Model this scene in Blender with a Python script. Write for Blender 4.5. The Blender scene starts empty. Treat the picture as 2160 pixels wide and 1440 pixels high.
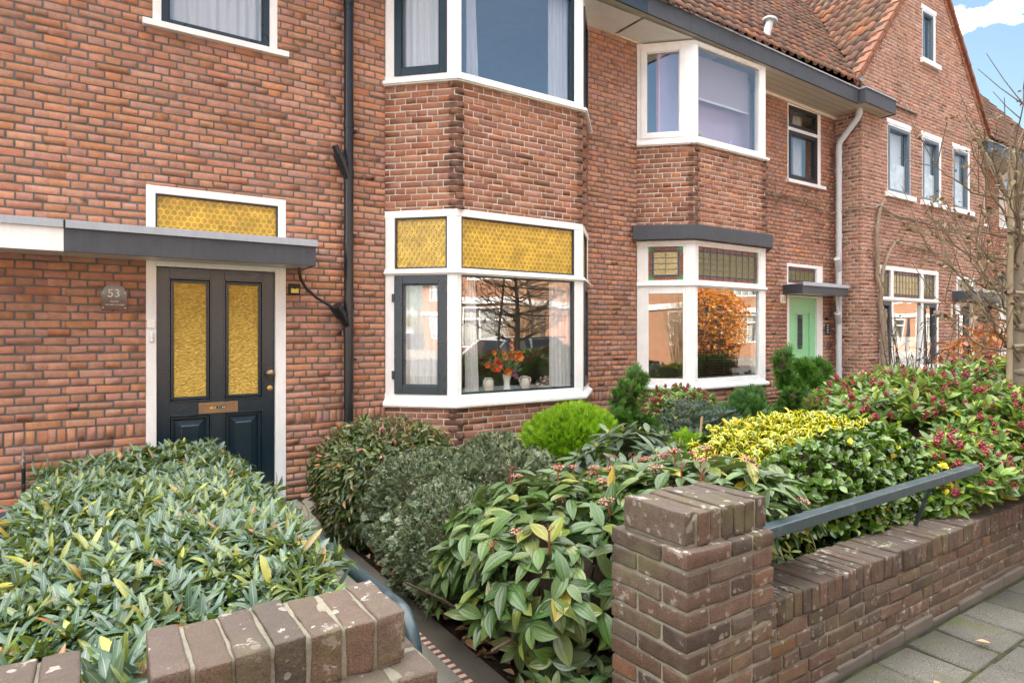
import bpy, math, random
import numpy as np
from mathutils import Vector, noise as mnoise

R = random.Random(11)
rng = np.random.default_rng(11)
S = bpy.context.scene
COL = S.collection
rad = math.radians

# ------------------------------------------------------------------ objects
def tag(o, label=None, cat=None, group=None, kind=None):
    if label: o['label'] = label
    if cat: o['category'] = cat
    if group: o['group'] = group
    if kind: o['kind'] = kind
    return o

def thing(name, label, cat, loc=(0, 0, 0), group=None):
    o = bpy.data.objects.new(name, None)
    o.empty_display_size = 0.1
    COL.objects.link(o)
    o.location = loc
    return tag(o, label, cat, group)

def offset(o):
    v = Vector((0, 0, 0))
    while o is not None:
        v += Vector(o.location)
        o = o.parent
    return v

def link_mesh(name, me, parent=None, mats=()):
    o = bpy.data.objects.new(name, me)
    for m in mats: me.materials.append(m)
    COL.objects.link(o)
    if parent is not None:
        o.parent = parent
    return o

def np_mesh(name, V, Q, mats, parent=None, mi=None, luv=None, smooth=False, T=None):
    """V (n,3) world coordinates, Q (m,4) quads, T (k,3) triangles -> one mesh object"""
    V = np.asarray(V, np.float32).reshape(-1, 3)
    Q = np.asarray(Q, np.int32).reshape(-1, 4)
    T = np.zeros((0, 3), np.int32) if T is None else np.asarray(T, np.int32).reshape(-1, 3)
    if parent is not None:
        V = V - np.array(offset(parent), np.float32)
    me = bpy.data.meshes.new(name)
    me.vertices.add(len(V)); me.vertices.foreach_set('co', V.ravel())
    nl = Q.size + T.size
    me.loops.add(nl)
    me.loops.foreach_set('vertex_index', np.concatenate([Q.ravel(), T.ravel()]).astype(np.int32))
    npoly = len(Q) + len(T)
    me.polygons.add(npoly)
    st = np.concatenate([np.arange(len(Q)) * 4, len(Q) * 4 + np.arange(len(T)) * 3]).astype(np.int32)
    me.polygons.foreach_set('loop_start', st)
    if mi is not None:
        me.polygons.foreach_set('material_index', np.asarray(mi, np.int32))
    if smooth:
        me.polygons.foreach_set('use_smooth', np.ones(npoly, bool))
    if luv is not None:
        a = me.attributes.new('luv', 'FLOAT_VECTOR', 'POINT')
        L = np.zeros((len(V), 3), np.float32); L[:, :luv.shape[1]] = luv
        a.data.foreach_set('vector', L.ravel())
    me.update(calc_edges=True)
    return link_mesh(name, me, parent, mats)

class MB:
    """collects shapes into ONE mesh"""
    def __init__(s): s.v = []; s.f = []; s.m = []
    def add(s, V, F, m=0):
        b = len(s.v); s.v += [tuple(p) for p in V]
        for f in F: s.f.append(tuple(i + b for i in f)); s.m.append(m)
        return s
    def box(s, x0, x1, y0, y1, z0, z1, m=0):
        return s.add([(x0,y0,z0),(x1,y0,z0),(x1,y1,z0),(x0,y1,z0),(x0,y0,z1),(x1,y0,z1),(x1,y1,z1),(x0,y1,z1)],
                     [(0,3,2,1),(4,5,6,7),(0,1,5,4),(1,2,6,5),(2,3,7,6),(3,0,4,7)], m)
    def fbox(s, F, u0, u1, v0, v1, w0, w1, m=0):
        P = [F.p(u, v, w) for v in (v0, v1) for (u, w) in ((u0, w1), (u1, w1), (u1, w0), (u0, w0))]
        return s.add(P, [(0,3,2,1),(4,5,6,7),(0,1,5,4),(1,2,6,5),(2,3,7,6),(3,0,4,7)], m)
    def fquad(s, F, u0, u1, v0, v1, w, m=0):
        return s.add([F.p(u0,v0,w),F.p(u1,v0,w),F.p(u1,v1,w),F.p(u0,v1,w)], [(0,1,2,3)], m)
    def prism(s, poly, z0, z1, m=0):
        n = len(poly)
        P = [(x, y, z0) for x, y in poly] + [(x, y, z1) for x, y in poly]
        return s.add(P, [tuple(range(n))[::-1], tuple(range(n, 2*n))] + [(i, (i+1) % n, n+(i+1) % n, n+i) for i in range(n)], m)
    def sweep(s, path, prof, m=0):
        """profile [(outward, z)] swept along a horizontal polyline, mitred"""
        n = len(path); k = len(prof); P = []
        for i, (x, y) in enumerate(path):
            ns = []
            for a, b in ((i-1, i), (i, i+1)):
                if a >= 0 and b < n:
                    dx, dy = path[b][0]-path[a][0], path[b][1]-path[a][1]; l = math.hypot(dx, dy)
                    ns.append((dy/l, -dx/l))
            if len(ns) == 2:
                bx, by = ns[0][0]+ns[1][0], ns[0][1]+ns[1][1]; l = math.hypot(bx, by); bx /= l; by /= l
                c = bx*ns[0][0]+by*ns[0][1]; bx /= c; by /= c
            else: bx, by = ns[0]
            P += [(x+bx*w, y+by*w, z) for w, z in prof]
        F = []
        for i in range(n-1):
            for j in range(k):
                a = i*k+j; b = i*k+(j+1) % k
                F.append((a, b, b+k, a+k))
        F.append(tuple(range(k))); F.append(tuple(range((n-1)*k, n*k))[::-1])
        return s.add(P, F, m)
    def tube(s, pts, r, n=8, m=0, caps=True):
        pts = [Vector(p) for p in pts]; k = len(pts)
        rs = r if isinstance(r, (list, tuple)) else [r]*k
        P = []; up = None
        for i, p in enumerate(pts):
            d = (pts[min(i+1, k-1)] - pts[max(i-1, 0)]).normalized()
            if up is None: up = Vector((0, 0, 1)) if abs(d.z) < .9 else Vector((1, 0, 0))
            x = d.cross(up).normalized(); up = x.cross(d).normalized()
            for j in range(n):
                a = 2*math.pi*j/n
                P.append(p + (x*math.cos(a) + up*math.sin(a))*rs[i])
        F = [(i*n+j, i*n+(j+1) % n, (i+1)*n+(j+1) % n, (i+1)*n+j) for i in range(k-1) for j in range(n)]
        if caps: F += [tuple(range(n))[::-1], tuple(range((k-1)*n, k*n))]
        return s.add(P, F, m)
    def lathe(s, c, prof, n=20, axis='z', m=0):
        P = []
        for r, h in prof:
            for j in range(n):
                a = 2*math.pi*j/n
                if axis == 'z': P.append((c[0]+r*math.cos(a), c[1]+r*math.sin(a), c[2]+h))
                else: P.append((c[0]+r*math.cos(a), c[1]-h, c[2]+r*math.sin(a)))
        k = len(prof)
        F = [(i*n+j, i*n+(j+1) % n, (i+1)*n+(j+1) % n, (i+1)*n+j) for i in range(k-1) for j in range(n)]
        F += [tuple(range(n))[::-1], tuple(range((k-1)*n, k*n))]
        return s.add(P, F, m)
    def ball(s, c, r, n=10, m=0, sq=(1, 1, 1)):
        P = []; F = []
        for i in range(n+1):
            t = math.pi*i/n
            for j in range(n):
                a = 2*math.pi*j/n
                P.append((c[0]+r*sq[0]*math.sin(t)*math.cos(a), c[1]+r*sq[1]*math.sin(t)*math.sin(a), c[2]+r*sq[2]*math.cos(t)))
        for i in range(n):
            for j in range(n): F.append((i*n+j, (i+1)*n+j, (i+1)*n+(j+1) % n, i*n+(j+1) % n))
        return s.add(P, F, m)
    def build(s, name, mats, parent=None, smooth=False, bevel=0, seg=2):
        me = bpy.data.meshes.new(name)
        o = offset(parent) if parent is not None else Vector((0, 0, 0))
        me.from_pydata([(p[0]-o.x, p[1]-o.y, p[2]-o.z) for p in s.v], [], s.f)
        me.polygons.foreach_set('material_index', s.m)
        if smooth: me.polygons.foreach_set('use_smooth', [True]*len(s.f))
        me.update()
        if not isinstance(mats, (list, tuple)): mats = [mats]
        ob = link_mesh(name, me, parent, mats)
        if bevel:
            b = ob.modifiers.new('bevel', 'BEVEL'); b.width = bevel; b.segments = seg; b.limit_method = 'ANGLE'
        if smooth:
            try:
                me.set_sharp_from_angle(angle=rad(40))
            except Exception: pass
        return ob

class Face:
    """a vertical wall plane: u along it, v = height, w outward"""
    def __init__(s, ox, oy, ux, uy):
        l = math.hypot(ux, uy); s.o = (ox, oy); s.u = (ux/l, uy/l); s.n = (s.u[1], -s.u[0])
    def p(s, u, v, w=0.0):
        return (s.o[0]+s.u[0]*u+s.n[0]*w, s.o[1]+s.u[1]*u+s.n[1]*w, v)

# ------------------------------------------------------------------ node helpers
class NT:
    def __init__(s, name):
        s.mat = bpy.data.materials.new(name); s.mat.use_nodes = True
        s.t = s.mat.node_tree; s.t.nodes.clear()
        s.out = s.n('ShaderNodeOutputMaterial')
    def n(s, typ, **kw):
        nd = s.t.nodes.new(typ)
        for k, v in kw.items():
            if k.startswith('i_'):
                key = k[2:]
                key = int(key) if key.isdigit() else key.replace('_', ' ')
                s.set(nd.inputs[key], v)
            else: setattr(nd, k, v)
        return nd
    def set(s, inp, v):
        if hasattr(v, 'is_output') or isinstance(v, bpy.types.NodeSocket): s.t.links.new(v, inp)
        elif isinstance(v, (tuple, list)) and len(v) == 3 and inp.type == 'RGBA': inp.default_value = (*v, 1)
        else: inp.default_value = v
    def math(s, op, a, b=0.0, c=0.0, clamp=False):
        nd = s.n('ShaderNodeMath', operation=op, use_clamp=clamp)
        s.set(nd.inputs[0], a); s.set(nd.inputs[1], b); s.set(nd.inputs[2], c)
        return nd.outputs[0]
    def mix(s, f, a, b, blend='MIX'):
        nd = s.n('ShaderNodeMix', data_type='RGBA', blend_type=blend)
        s.set(nd.inputs[0], f); s.set(nd.inputs[6], a); s.set(nd.inputs[7], b)
        return nd.outputs[2]
    def ramp(s, f, stops, interp='LINEAR'):
        nd = s.n('ShaderNodeValToRGB'); cr = nd.color_ramp; cr.interpolation = interp
        while len(cr.elements) < len(stops): cr.elements.new(0.5)
        for e, (p, c) in zip(cr.elements, stops):
            e.position = p; e.color = (*c, 1) if len(c) == 3 else c
        s.set(nd.inputs[0], f)
        return nd.outputs[0]
    def rampf(s, f, a, b):
        nd = s.n('ShaderNodeMapRange', clamp=True)
        s.set(nd.inputs[0], f); nd.inputs[1].default_value = a; nd.inputs[2].default_value = b
        return nd.outputs[0]
    def noise(s, co, scale, detail=3, rough=.55, dim='3D', w=0):
        nd = s.n('ShaderNodeTexNoise', noise_dimensions=dim)
        if co is not None: s.set(nd.inputs['Vector'], co)
        nd.inputs['Scale'].default_value = scale; nd.inputs['Detail'].default_value = detail
        nd.inputs['Roughness'].default_value = rough
        return nd.outputs['Fac']
    def obj(s): return s.n('ShaderNodeTexCoord').outputs['Object']
    def mapping(s, co, scale=(1,1,1), loc=(0,0,0), rot=(0,0,0)):
        nd = s.n('ShaderNodeMapping'); s.set(nd.inputs[0], co)
        nd.inputs['Scale'].default_value = scale; nd.inputs['Location'].default_value = loc; nd.inputs['Rotation'].default_value = rot
        return nd.outputs[0]
    def island(s): return s.n('ShaderNodeNewGeometry').outputs['Random Per Island']
    def bump(s, h, dist=.01, strength=1.0, normal=None):
        nd = s.n('ShaderNodeBump'); s.set(nd.inputs['Height'], h)
        nd.inputs['Distance'].default_value = dist; nd.inputs['Strength'].default_value = strength
        if normal is not None: s.set(nd.inputs['Normal'], normal)
        return nd.outputs[0]
    def principled(s, color, rough=.5, spec=.5, metal=0, normal=None, **kw):
        p = s.n('ShaderNodeBsdfPrincipled')
        s.set(p.inputs['Base Color'], color); s.set(p.inputs['Roughness'], rough)
        s.set(p.inputs['Specular IOR Level'], spec); s.set(p.inputs['Metallic'], metal)
        if normal is not None: s.set(p.inputs['Normal'], normal)
        for k, v in kw.items(): s.set(p.inputs[k.replace('_', ' ')], v)
        return p.outputs[0]
    def done(s, sh):
        s.t.links.new(sh, s.out.inputs[0]); return s.mat

def hsv_jit(n, col, rnd, dv=.25, dh=.02, ds=.1):
    h = n.n('ShaderNodeHueSaturation')
    n.set(h.inputs['Color'], col)
    n.set(h.inputs['Value'], n.math('MULTIPLY_ADD', rnd, dv*2, 1-dv))
    r2 = n.math('FRACT', n.math('MULTIPLY', rnd, 17.31))
    n.set(h.inputs['Hue'], n.math('MULTIPLY_ADD', r2, dh*2, .5-dh))
    r3 = n.math('FRACT', n.math('MULTIPLY', rnd, 41.77))
    n.set(h.inputs['Saturation'], n.math('MULTIPLY_ADD', r3, ds*2, 1-ds))
    return h.outputs[0]

MAT = {}
def paint(name, col, rough=.35, spec=.5, dirt=.08, bumpd=.0006, streak=0):
    n = NT(name); co = n.obj()
    a = n.noise(co, 7, 4, .6); b = n.noise(n.mapping(co, (30, 30, 2.5)), 1, 3, .6)
    f = n.math('MULTIPLY_ADD', a, dirt*2, 1-dirt)
    if streak: f = n.math('MULTIPLY', f, n.math('MULTIPLY_ADD', b, streak*2, 1-streak))
    c = n.mix(1.0, col, f, 'MULTIPLY')
    nr = n.bump(n.noise(co, 55, 3), bumpd*10, .25) if bumpd else None
    MAT[name] = n.done(n.principled(c, n.math('MULTIPLY_ADD', a, .15, rough-.07), spec, 0, nr))
    return MAT[name]

def brick_mat(name, stops, value=1.0, white=.55, bump=.003):
    n = NT(name); co = n.obj(); rnd = n.island()
    c = n.ramp(rnd, stops)
    r2 = n.math('FRACT', n.math('MULTIPLY', rnd, 23.7))
    c = hsv_jit(n, c, r2, .12, .006, .08)
    big = n.noise(co, .9, 3, .5)
    c = n.mix(1.0, c, n.math('MULTIPLY_ADD', big, .40, .82*value), 'MULTIPLY')
    med = n.noise(co, 22, 4, .65)
    c = n.mix(1.0, c, n.math('MULTIPLY_ADD', med, .9, .56), 'MULTIPLY')
    fine = n.noise(co, 190, 3, .7)
    c = n.mix(1.0, c, n.math('MULTIPLY_ADD', fine, .5, .75), 'MULTIPLY')
    # pale lime bloom and nicks
    e = n.noise(n.mapping(co, (1, 1, 1.6), (3, 1, 7)), 34, 4, .7)
    ef = n.math('MULTIPLY', n.rampf(e, .60, .76), white)
    c = n.mix(ef, c, (.52, .38, .31))
    sp = n.noise(co, 13, 5, .75)
    c = n.mix(n.math('MULTIPLY', n.rampf(sp, .74, .79), .55), c, (.62, .56, .50))
    # soot
    so = n.noise(n.mapping(co, (1, 1, .45), (9, 2, 4)), 1.7, 4, .6)
    c = n.mix(n.math('MULTIPLY', n.rampf(so, .52, .80), .34), c, (.10, .065, .05))
    ra = n.noise(n.mapping(co, (3.2, 3.2, .22), (1, 7, 3)), 1.0, 4, .6)
    c = n.mix(n.math('MULTIPLY', n.rampf(ra, .53, .74), .30), c, (.13, .085, .065))
    nr = n.bump(n.math('ADD', fine, n.math('MULTIPLY', med, .7)), bump, .8)
    MAT[name] = n.done(n.principled(c, .88, .25, 0, nr))

def mortar_mat(name, col, value=1):
    n = NT(name); co = n.obj()
    a = n.noise(co, 3.0, 4, .6); b = n.noise(co, 120, 3, .7)
    c = n.mix(1.0, col, n.math('MULTIPLY_ADD', a, 1.0, .5), 'MULTIPLY')
    c = n.mix(1.0, c, n.math('MULTIPLY_ADD', b, .7, .65), 'MULTIPLY')
    MAT[name] = n.done(n.principled(c, .95, .2, 0, n.bump(b, .004, .8)))

brick_mat('brick_red', [(0, (.32,.170,.116)), (.15, (.385,.195,.124)), (.40, (.455,.215,.122)), (.62, (.43,.212,.136)), (.80, (.385,.203,.148)), (.92, (.415,.220,.160)), (1, (.485,.228,.124))])
brick_mat('brick_brown', [(0, (.22,.100,.068)), (.25, (.275,.122,.076)), (.5, (.32,.140,.082)), (.75, (.28,.130,.086)), (1, (.37,.160,.086))], 1.0, .4)
brick_mat('brick_pale', [(0, (.25,.138,.10)), (.25, (.31,.162,.114)), (.5, (.36,.185,.125)), (.75, (.29,.155,.116)), (1, (.40,.192,.12))], 1.0, .35)
mortar_mat('mortar_dark', (.140, .130, .120))
mortar_mat('mortar_light', (.54, .49, .42))
mortar_mat('mortar_gable', (.52, .43, .36))
mortar_mat('mortar_wall', (.19, .175, .135))
mortar_mat('concrete', (.23, .21, .18))

def garden_brick(name):
    n = NT(name); co = n.obj(); rnd = n.island(); g = n.n('ShaderNodeNewGeometry')
    c = n.ramp(rnd, [(0, (.062,.045,.034)), (.3, (.092,.062,.046)), (.55, (.112,.070,.050)), (.8, (.084,.063,.045)), (1, (.135,.076,.048))])
    c = hsv_jit(n, c, n.math('FRACT', n.math('MULTIPLY', rnd, 31.3)), .18, .01, .15)
    med = n.noise(co, 26, 4, .65); fine = n.noise(co, 260, 3, .7)
    c = n.mix(1.0, c, n.math('MULTIPLY_ADD', med, 1.0, .5), 'MULTIPLY')
    c = n.mix(1.0, c, n.ramp(fine, [(.25, (.45,.45,.45)), (.5, (1,1,1)), (.75, (1.7,1.6,1.5))]), 'MULTIPLY')
    nz = n.n('ShaderNodeSeparateXYZ'); n.set(nz.inputs[0], g.outputs['Normal'])
    upf = n.rampf(nz.outputs[2], .2, .9)
    c = n.mix(n.math('MULTIPLY', upf, .45), c, (.115, .098, .086))
    # algae
    al = n.noise(co, 5, 4, .6)
    c = n.mix(n.math('MULTIPLY', n.rampf(al, .54, .72), .5), c, (.12, .115, .045))
    # orange scuffs where the skin has chipped
    ch = n.noise(n.mapping(co, (1,1,1), (4, 4, 1)), 19, 3, .5)
    c = n.mix(n.math('MULTIPLY', n.rampf(ch, .75, .78), .7), c, (.38, .15, .07))
    # lichen: round spots and crusts
    wob = n.n('ShaderNodeVectorMath', operation='ADD')
    nv = n.n('ShaderNodeTexNoise'); nv.inputs['Scale'].default_value = 60; n.set(nv.inputs['Vector'], co)
    sc = n.n('ShaderNodeVectorMath', operation='SCALE'); n.set(sc.inputs[0], nv.outputs['Color']); sc.inputs['Scale'].default_value = .012
    n.set(wob.inputs[0], co); n.set(wob.inputs[1], sc.outputs[0])
    vo = n.n('ShaderNodeTexVoronoi'); vo.inputs['Scale'].default_value = 34; n.set(vo.inputs['Vector'], wob.outputs[0])
    rr = n.n('ShaderNodeSeparateColor'); n.set(rr.inputs[0], vo.outputs['Color'])
    rsz = n.math('MULTIPLY', n.rampf(rr.outputs[0], .68, 1.0), .46)
    spot = n.math('LESS_THAN', vo.outputs['Distance'], rsz)
    dens = n.rampf(n.noise(co, 3.2, 3, .5), .40, .54)
    spot = n.math('MULTIPLY', spot, n.math('MULTIPLY', dens, n.math('MULTIPLY_ADD', upf, .5, .5)))
    crust = n.math('MULTIPLY', n.rampf(n.noise(wob.outputs[0], 13, 5, .68), .610, .632), n.math('MULTIPLY_ADD', upf, .50, .45))
    li = n.math('MAXIMUM', spot, crust)
    c = n.mix(n.math('MULTIPLY', li, .9), c, n.ramp(n.noise(co, 30, 3), [(.3, (.22,.185,.155)), (.5, (.32,.29,.255)), (.7, (.48,.48,.46))]))
    nr = n.bump(n.math('ADD', n.math('MULTIPLY', fine, .5), med), .009, .9)
    MAT[name] = n.done(n.principled(c, .85, .3, 0, nr))
garden_brick('garden_brick')
brick_mat('brick_dark', [(0, (.105,.060,.045)), (.5, (.15,.078,.054)), (1, (.20,.095,.06))], 1.0, .3)

paint('white', (.80, .80, .785), .38, .5, .13, .0005, .09)
paint('cream', (.74, .68, .55), .5, .4, .08)
paint('navy', (.011, .024, .034), .22, .5, .1, .0006)
paint('frame_blue', (.022, .034, .045), .28, .5, .1, .0005)
paint('fascia_grey', (.052, .056, .066), .55, .4, .25, .001, .25)
paint('fascia_blue', (.018, .030, .048), .4, .5, .12, .001, .1)
paint('zinc', (.34, .37, .41), .45, .5, .15, .001, .15)
paint('pipe_black', (.010, .013, .016), .3, .5, .15)
paint('pipe_grey', (.50, .51, .52), .5, .4, .12, .001, .12)
paint('door_green', (.27, .62, .33), .4, .5, .05)
paint('rail_blue', (.022, .040, .050), .32, .5, .3, .001)
paint('brass', (.30, .21, .13), .35, .5, .2); 
paint('black', (.01, .01, .011), .35, .5, .1)
paint('slate', (.045, .050, .062), .6, .4, .2)
paint('room', (.36, .33, .30), .9, .2, .05)
paint('lilac', (.55, .45, .62), .9, .2, .05)
paint('floorwood', (.12, .07, .04), .6, .3, .1)
paint('chrome', (.5, .5, .5), .25, .5, .1)
for nm in ('brass', 'chrome'):
    for nd in MAT[nm].node_tree.nodes:
        if nd.type == 'BSDF_PRINCIPLED': nd.inputs['Metallic'].default_value = .9

def rust_rail():
    n = NT('rail_paint'); co = n.obj()
    r = n.rampf(n.noise(co, 9, 5, .7), .66, .74)
    c = n.mix(n.math('MULTIPLY', r, .6), (.030, .050, .060), (.17, .075, .035))
    c = n.mix(n.math('MULTIPLY', n.rampf(n.noise(n.mapping(co, (1,1,1), (5,0,0)), 14, 4, .6), .55, .7), .3), c, (.16, .18, .19))
    MAT['rail_paint'] = n.done(n.principled(c, n.math('MULTIPLY_ADD', r, .4, .33), .5, 0, n.bump(n.noise(co, 60, 3), .002, .4)))
rust_rail()

def soffit():
    n = NT('soffit'); co = n.obj()
    sp = n.n('ShaderNodeSeparateXYZ'); n.set(sp.inputs[0], co)
    fy = n.math('FRACT', n.math('MULTIPLY', sp.outputs[1], 9.0))
    g = n.math('LESS_THAN', fy, .06)
    c = n.mix(g, (.62, .57, .47), (.16, .14, .11))
    c = n.mix(n.math('MULTIPLY', n.rampf(n.noise(n.mapping(co, (1, 6, 1)), 3, 4, .6), .45, .75), .35), c, (.40, .34, .26))
    MAT['soffit'] = n.done(n.principled(c, .6, .35, 0, n.bump(n.math('SUBTRACT', 1.0, g), .004, .6)))
soffit()

# glass --------------------------------------------------------------
def pane_mat(name, ior=.15, tint=(.92, .95, .95), wav=.0016):
    n = NT(name); co = n.obj()
    nr = n.bump(n.noise(co, 1.1, 1, .4), wav*10, .30)
    lw = n.n('ShaderNodeLayerWeight'); lw.inputs['Blend'].default_value = .5; n.set(lw.inputs['Normal'], nr)
    fr = n.math('MULTIPLY_ADD', n.math('POWER', lw.outputs['Facing'], 4.0), .8, ior, True)      # Schlick, the same from both sides
    gl = n.n('ShaderNodeBsdfGlossy'); gl.inputs['Roughness'].default_value = .0; n.set(gl.inputs['Normal'], nr)
    gl.inputs['Color'].default_value = (1, 1, 1, 1)
    tr = n.n('ShaderNodeBsdfTransparent'); tr.inputs['Color'].default_value = (*tint, 1)
    mx = n.n('ShaderNodeMixShader'); n.set(mx.inputs[0], fr); n.set(mx.inputs[1], tr.outputs[0]); n.set(mx.inputs[2], gl.outputs[0])
    MAT[name] = n.done(mx.outputs[0])
pane_mat('pane', .22, (.95, .96, .95))
pane_mat('pane_up', .36, (.95, .96, .96))
pane_mat('pane_far', .10, (.90, .95, .97))

def amber_hammered():
    n = NT('amber_hammered'); co = n.obj()
    h = n.noise(n.mapping(co, (42, 42, 105)), 1, 2, .5)
    h2 = n.noise(n.mapping(co, (150, 150, 220)), 1, 1, .5)
    nr = n.bump(n.math('ADD', h, n.math('MULTIPLY', h2, .5)), .012, 1.0)
    c = n.mix(n.rampf(h, .36, .66), (.46, .28, .035), (.86, .60, .115))
    MAT['amber_hammered'] = n.done(n.principled(c, .20, .8, .35, nr))
amber_hammered()

def amber_roundel():
    n = NT('amber_roundel'); at = n.n('ShaderNodeAttribute', attribute_name='luv')
    sp = n.n('ShaderNodeSeparateXYZ'); n.set(sp.inputs[0], at.outputs['Vector'])
    u, v = sp.outputs[0], sp.outputs[1]     # in units of roundel pitch
    def lat(ou, ov):
        fu = n.math('SUBTRACT', n.math('FRACT', n.math('ADD', u, ou)), .5)
        fv = n.math('MULTIPLY', n.math('SUBTRACT', n.math('FRACT', n.math('ADD', n.math('DIVIDE', v, 1.732), ov)), .5), 1.732)
        return n.math('SQRT', n.math('ADD', n.math('MULTIPLY', fu, fu), n.math('MULTIPLY', fv, fv)))
    d = n.math('MINIMUM', lat(0, 0), lat(.5, .5))
    ring = n.math('SUBTRACT', 1.0, n.rampf(n.math('ABSOLUTE', n.math('SUBTRACT', d, .43)), .02, .10))
    dome = n.math('MULTIPLY', n.math('SUBTRACT', .40, n.math('MINIMUM', d, .40)), .9)
    # straight moulded lines between the roundels
    def line(a, b):
        f = n.math('FRACT', n.math('ADD', n.math('MULTIPLY', u, a), n.math('MULTIPLY', v, b)))
        return n.math('SUBTRACT', 1.0, n.rampf(n.math('ABSOLUTE', n.math('SUBTRACT', f, .5)), .02, .09))
    ln = n.math('MAXIMUM', line(0, 1/.866), n.math('MAXIMUM', line(1, .57735), line(1, -.57735)))
    inn = n.rampf(d, .30, .46)
    c = n.mix(inn, (.40, .225, .022), (.57, .395, .042))
    c = n.mix(n.math('MULTIPLY', ring, .45), c, (.24, .12, .015))
    c = n.mix(n.math('MULTIPLY', n.math('MULTIPLY', ln, inn), .8), c, (.74, .53, .07))
    c = n.mix(n.math('MULTIPLY', n.rampf(n.math('SUBTRACT', .1, d), 0, .1), .4), c, (.70, .48, .10))
    c = n.mix(1.0, c, n.math('MULTIPLY_ADD', n.noise(n.obj(), 3.5, 3, .6), 1.1, .45), 'MULTIPLY')
    cell = n.n('ShaderNodeTexWhiteNoise', noise_dimensions='2D'); fl = n.n('ShaderNodeVectorMath', operation='FLOOR'); n.set(fl.inputs[0], at.outputs['Vector']); n.set(cell.inputs['Vector'], fl.outputs[0])
    c = n.mix(1.0, c, n.math('MULTIPLY_ADD', cell.outputs['Value'], .4, .8), 'MULTIPLY')
    hgt = n.math('ADD', dome, n.math('ADD', n.math('MULTIPLY', ring, .12), n.math('MULTIPLY', n.math('MULTIPLY', ln, inn), .15)))
    MAT['amber_roundel'] = n.done(n.principled(c, .14, .6, .05, n.bump(hgt, .02, .30)))
amber_roundel()

def cathedral(name, col, rough=.2, sc=70):
    n = NT(name); co = n.obj()
    h = n.noise(co, sc, 2, .5)
    c = n.mix(1.0, col, n.math('MULTIPLY_ADD', h, .8, .6), 'MULTIPLY')
    MAT[name] = n.done(n.principled(c, rough, .7, .15, n.bump(h, .012, .8)))
cathedral('glass_straw', (.42, .33, .13)); cathedral('glass_olive', (.17, .145, .045)); cathedral('glass_red', (.22, .06, .02))
cathedral('glass_green', (.08, .32, .05)); cathedral('glass_violet', (.035, .02, .05)); cathedral('frost', (.78, .80, .80), .55, 12)
paint('lead', (.10, .105, .115), .5, .5, .1)

def cloth(name, col, transl=.35, transp=.12):
    n = NT(name)
    d = n.n('ShaderNodeBsdfDiffuse'); d.inputs[0].default_value = (*col, 1)
    t = n.n('ShaderNodeBsdfTranslucent'); t.inputs[0].default_value = (*col, 1)
    m = n.n('ShaderNodeMixShader'); m.inputs[0].default_value = transl; n.set(m.inputs[1], d.outputs[0]); n.set(m.inputs[2], t.outputs[0])
    tr = n.n('ShaderNodeBsdfTransparent')
    m2 = n.n('ShaderNodeMixShader'); m2.inputs[0].default_value = transp; n.set(m2.inputs[1], m.outputs[0]); n.set(m2.inputs[2], tr.outputs[0])
    MAT[name] = n.done(m2.outputs[0])
cloth('voile', (.88, .88, .91), .15, .04)
cloth('blind_white', (.72, .66, .72), .5, .0)

def tile_mat():
    n = NT('roof_tile'); co = n.obj(); rnd = n.island()
    c = n.ramp(rnd, [(0, (.085,.052,.040)), (.3, (.14,.072,.050)), (.55, (.18,.083,.053)), (.8, (.12,.068,.052)), (.93, (.23,.098,.055)), (1, (.31,.115,.055))])
    c = n.mix(1.0, c, n.math('MULTIPLY_ADD', n.noise(co, 9, 4, .65), 1.0, .5), 'MULTIPLY')
    c = n.mix(n.math('MULTIPLY', n.rampf(n.noise(co, 2.2, 4, .6), .46, .68), .5), c, (.13, .105, .065))
    c = n.mix(n.math('MULTIPLY', n.rampf(n.noise(co, 26, 3, .6), .66, .74), .35), c, (.33, .30, .22))
    MAT['roof_tile'] = n.done(n.principled(c, .8, .3, 0, n.bump(n.noise(co, 60, 3), .004, .5)))
    n = NT('verge_tile'); co = n.obj(); rnd = n.island()
    c = n.ramp(rnd, [(0, (.18,.085,.05)), (.5, (.25,.10,.054)), (1, (.15,.08,.05))])
    c = n.mix(1.0, c, n.math('MULTIPLY_ADD', n.noise(co, 9, 4, .65), 1.0, .5), 'MULTIPLY')
    MAT['verge_tile'] = n.done(n.principled(c, .8, .3, 0, n.bump(n.noise(co, 60, 3), .004, .5)))
tile_mat()

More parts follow.
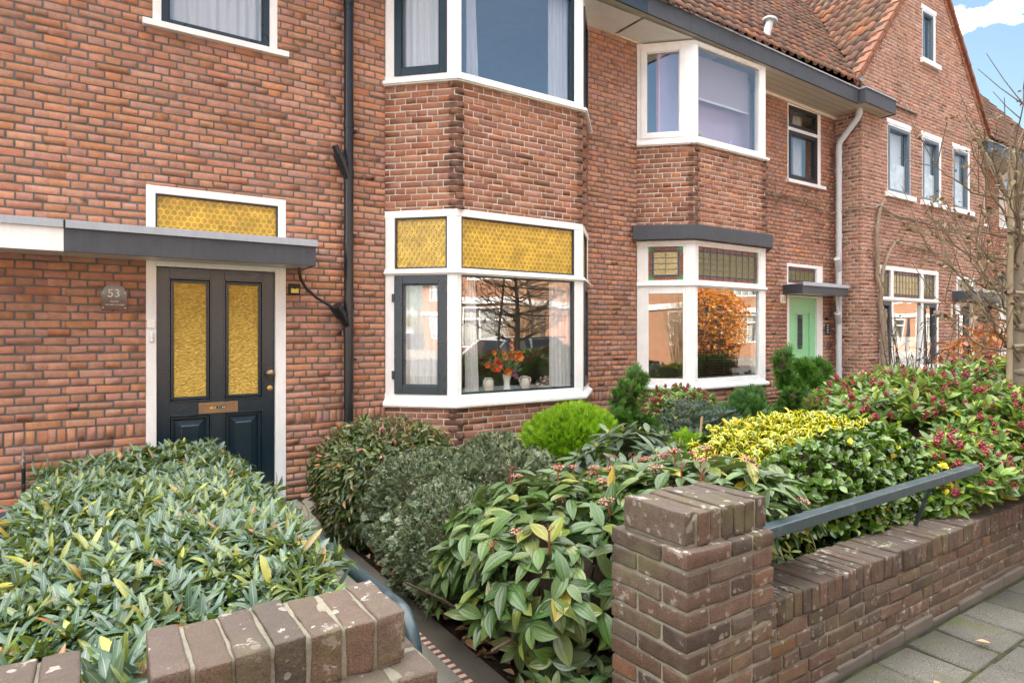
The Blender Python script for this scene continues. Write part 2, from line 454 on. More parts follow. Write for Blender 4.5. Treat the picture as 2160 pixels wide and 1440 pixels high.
# leaves --------------------------------------------------------------
def leaf_mat(name, stops, rib=None, ribw=.06, edge=None, edgew=.0, rough=.38, spec=.5, transl=.22, dv=.25, dh=.02, veins=(), back=None, sheen=None, tip=None):
    n = NT(name); at = n.n('ShaderNodeAttribute', attribute_name='luv')
    sp = n.n('ShaderNodeSeparateXYZ'); n.set(sp.inputs[0], at.outputs['Vector'])
    rnd = n.island()
    c = n.ramp(rnd, stops)
    c = hsv_jit(n, c, n.math('FRACT', n.math('MULTIPLY', rnd, 53.1)), dv, dh, .12)
    if tip is not None:
        c = n.mix(n.rampf(sp.outputs[1], tip[1], tip[2]), c, tip[0])
    x = n.math('ABSOLUTE', n.math('MULTIPLY_ADD', sp.outputs[0], 2.0, -1.0))   # 0 midrib .. 1 margin
    nr = None
    if veins:
        vm = None
        for vx, vw in veins:
            l = n.math('SUBTRACT', 1.0, n.rampf(n.math('ABSOLUTE', n.math('SUBTRACT', x, vx)), vw*.3, vw))
            vm = l if vm is None else n.math('MAXIMUM', vm, l)
        c = n.mix(n.math('MULTIPLY', vm, .55), c, rib)
        nr = n.bump(n.math('SUBTRACT', 1.0, vm), .004, .8)
    elif rib is not None:
        l = n.math('SUBTRACT', 1.0, n.rampf(x, ribw*.3, ribw))
        c = n.mix(n.math('MULTIPLY', l, .7), c, rib)
    if edge is not None:
        nz = n.noise(n.mapping(n.obj(), (1,1,1)), 90, 2)
        e = n.rampf(n.math('ADD', x, n.math('MULTIPLY_ADD', nz, .5, -.25)), 1-edgew-.06, 1-edgew+.06)
        gate = n.math('GREATER_THAN', n.math('FRACT', n.math('MULTIPLY', rnd, 7.77)), edge[1])
        c = n.mix(n.math('MULTIPLY', e, gate), c, edge[0])
    if back is not None:
        c = n.mix(n.n('ShaderNodeNewGeometry').outputs['Backfacing'], c, n.mix(.6, c, back))
    p = n.principled(c, rough, spec, 0, nr)
    t = n.n('ShaderNodeBsdfTranslucent'); n.set(t.inputs[0], n.mix(1.0, c, (1.5, 1.7, .7), 'MULTIPLY'))
    m = n.n('ShaderNodeMixShader'); m.inputs[0].default_value = transl; n.set(m.inputs[1], p); n.set(m.inputs[2], t.outputs[0])
    MAT[name] = n.done(m.outputs[0])

leaf_mat('leaf_laurel', [(0, (.048,.094,.062)), (.35, (.072,.128,.085)), (.60, (.105,.166,.114)), (.74, (.095,.145,.035)), (.94, (.17,.20,.038)), (.975, (.30,.30,.04)), (.99, (.26,.12,.04)), (1, (.24,.10,.035))],
         rib=(.26,.32,.18), ribw=.14, rough=.27, spec=.55, transl=.16, back=(.17,.20,.04))
leaf_mat('leaf_viburnum', [(0, (.034,.070,.019)), (.4, (.056,.106,.029)), (.75, (.086,.142,.044)), (.94, (.14,.175,.035)), (.975, (.22,.20,.03)), (1, (.30,.22,.03))],
         rib=(.20,.28,.12), rough=.30, spec=.5, transl=.14, veins=((0, .06), (.48, .07)), back=(.14,.18,.08))
leaf_mat('leaf_nandina', [(0, (.030,.055,.024)), (.3, (.055,.088,.030)), (.6, (.092,.125,.036)), (.85, (.14,.16,.045)), (.96, (.20,.20,.05)), (1, (.34,.12,.065))],
         rib=(.11,.12,.05), ribw=.10, rough=.34, transl=.16)
leaf_mat('leaf_bronze', [(0, (.13,.10,.05)), (.5, (.19,.11,.065)), (.8, (.12,.13,.045)), (1, (.30,.11,.09))], rough=.45, transl=.2)
leaf_mat('leaf_box', [(0, (.028,.058,.034)), (.45, (.055,.092,.050)), (.8, (.088,.130,.064)), (1, (.17,.20,.10))], edge=((.42,.44,.28), .35), edgew=.36, rough=.32, transl=.12)
leaf_mat('leaf_euonymus', [(0, (.026,.066,.008)), (.4, (.052,.112,.011)), (.8, (.088,.162,.016)), (1, (.13,.205,.024))], rib=(.09,.17,.05), ribw=.08, rough=.22, spec=.6, transl=.14)
leaf_mat('leaf_golden', [(0, (.045,.10,.02)), (.5, (.07,.14,.025)), (1, (.10,.17,.03))], edge=((.74,.60,.055), .06), edgew=.42, rough=.26, spec=.5, transl=.22)
leaf_mat('leaf_yellow', [(0, (.62,.48,.05)), (1, (.74,.60,.08))], rough=.3, transl=.25)
leaf_mat('leaf_skimmia', [(0, (.055,.115,.022)), (.35, (.090,.170,.030)), (.7, (.14,.235,.036)), (.9, (.22,.29,.045)), (1, (.33,.33,.05))], rib=(.20,.25,.08), ribw=.09, rough=.3, spec=.5, transl=.25, back=(.2,.24,.10))
leaf_mat('leaf_rhodo', [(0, (.05,.085,.05)), (.5, (.075,.115,.07)), (1, (.10,.14,.085))], rib=(.22,.25,.12), ribw=.09, rough=.38, transl=.12, back=(.14,.17,.10))
leaf_mat('leaf_rhodo_lime', [(0, (.10,.17,.03)), (.5, (.16,.23,.045)), (1, (.24,.28,.06))], rib=(.30,.33,.10), ribw=.1, rough=.38, transl=.25)
leaf_mat('spray_thuja', [(0, (.09,.20,.012)), (.5, (.14,.28,.016)), (1, (.19,.34,.02))], tip=((.30,.46,.025), .40, 1.0), rough=.5, spec=.35, transl=.3, dv=.2)
leaf_mat('spray_hinoki', [(0, (.014,.052,.013)), (.5, (.024,.082,.018)), (1, (.042,.118,.024))], tip=((.105,.22,.028), .35, 1.0), rough=.5, spec=.35, transl=.2, dv=.3)
leaf_mat('spray_dark', [(0, (.018,.060,.02)), (.5, (.03,.085,.024)), (1, (.045,.115,.03))], tip=((.10,.20,.04), .45, 1.0), rough=.5, spec=.35, transl=.15, dv=.3)
leaf_mat('needle_blue', [(0, (.045,.085,.065)), (.5, (.07,.115,.088)), (1, (.11,.155,.115))], rough=.5, transl=.1, dv=.2)
leaf_mat('leaf_beech', [(0, (.20,.065,.025)), (.5, (.30,.10,.035)), (1, (.40,.15,.06))], rough=.55, transl=.25, dv=.3)
leaf_mat('leaf_glow', [(0, (.36,.12,.016)), (.5, (.58,.22,.025)), (1, (.74,.34,.05))], rough=.5, transl=.3, dv=.3)
leaf_mat('leaf_dead', [(0, (.10,.05,.025)), (.4, (.17,.085,.04)), (.7, (.27,.15,.07)), (1, (.38,.26,.14))], rib=(.10,.06,.03), rough=.7, transl=.1, dv=.35)
leaf_mat('leaf_fallen', [(0, (.30,.17,.07)), (.5, (.40,.27,.13)), (1, (.24,.12,.06))], rib=(.16,.09,.04), rough=.65, transl=.1)
leaf_mat('pod', [(0, (.075,.052,.030)), (.5, (.14,.10,.056)), (1, (.24,.18,.105))], rough=.7, transl=.1)
leaf_mat('bud_red', [(0, (.17,.022,.026)), (.5, (.25,.035,.04)), (1, (.34,.06,.06))], rough=.5, transl=.05)
leaf_mat('bud_pink', [(0, (.42,.16,.13)), (.5, (.60,.28,.22)), (1, (.72,.42,.34))], rough=.6, transl=.1)
leaf_mat('seed_brown', [(0, (.12,.075,.03)), (.5, (.22,.13,.055)), (1, (.30,.17,.08))], rough=.6, transl=.1)
leaf_mat('bud_lime', [(0, (.50,.46,.13)), (1, (.66,.60,.22))], rough=.5, transl=.1)
def bark(name, a, b, sc=30):
    n = NT(name); co = n.obj()
    h = n.noise(n.mapping(co, (1,1,.3)), sc, 4, .65)
    MAT[name] = n.done(n.principled(n.mix(h, a, b), .85, .25, 0, n.bump(h, .008, .8)))
bark('bark_dark', (.035,.024,.018), (.10,.07,.05)); bark('bark_pale', (.10,.082,.06), (.27,.23,.175), 18); bark('bark_tan', (.22,.13,.07), (.48,.33,.2), 40)
bark('stem_red', (.16,.035,.025), (.26,.07,.04)); bark('stem_yellow', (.34,.32,.06), (.50,.46,.12)); bark('stake', (.18,.14,.09), (.33,.265,.18), 18); bark('vine_bark', (.15,.11,.08), (.36,.28,.20), 26)
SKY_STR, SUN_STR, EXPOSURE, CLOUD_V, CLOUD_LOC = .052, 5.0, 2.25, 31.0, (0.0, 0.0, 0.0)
# ------------------------------------------------------------------ masonry
PITCH = .0625; JT0 = .0132; Z0 = -.0155
WY = 5.8                                   # the terrace's main wall plane

def courses(zmax, soldier):
    z = Z0; k = 0; out = []
    while z < zmax:
        if k == 11:
            if soldier: out.append((z, z+.11, 'R', k)); z += .11; k += 1; continue
            out.append((z, z+.055, 'H', k)); out.append((z+.055, z+.11, 'S', k)); z += .11; k += 1; continue
        out.append((z, z+PITCH, 'S' if k % 2 == 0 else 'H', k)); z += PITCH; k += 1
    return out

def cells(u0, u1, z0, z1, holes):
    us = sorted({u0, u1, *[min(max(h[i], u0), u1) for h in holes for i in (0, 1)]})
    zs = sorted({z0, z1, *[min(max(h[i], z0), z1) for h in holes for i in (2, 3)]})
    for a, b in zip(us, us[1:]):
        for c, d in zip(zs, zs[1:]):
            mu, mz = (a+b)/2, (c+d)/2
            if not any(h[0] < mu < h[1] and h[2] < mz < h[3] for h in holes): yield a, b, c, d

def masonry(name, parent, pieces, mats):
    """every brick a little chamfered block in front of a mortar sheet, all one mesh"""
    Vs, Qs, Ms = [], [], []; nb = 0
    for pc in pieces:
        F, u0, u1, z0, z1 = pc['F'], pc['u0'], pc['u1'], pc['z0'], pc['z1']
        holes = pc.get('holes', []); lim = pc.get('lim'); to = pc.get('tooth', (0, 0)); dep = pc.get('depth', .05)
        ph = pc.get('phase', 0.0); rec = -pc.get('rec', .0042); JT = pc.get('jt', JT0)
        B = []
        for (ca, cb, kind, k) in courses(z1, pc.get('soldier', False)):
            va, vb = max(ca+JT/2, z0), min(cb-JT/2, z1)
            if vb-va < .018: continue
            a, b = u0, u1
            if lim:
                la, lb = lim((ca+cb)/2); a, b = max(a, la), min(b, lb)
            if to[0] and k % 2 == 1: a -= to[0]
            if to[1] and k % 2 == 0: b += to[1]
            if b-a < .03: continue
            act = [h for h in holes if h[2] < vb and h[3] > va]
            pts = sorted({a, b, *[min(max(h[i], a), b) for h in act for i in (0, 1)]})
            for p, q in zip(pts, pts[1:]):
                if q-p < .02: continue
                m = (p+q)/2; lo, hi = va, vb; dead = False
                for h in act:
                    if h[0] < m < h[1]:
                        if h[2] <= lo and h[3] >= hi: dead = True
                        elif h[2] <= lo: lo = h[3]
                        else: hi = h[2]
                if dead or hi-lo < .015: continue
                step, off = {'S': (.22, ((k//2) % 2)*.11), 'H': (.11, .055), 'R': (.0625, .0)}[kind]
                off += ph
                x = math.floor((p-off)/step)*step+off
                cuts = [p]
                while x < q:
                    if x > p+.028 and x < q-.028: cuts.append(x+R.uniform(-.003, .003))
                    x += step
                cuts.append(q)
                for i, (s, e) in enumerate(zip(cuts, cuts[1:])):
                    s2 = s+(JT/2 if i else 0); e2 = e-(JT/2 if i < len(cuts)-2 else 0)
                    if e2-s2 > .01: B.append((s2, e2, lo, hi))
        if B:
            B = np.array(B); n = len(B)
            J = lambda s: rng.normal(0, s, n)
            c = np.minimum(.0022, (B[:, 3]-B[:, 2])*.15); w0 = rng.uniform(-.0018, .0022, n)
            ua, ub, va, vb = B[:, 0], B[:, 1], B[:, 2]+J(.0012), B[:, 3]+J(.0012)
            P = np.zeros((n, 12, 3)); tl = J(.0014)
            for r, (ins, w) in enumerate(((c, w0), (0*c, w0-c), (0*c, np.full(n, -dep)))):
                for q, (su, sv) in enumerate(((0, 0), (1, 0), (1, 1), (0, 1))):
                    ju, jv = J(.0016), J(.0016)
                    P[:, r*4+q, 0] = (ua+ins if su == 0 else ub-ins)+ju*(r < 2)
                    P[:, r*4+q, 1] = (va+ins if sv == 0 else vb-ins)+(jv+(tl if su else -tl))*(r < 2)
                    P[:, r*4+q, 2] = w+(J(.0006) if r == 0 else 0)
            q0 = [(0, 1, 2, 3)] + [(r*4+i, (r+1)*4+i, (r+1)*4+(i+1) % 4, r*4+(i+1) % 4) for r in (0, 1) for i in range(4)]
            W = np.stack([F.o[0]+F.u[0]*P[..., 0]+F.n[0]*P[..., 2], F.o[1]+F.u[1]*P[..., 0]+F.n[1]*P[..., 2], P[..., 1]], -1).reshape(-1, 3)
            Q = (np.array(q0)[None]+(np.arange(n)*12)[:, None, None]).reshape(-1, 4)
            Vs.append(W); Qs.append(Q+nb); nb += len(W)
            jut = ((B[:, 0] < u0-.01) | (B[:, 1] > u1+.01)) & (len(mats) > 2)
            Ms += list(np.repeat(np.where(jut, 2, 0), len(q0)))
        # mortar sheet
        mv, mq = [], []
        if lim:
            zz = [z0]+[z for z in np.arange(math.ceil(z0/.25)*.25, z1, .25) if z > z0]+[z1]
            for za, zb in zip(zz, zz[1:]):
                l0, r0 = lim(za); l1, r1 = lim(zb)
                l0, l1 = max(l0, u0), max(l1, u0); r0, r1 = min(r0, u1), min(r1, u1)
                hs = [h for h in holes if h[2] < zb and h[3] > za]
                if hs:
                    for (p, q, cc, d) in cells(max(l0, l1), min(r0, r1), za, zb, hs):
                        i = len(mv); mv += [F.p(p, cc, rec), F.p(q, cc, rec), F.p(q, d, rec), F.p(p, d, rec)]; mq.append((i, i+1, i+2, i+3))
                else:
                    i = len(mv); mv += [F.p(l0, za, rec), F.p(max(r0, l0), za, rec), F.p(max(r1, l1), zb, rec), F.p(l1, zb, rec)]; mq.append((i, i+1, i+2, i+3))
        else:
            for (p, q, cc, d) in cells(u0, u1+(to[1] if dep < .06 else 0), z0, z1, holes):
                i = len(mv); mv += [F.p(p, cc, rec), F.p(q, cc, rec), F.p(q, d, rec), F.p(p, d, rec)]; mq.append((i, i+1, i+2, i+3))
        Vs.append(np.array(mv)); Qs.append(np.array(mq)+nb); Ms += [1]*len(mq); nb += len(mv)
    return np_mesh(name, np.concatenate(Vs), np.concatenate(Qs), mats, parent, Ms)

# ------------------------------------------------------------------ joinery
def frame_boxes(mb, F, u0, u1, v0, v1, fw, w0, w1, m=0):
    l, r, b, t = fw if isinstance(fw, tuple) else (fw,)*4
    mb.fbox(F, u0, u0+l, v0, v1, w0, w1, m); mb.fbox(F, u1-r, u1, v0, v1, w0, w1, m)
    mb.fbox(F, u0+l, u1-r, v0, v0+b, w0, w1, m); mb.fbox(F, u0+l, u1-r, v1-t, v1, w0, w1, m)

def sash(win, F, u0, u1, v0, v1, mat, sw=.05, w0=-.05, w1=-.006, inner=True):
    mb = MB(); frame_boxes(mb, F, u0, u1, v0, v1, sw, w0, w1)
    l, r, b, t = sw if isinstance(sw, tuple) else (sw,)*4
    if inner: frame_boxes(mb, F, u0+l, u1-r, v0+b, v1-t, .012, w0, w1-.014)
    return mb.build('sash', MAT[mat], win, bevel=.003)

def pane(win, F, u0, u1, v0, v1, mat='pane', w=-.035, name='pane', pitch=.05):
    V = [F.p(u0, v0, w), F.p(u1, v0, w), F.p(u1, v1, w), F.p(u0, v1, w)]
    luv = np.array([(0, 0), ((u1-u0)/pitch, 0), ((u1-u0)/pitch, (v1-v0)/pitch), (0, (v1-v0)/pitch)])
    return np_mesh(name, V, [(0, 1, 2, 3)], [MAT[mat]], win, luv=luv)

def stained(win, F, u0, u1, v0, v1, nx, nz, b=.045, centre='glass_straw', border='glass_red', thin='glass_violet', corner='glass_green', w=-.03, left=True):
    """a leaded light: coloured quarries and the lead cames between them"""
    g = MB(); ld = MB(); t = .022
    us = ([u0, u0+b, u0+b+t] if left else [u0, u0+.001, u0+.002])+[0]; ue = u1-b-t
    ua = us[2]; xs = [ua+(ue-ua)*i/nx for i in range(nx+1)]
    zs = [v0+b+t+(v1-v0-2*b-2*t)*i/nz for i in range(nz+1)]
    X = us[:2]+xs+[u1-b, u1]; Z = [v0, v0+b]+zs+[v1-b, v1]
    nX, nZ = len(X)-1, len(Z)-1
    for i in range(nX):
        for j in range(nZ):
            eo = (i in (0, nX-1)) if left else (i == nX-1); zo = j in (0, nZ-1)
            e2 = (i in (1, nX-2)) if left else (i == nX-2); z2 = j in (1, nZ-2)
            m = 0
            if eo and zo: m = 3
            elif eo or zo: m = 1
            elif e2 or z2: m = 2
            if (eo and z2) or (e2 and zo): m = 3
            if X[i+1]-X[i] > .002: g.fquad(F, X[i], X[i+1], Z[j], Z[j+1], w+R.uniform(-.0008, .0008), m)
    for x in X[1:-1]: ld.fbox(F, x-.004, x+.004, v0, v1, w-.003, w+.006)
    for z in Z[1:-1]: ld.fbox(F, u0, u1, z-.004, z+.004, w-.003, w+.0045)
    o = g.build('stained_glass', [MAT[centre], MAT[border], MAT[thin], MAT[corner]], win)
    ld.build('lead_came', MAT['lead'], win)
    return o

def part(name, parent, mats, fn, **kw):
    mb = MB(); fn(mb); return mb.build(name, [MAT[m] for m in (mats if isinstance(mats, (list, tuple)) else [mats])], parent, **kw)

FM = Face(0, WY, 1, 0)                     # u = world x on the main wall

# ------------------------------------------------------------------ houses
HG = 'brick terraced houses in the row'
house_n = thing('terraced_house', 'neighbouring brick house at the left edge, showing bare wall and white canopy end', 'house', (-3.2, WY, 0), HG)
house_a = thing('terraced_house', 'brick house number 53 with dark blue front door and amber glass bay window', 'house', (2.6, WY, 0), HG)
house_b = thing('terraced_house', 'brick house with pale green front door and leaded bay window under grey fascia', 'house', (7.9, WY, 0), HG)
house_c = thing('gabled_house', 'brick house with a steep gable facing the street and three narrow upper windows', 'house', (12.8, 5.344, 0), HG)
house_d = thing('terraced_house', 'farthest brick house beyond the gable, mostly hidden behind the trained tree', 'house', (17.8, WY, 0), HG)

XA0, XAB, XC = -.19, 5.37, 10.4

def bay_geo(x0, t, xr):
    L = t*math.sqrt(2)
    return dict(x0=x0, t=t, xr=xr, L=L, FL=Face(x0, WY, 1, -1), FF=Face(x0+t, WY-t, 1, 0), FR=Face(xr, WY-t, 1, 1), W=xr-x0-t, x1=xr+t,
                path=[(x0, WY), (x0+t, WY-t), (xr, WY-t), (xr+t, WY)])
B1 = bay_geo(2.357, .519, 4.44)
B2 = bay_geo(5.773, .509, 7.745)
B3 = bay_geo(17.33, .509, 19.30)

def bay_wall(house, g, mats, ztop=3.92):
    for (a, b) in ((0.0, .80), (2.685, ztop)):
        P = []
        P.append(dict(F=g['FL'], u0=0, u1=g['L'], z0=a, z1=b, tooth=(0, .058), depth=.075, phase=.05, rec=.0038, jt=.0105))
        P.append(dict(F=g['FF'], u0=0, u1=g['W'], z0=a, z1=b, tooth=(.058, .058), depth=.075, phase=.02, rec=.0038, jt=.0105))
        P.append(dict(F=g['FR'], u0=0, u1=g['L'], z0=a, z1=b, tooth=(.058, 0), depth=.075, phase=.0, rec=.0038, jt=.0105))
        masonry('bay_wall', house, P, mats)

def post(mb, g, a, b, z0, z1, side='l', d=.09, out=0.0, m=0):
    """mitred corner post of a bay: a along the splayed face, b along the front"""
    FL, FF = (g['FL'], g['FF'])
    if side == 'l':
        poly = [FL.p(g['L']-a, 0, out)[:2], FF.p(0, 0, out)[:2], FF.p(b, 0, out)[:2], FF.p(b, 0, -d)[:2], FF.p(.035, 0, -d)[:2], FL.p(g['L']-a, 0, -d)[:2]]
    else:
        FR = g['FR']
        poly = [FF.p(g['W']-b, 0, out)[:2], FF.p(g['W'], 0, out)[:2], FR.p(a, 0, out)[:2], FR.p(a, 0, -d)[:2], FF.p(g['W']-.035, 0, -d)[:2], FF.p(g['W']-b, 0, -d)[:2]]
    mb.prism(poly, z0, z1, m)

def bay_frame(g, z0, z1, trans, posts, white='white', sill=.05, head=.07, house=None, sillz=(.79, .857), lip=True):
    mb = MB(); la, lb, lc = posts       # left jamb, corner on splay, corner on front
    zb, zt = z0+.048, z1-head
    mb.sweep(g['path'], [(-.09, z0), (0.0, z0), (0.0, zb), (-.09, zb)])
    mb.sweep(g['path'], [(-.09, zt), (0.002, zt), (0.002, z1), (-.09, z1)])
    segs = [(zb, zt)]
    if trans:
        mb.sweep(g['path'], [(-.09, trans[0]), (0.004, trans[0]), (0.004, trans[0]+.012), (.028, trans[0]+.014), (.026, trans[0]+.034), (.004, trans[0]+.044), (0.004, trans[1]), (-.09, trans[1])])
        segs = [(zb, trans[0]), (trans[1], zt)]
    for a, b in segs:
        mb.fbox(g['FL'], .004, la, a, b, -.09, 0); mb.fbox(g['FR'], g['L']-la, g['L']-.004, a, b, -.09, 0)
        post(mb, g, lb, lc, a, b, 'l'); post(mb, g, lb, .115, a, b, 'r')
    win = mb.build('bay_window', [MAT[white]], house, bevel=.003)
    part('sill', win, white, lambda m: (m.sweep(g['path'], [(-.10, sillz[0]), (sill, sillz[0]), (sill, sillz[0]+.028), (sill-.006, sillz[0]+.034), (0.0, sillz[1]), (-.10, sillz[1])]),
                                        m.sweep(g['path'], [(-.02, sillz[0]-.012), (sill-.015, sillz[0]-.012), (sill-.015, sillz[0]), (-.02, sillz[0])])), bevel=.003)
    return win

# ---- number 53 -------------------------------------------------------
dark = [MAT['brick_red'], MAT['mortar_dark']]
holesA = [(.332, 1.417, -.1, 2.69), (.378, 1.344, 3.985, 5.3), (2.357, 4.959, -.1, 5.4)]
masonry('wall', house_a, [dict(F=FM, u0=XA0, u1=XAB-.11, z0=-.05, z1=5.22, holes=holesA, soldier=True, tooth=(.11, .11))], dark)
masonry('wall', house_n, [dict(F=FM, u0=-6.0, u1=XA0-.11, z0=-.05, z1=5.22, soldier=True, tooth=(0, .11))], dark)
bay_wall(house_a, B1, [MAT['brick_brown'], MAT['mortar_light'], MAT['brick_dark']])

def shell(house, x0, x1, y0=WY, back=10.6, eave=5.35, ridge=9.3, yr=8.3, floor2=2.78, side=(True, True)):
    """plain rear and party walls, floors and ceilings: the rooms one looks into"""
    def rw(m):
        m.add([(x0,back,0),(x1,back,0),(x1,back,eave),(x0,back,eave)], [(0,1,2,3)])
        for s, x in zip(side, (x0, x1)):
            if s: m.add([(x,y0+.02,0),(x,back,0),(x,back,eave),(x,yr,ridge),(x,y0+.02,eave)], [(0,1,2,3,4)])
    part('rear_wall', house, 'mortar_wall', rw)
    def rm(m):
        a, b = x0+.02, x1-.02; d = y0+3.4
        for z0, z1 in ((.08, floor2-.12), (floor2+.12, eave-.14)):
            m.add([(a,d,z0),(b,d,z0),(b,d,z1),(a,d,z1)], [(0,1,2,3)], 0)
            m.add([(a,y0+.1,z0),(a,d,z0),(a,d,z1),(a,y0+.1,z1)], [(0,1,2,3)], 0)
            m.add([(b,y0+.1,z0),(b,d,z0),(b,d,z1),(b,y0+.1,z1)], [(0,3,2,1)], 0)
            m.add([(a,y0-.5,z1),(b,y0-.5,z1),(b,d,z1),(a,d,z1)] if z0 > 1 else [(a,y0+.06,z1),(b,y0+.06,z1),(b,d,z1),(a,d,z1)], [(0,1,2,3)], 2)
            m.add([(a,y0+.06,z0),(b,y0+.06,z0),(b,d,z0),(a,d,z0)], [(0,3,2,1)], 1)
    part('room', house, ['room', 'floorwood', 'white'], rm)
shell(house_n, -6.0, XA0); shell(house_a, XA0, XAB); shell(house_b, XAB, XC)

# upper window over the door
def upper_window():
    F = FM; mb = MB(); frame_boxes(mb, F, .378, 1.344, 3.985, 5.2, (.062, .065, .02, .06), -.09, .004)
    w = mb.build('window', MAT['white'], house_a, bevel=.003)
    part('sill', w, 'white', lambda m: m.fbox(F, .306, 1.434, 3.955, 4.006, -.1, .055), bevel=.004)
    sash(w, F, .440, 1.279, 4.006, 5.14, 'frame_blue', .052); pane(w, F, .49, 1.23, 4.05, 5.09)
upper_window()

# transom light over the canopy
def transom():
    F = FM; mb = MB(); frame_boxes(mb, F, .332, 1.417, 2.20, 2.69, (.066, .066, .06, .062), -.09, .003)
    w = mb.build('transom_window', MAT['white'], house_a, bevel=.003)
    sash(w, F, .398, 1.351, 2.26, 2.628, 'frame_blue', .014, inner=False)
    pane(w, F, .41, 1.34, 2.27, 2.616, 'amber_roundel', -.03, 'amber_pane')
transom()

def front_door():
    F = FM
    mb = MB()
    mb.fbox(F, .332, .405, 0.02, 2.10, -.10, .004); mb.fbox(F, 1.327, 1.417, .02, 2.10, -.10, .004); mb.fbox(F, .405, 1.327, 2.040, 2.10, -.10, .004)
    mb.fbox(F, 1.327, 1.340, .02, 2.04, -.06, -.028)
    d = mb.build('front_door', MAT['white'], house_a, bevel=.003)
    part('threshold', d, 'slate', lambda m: m.fbox(F, .332, 1.417, -.05, .02, -.12, .05), bevel=.006)
    lf = MB(); u0, u1 = .408, 1.325
    # stiles, rails, muntin
    W0, W1 = -.075, -.034
    lf.fbox(F, u0, .500, .028, 2.037, W0, W1); lf.fbox(F, 1.224, u1, .028, 2.037, W0, W1); lf.fbox(F, .808, .917, .15, 2.037, W0, W1)
    for a, b in ((.500, .808), (.917, 1.224)):
        lf.fbox(F, a, b, 1.948, 2.037, W0, W1); lf.fbox(F, a, b, .815, .935, W0, W1)
        lf.fbox(F, a, b, .15, .225, W0, W1)
    lf.fbox(F, .500, 1.224, .028, .15, W0, W1)
    for a, b in ((.500, .808), (.917, 1.224)):
        for (za, zb) in ((.935, 1.948), (.225, .815)):
            for k, (i, w) in enumerate(((0, -.026), (.012, -.034), (.022, -.044))):       # stepped bolection moulding
                frame_boxes(lf, F, a+i-.006*(k == 0), b-i+.006*(k == 0), za+i-.006*(k == 0), zb-i+.006*(k == 0), .012, -.065, w)
        # raised and fielded lower panel
        a2, b2, z2, z3 = a+.034, b-.034, .225+.034, .815-.034; i = .052
        P = [F.p(*q) for q in ((a2, z2, -.062), (b2, z2, -.062), (b2, z3, -.062), (a2, z3, -.062), (a2+i, z2+i, -.044), (b2-i, z2+i, -.044), (b2-i, z3-i, -.044), (a2+i, z3-i, -.044),
                                        (a2+i+.005, z2+i+.005, -.040), (b2-i-.005, z2+i+.005, -.040), (b2-i-.005, z3-i-.005, -.040), (a2+i+.005, z3-i-.005, -.040))]
        lf.add(P, [(8, 9, 10, 11)]+[(r+j, r+(j+1) % 4, r+4+(j+1) % 4, r+4+j) for r in (0, 4) for j in range(4)])
    leaf = lf.build('door_leaf', MAT['navy'], d, bevel=.0025)
    part('weather_bar', d, 'fascia_blue', lambda m: m.add([F.p(u0, .03, -.034), F.p(u1, .03, -.034), F.p(u1, .03, .012), F.p(u0, .03, .012), F.p(u0, .115, -.034), F.p(u1, .115, -.034), F.p(u1, .075, .012), F.p(u0, .075, .012)],
         [(0, 1, 2, 3), (4, 7, 6, 5), (3, 2, 6, 7), (0, 3, 7, 4), (1, 5, 6, 2)]), bevel=.003)
    for a, b in ((.530, .780), (.945, 1.196)):
        pane(d, F, a-.008, b+.008, .955, 1.926, 'amber_hammered', -.055, 'amber_pane')
    part('letterbox', d, 'brass', lambda m: (frame_boxes(m, F, .715, 1.022, .82, .912, .026, -.034, -.024), m.fbox(F, .741, .996, .846, .886, -.034, -.027)), bevel=.002)
    st = MB(); st.fbox(F, .80, .925, .857, .876, -.027, -.0262, 0); st.fbox(F, .80, .83, .857, .876, -.0262, -.0256, 1)
    for k, (a, m) in enumerate(((.838, 2), (.845, 2), (.868, 3), (.880, 3), (.897, 2), (.906, 2), (.914, 2))): st.fbox(F, a, a+.005, .8605, .8725-(k % 2)*.004, -.0262, -.0257, m)
    sticker = st.build('sticker', [MAT['black'], simple('sticker_orange', (.75, .36, .02)), MAT['white'], simple('sticker_green', (.10, .50, .22))], d)
    part('door_knob', d, 'brass', lambda m: m.lathe(F.p(1.285, 1.143, -.034), [(.030, 0), (.030, .006), (.013, .010), (.012, .028), (.024, .036), (.031, .048), (.030, .058), (.018, .068), (.008, .071)], 20, 'y'), smooth=True)
    part('lock', d, 'brass_bright', lambda m: (m.lathe(F.p(1.288, 1.010, -.034), [(.024, 0), (.024, .004), (.018, .008)], 20, 'y'), m.fbox(F, 1.286, 1.290, 1.0, 1.02, -.0262, -.0256)), smooth=True)

def simple(name, col, rough=.5, spec=.4, emit=None):
    if name in MAT: return MAT[name]
    n = NT(name); MAT[name] = n.done(n.principled(col, rough, spec)); return MAT[name]
n_ = NT('brass_bright'); MAT['brass_bright'] = n_.done(n_.principled((.55, .36, .13), .35, .5, .8))
front_door()

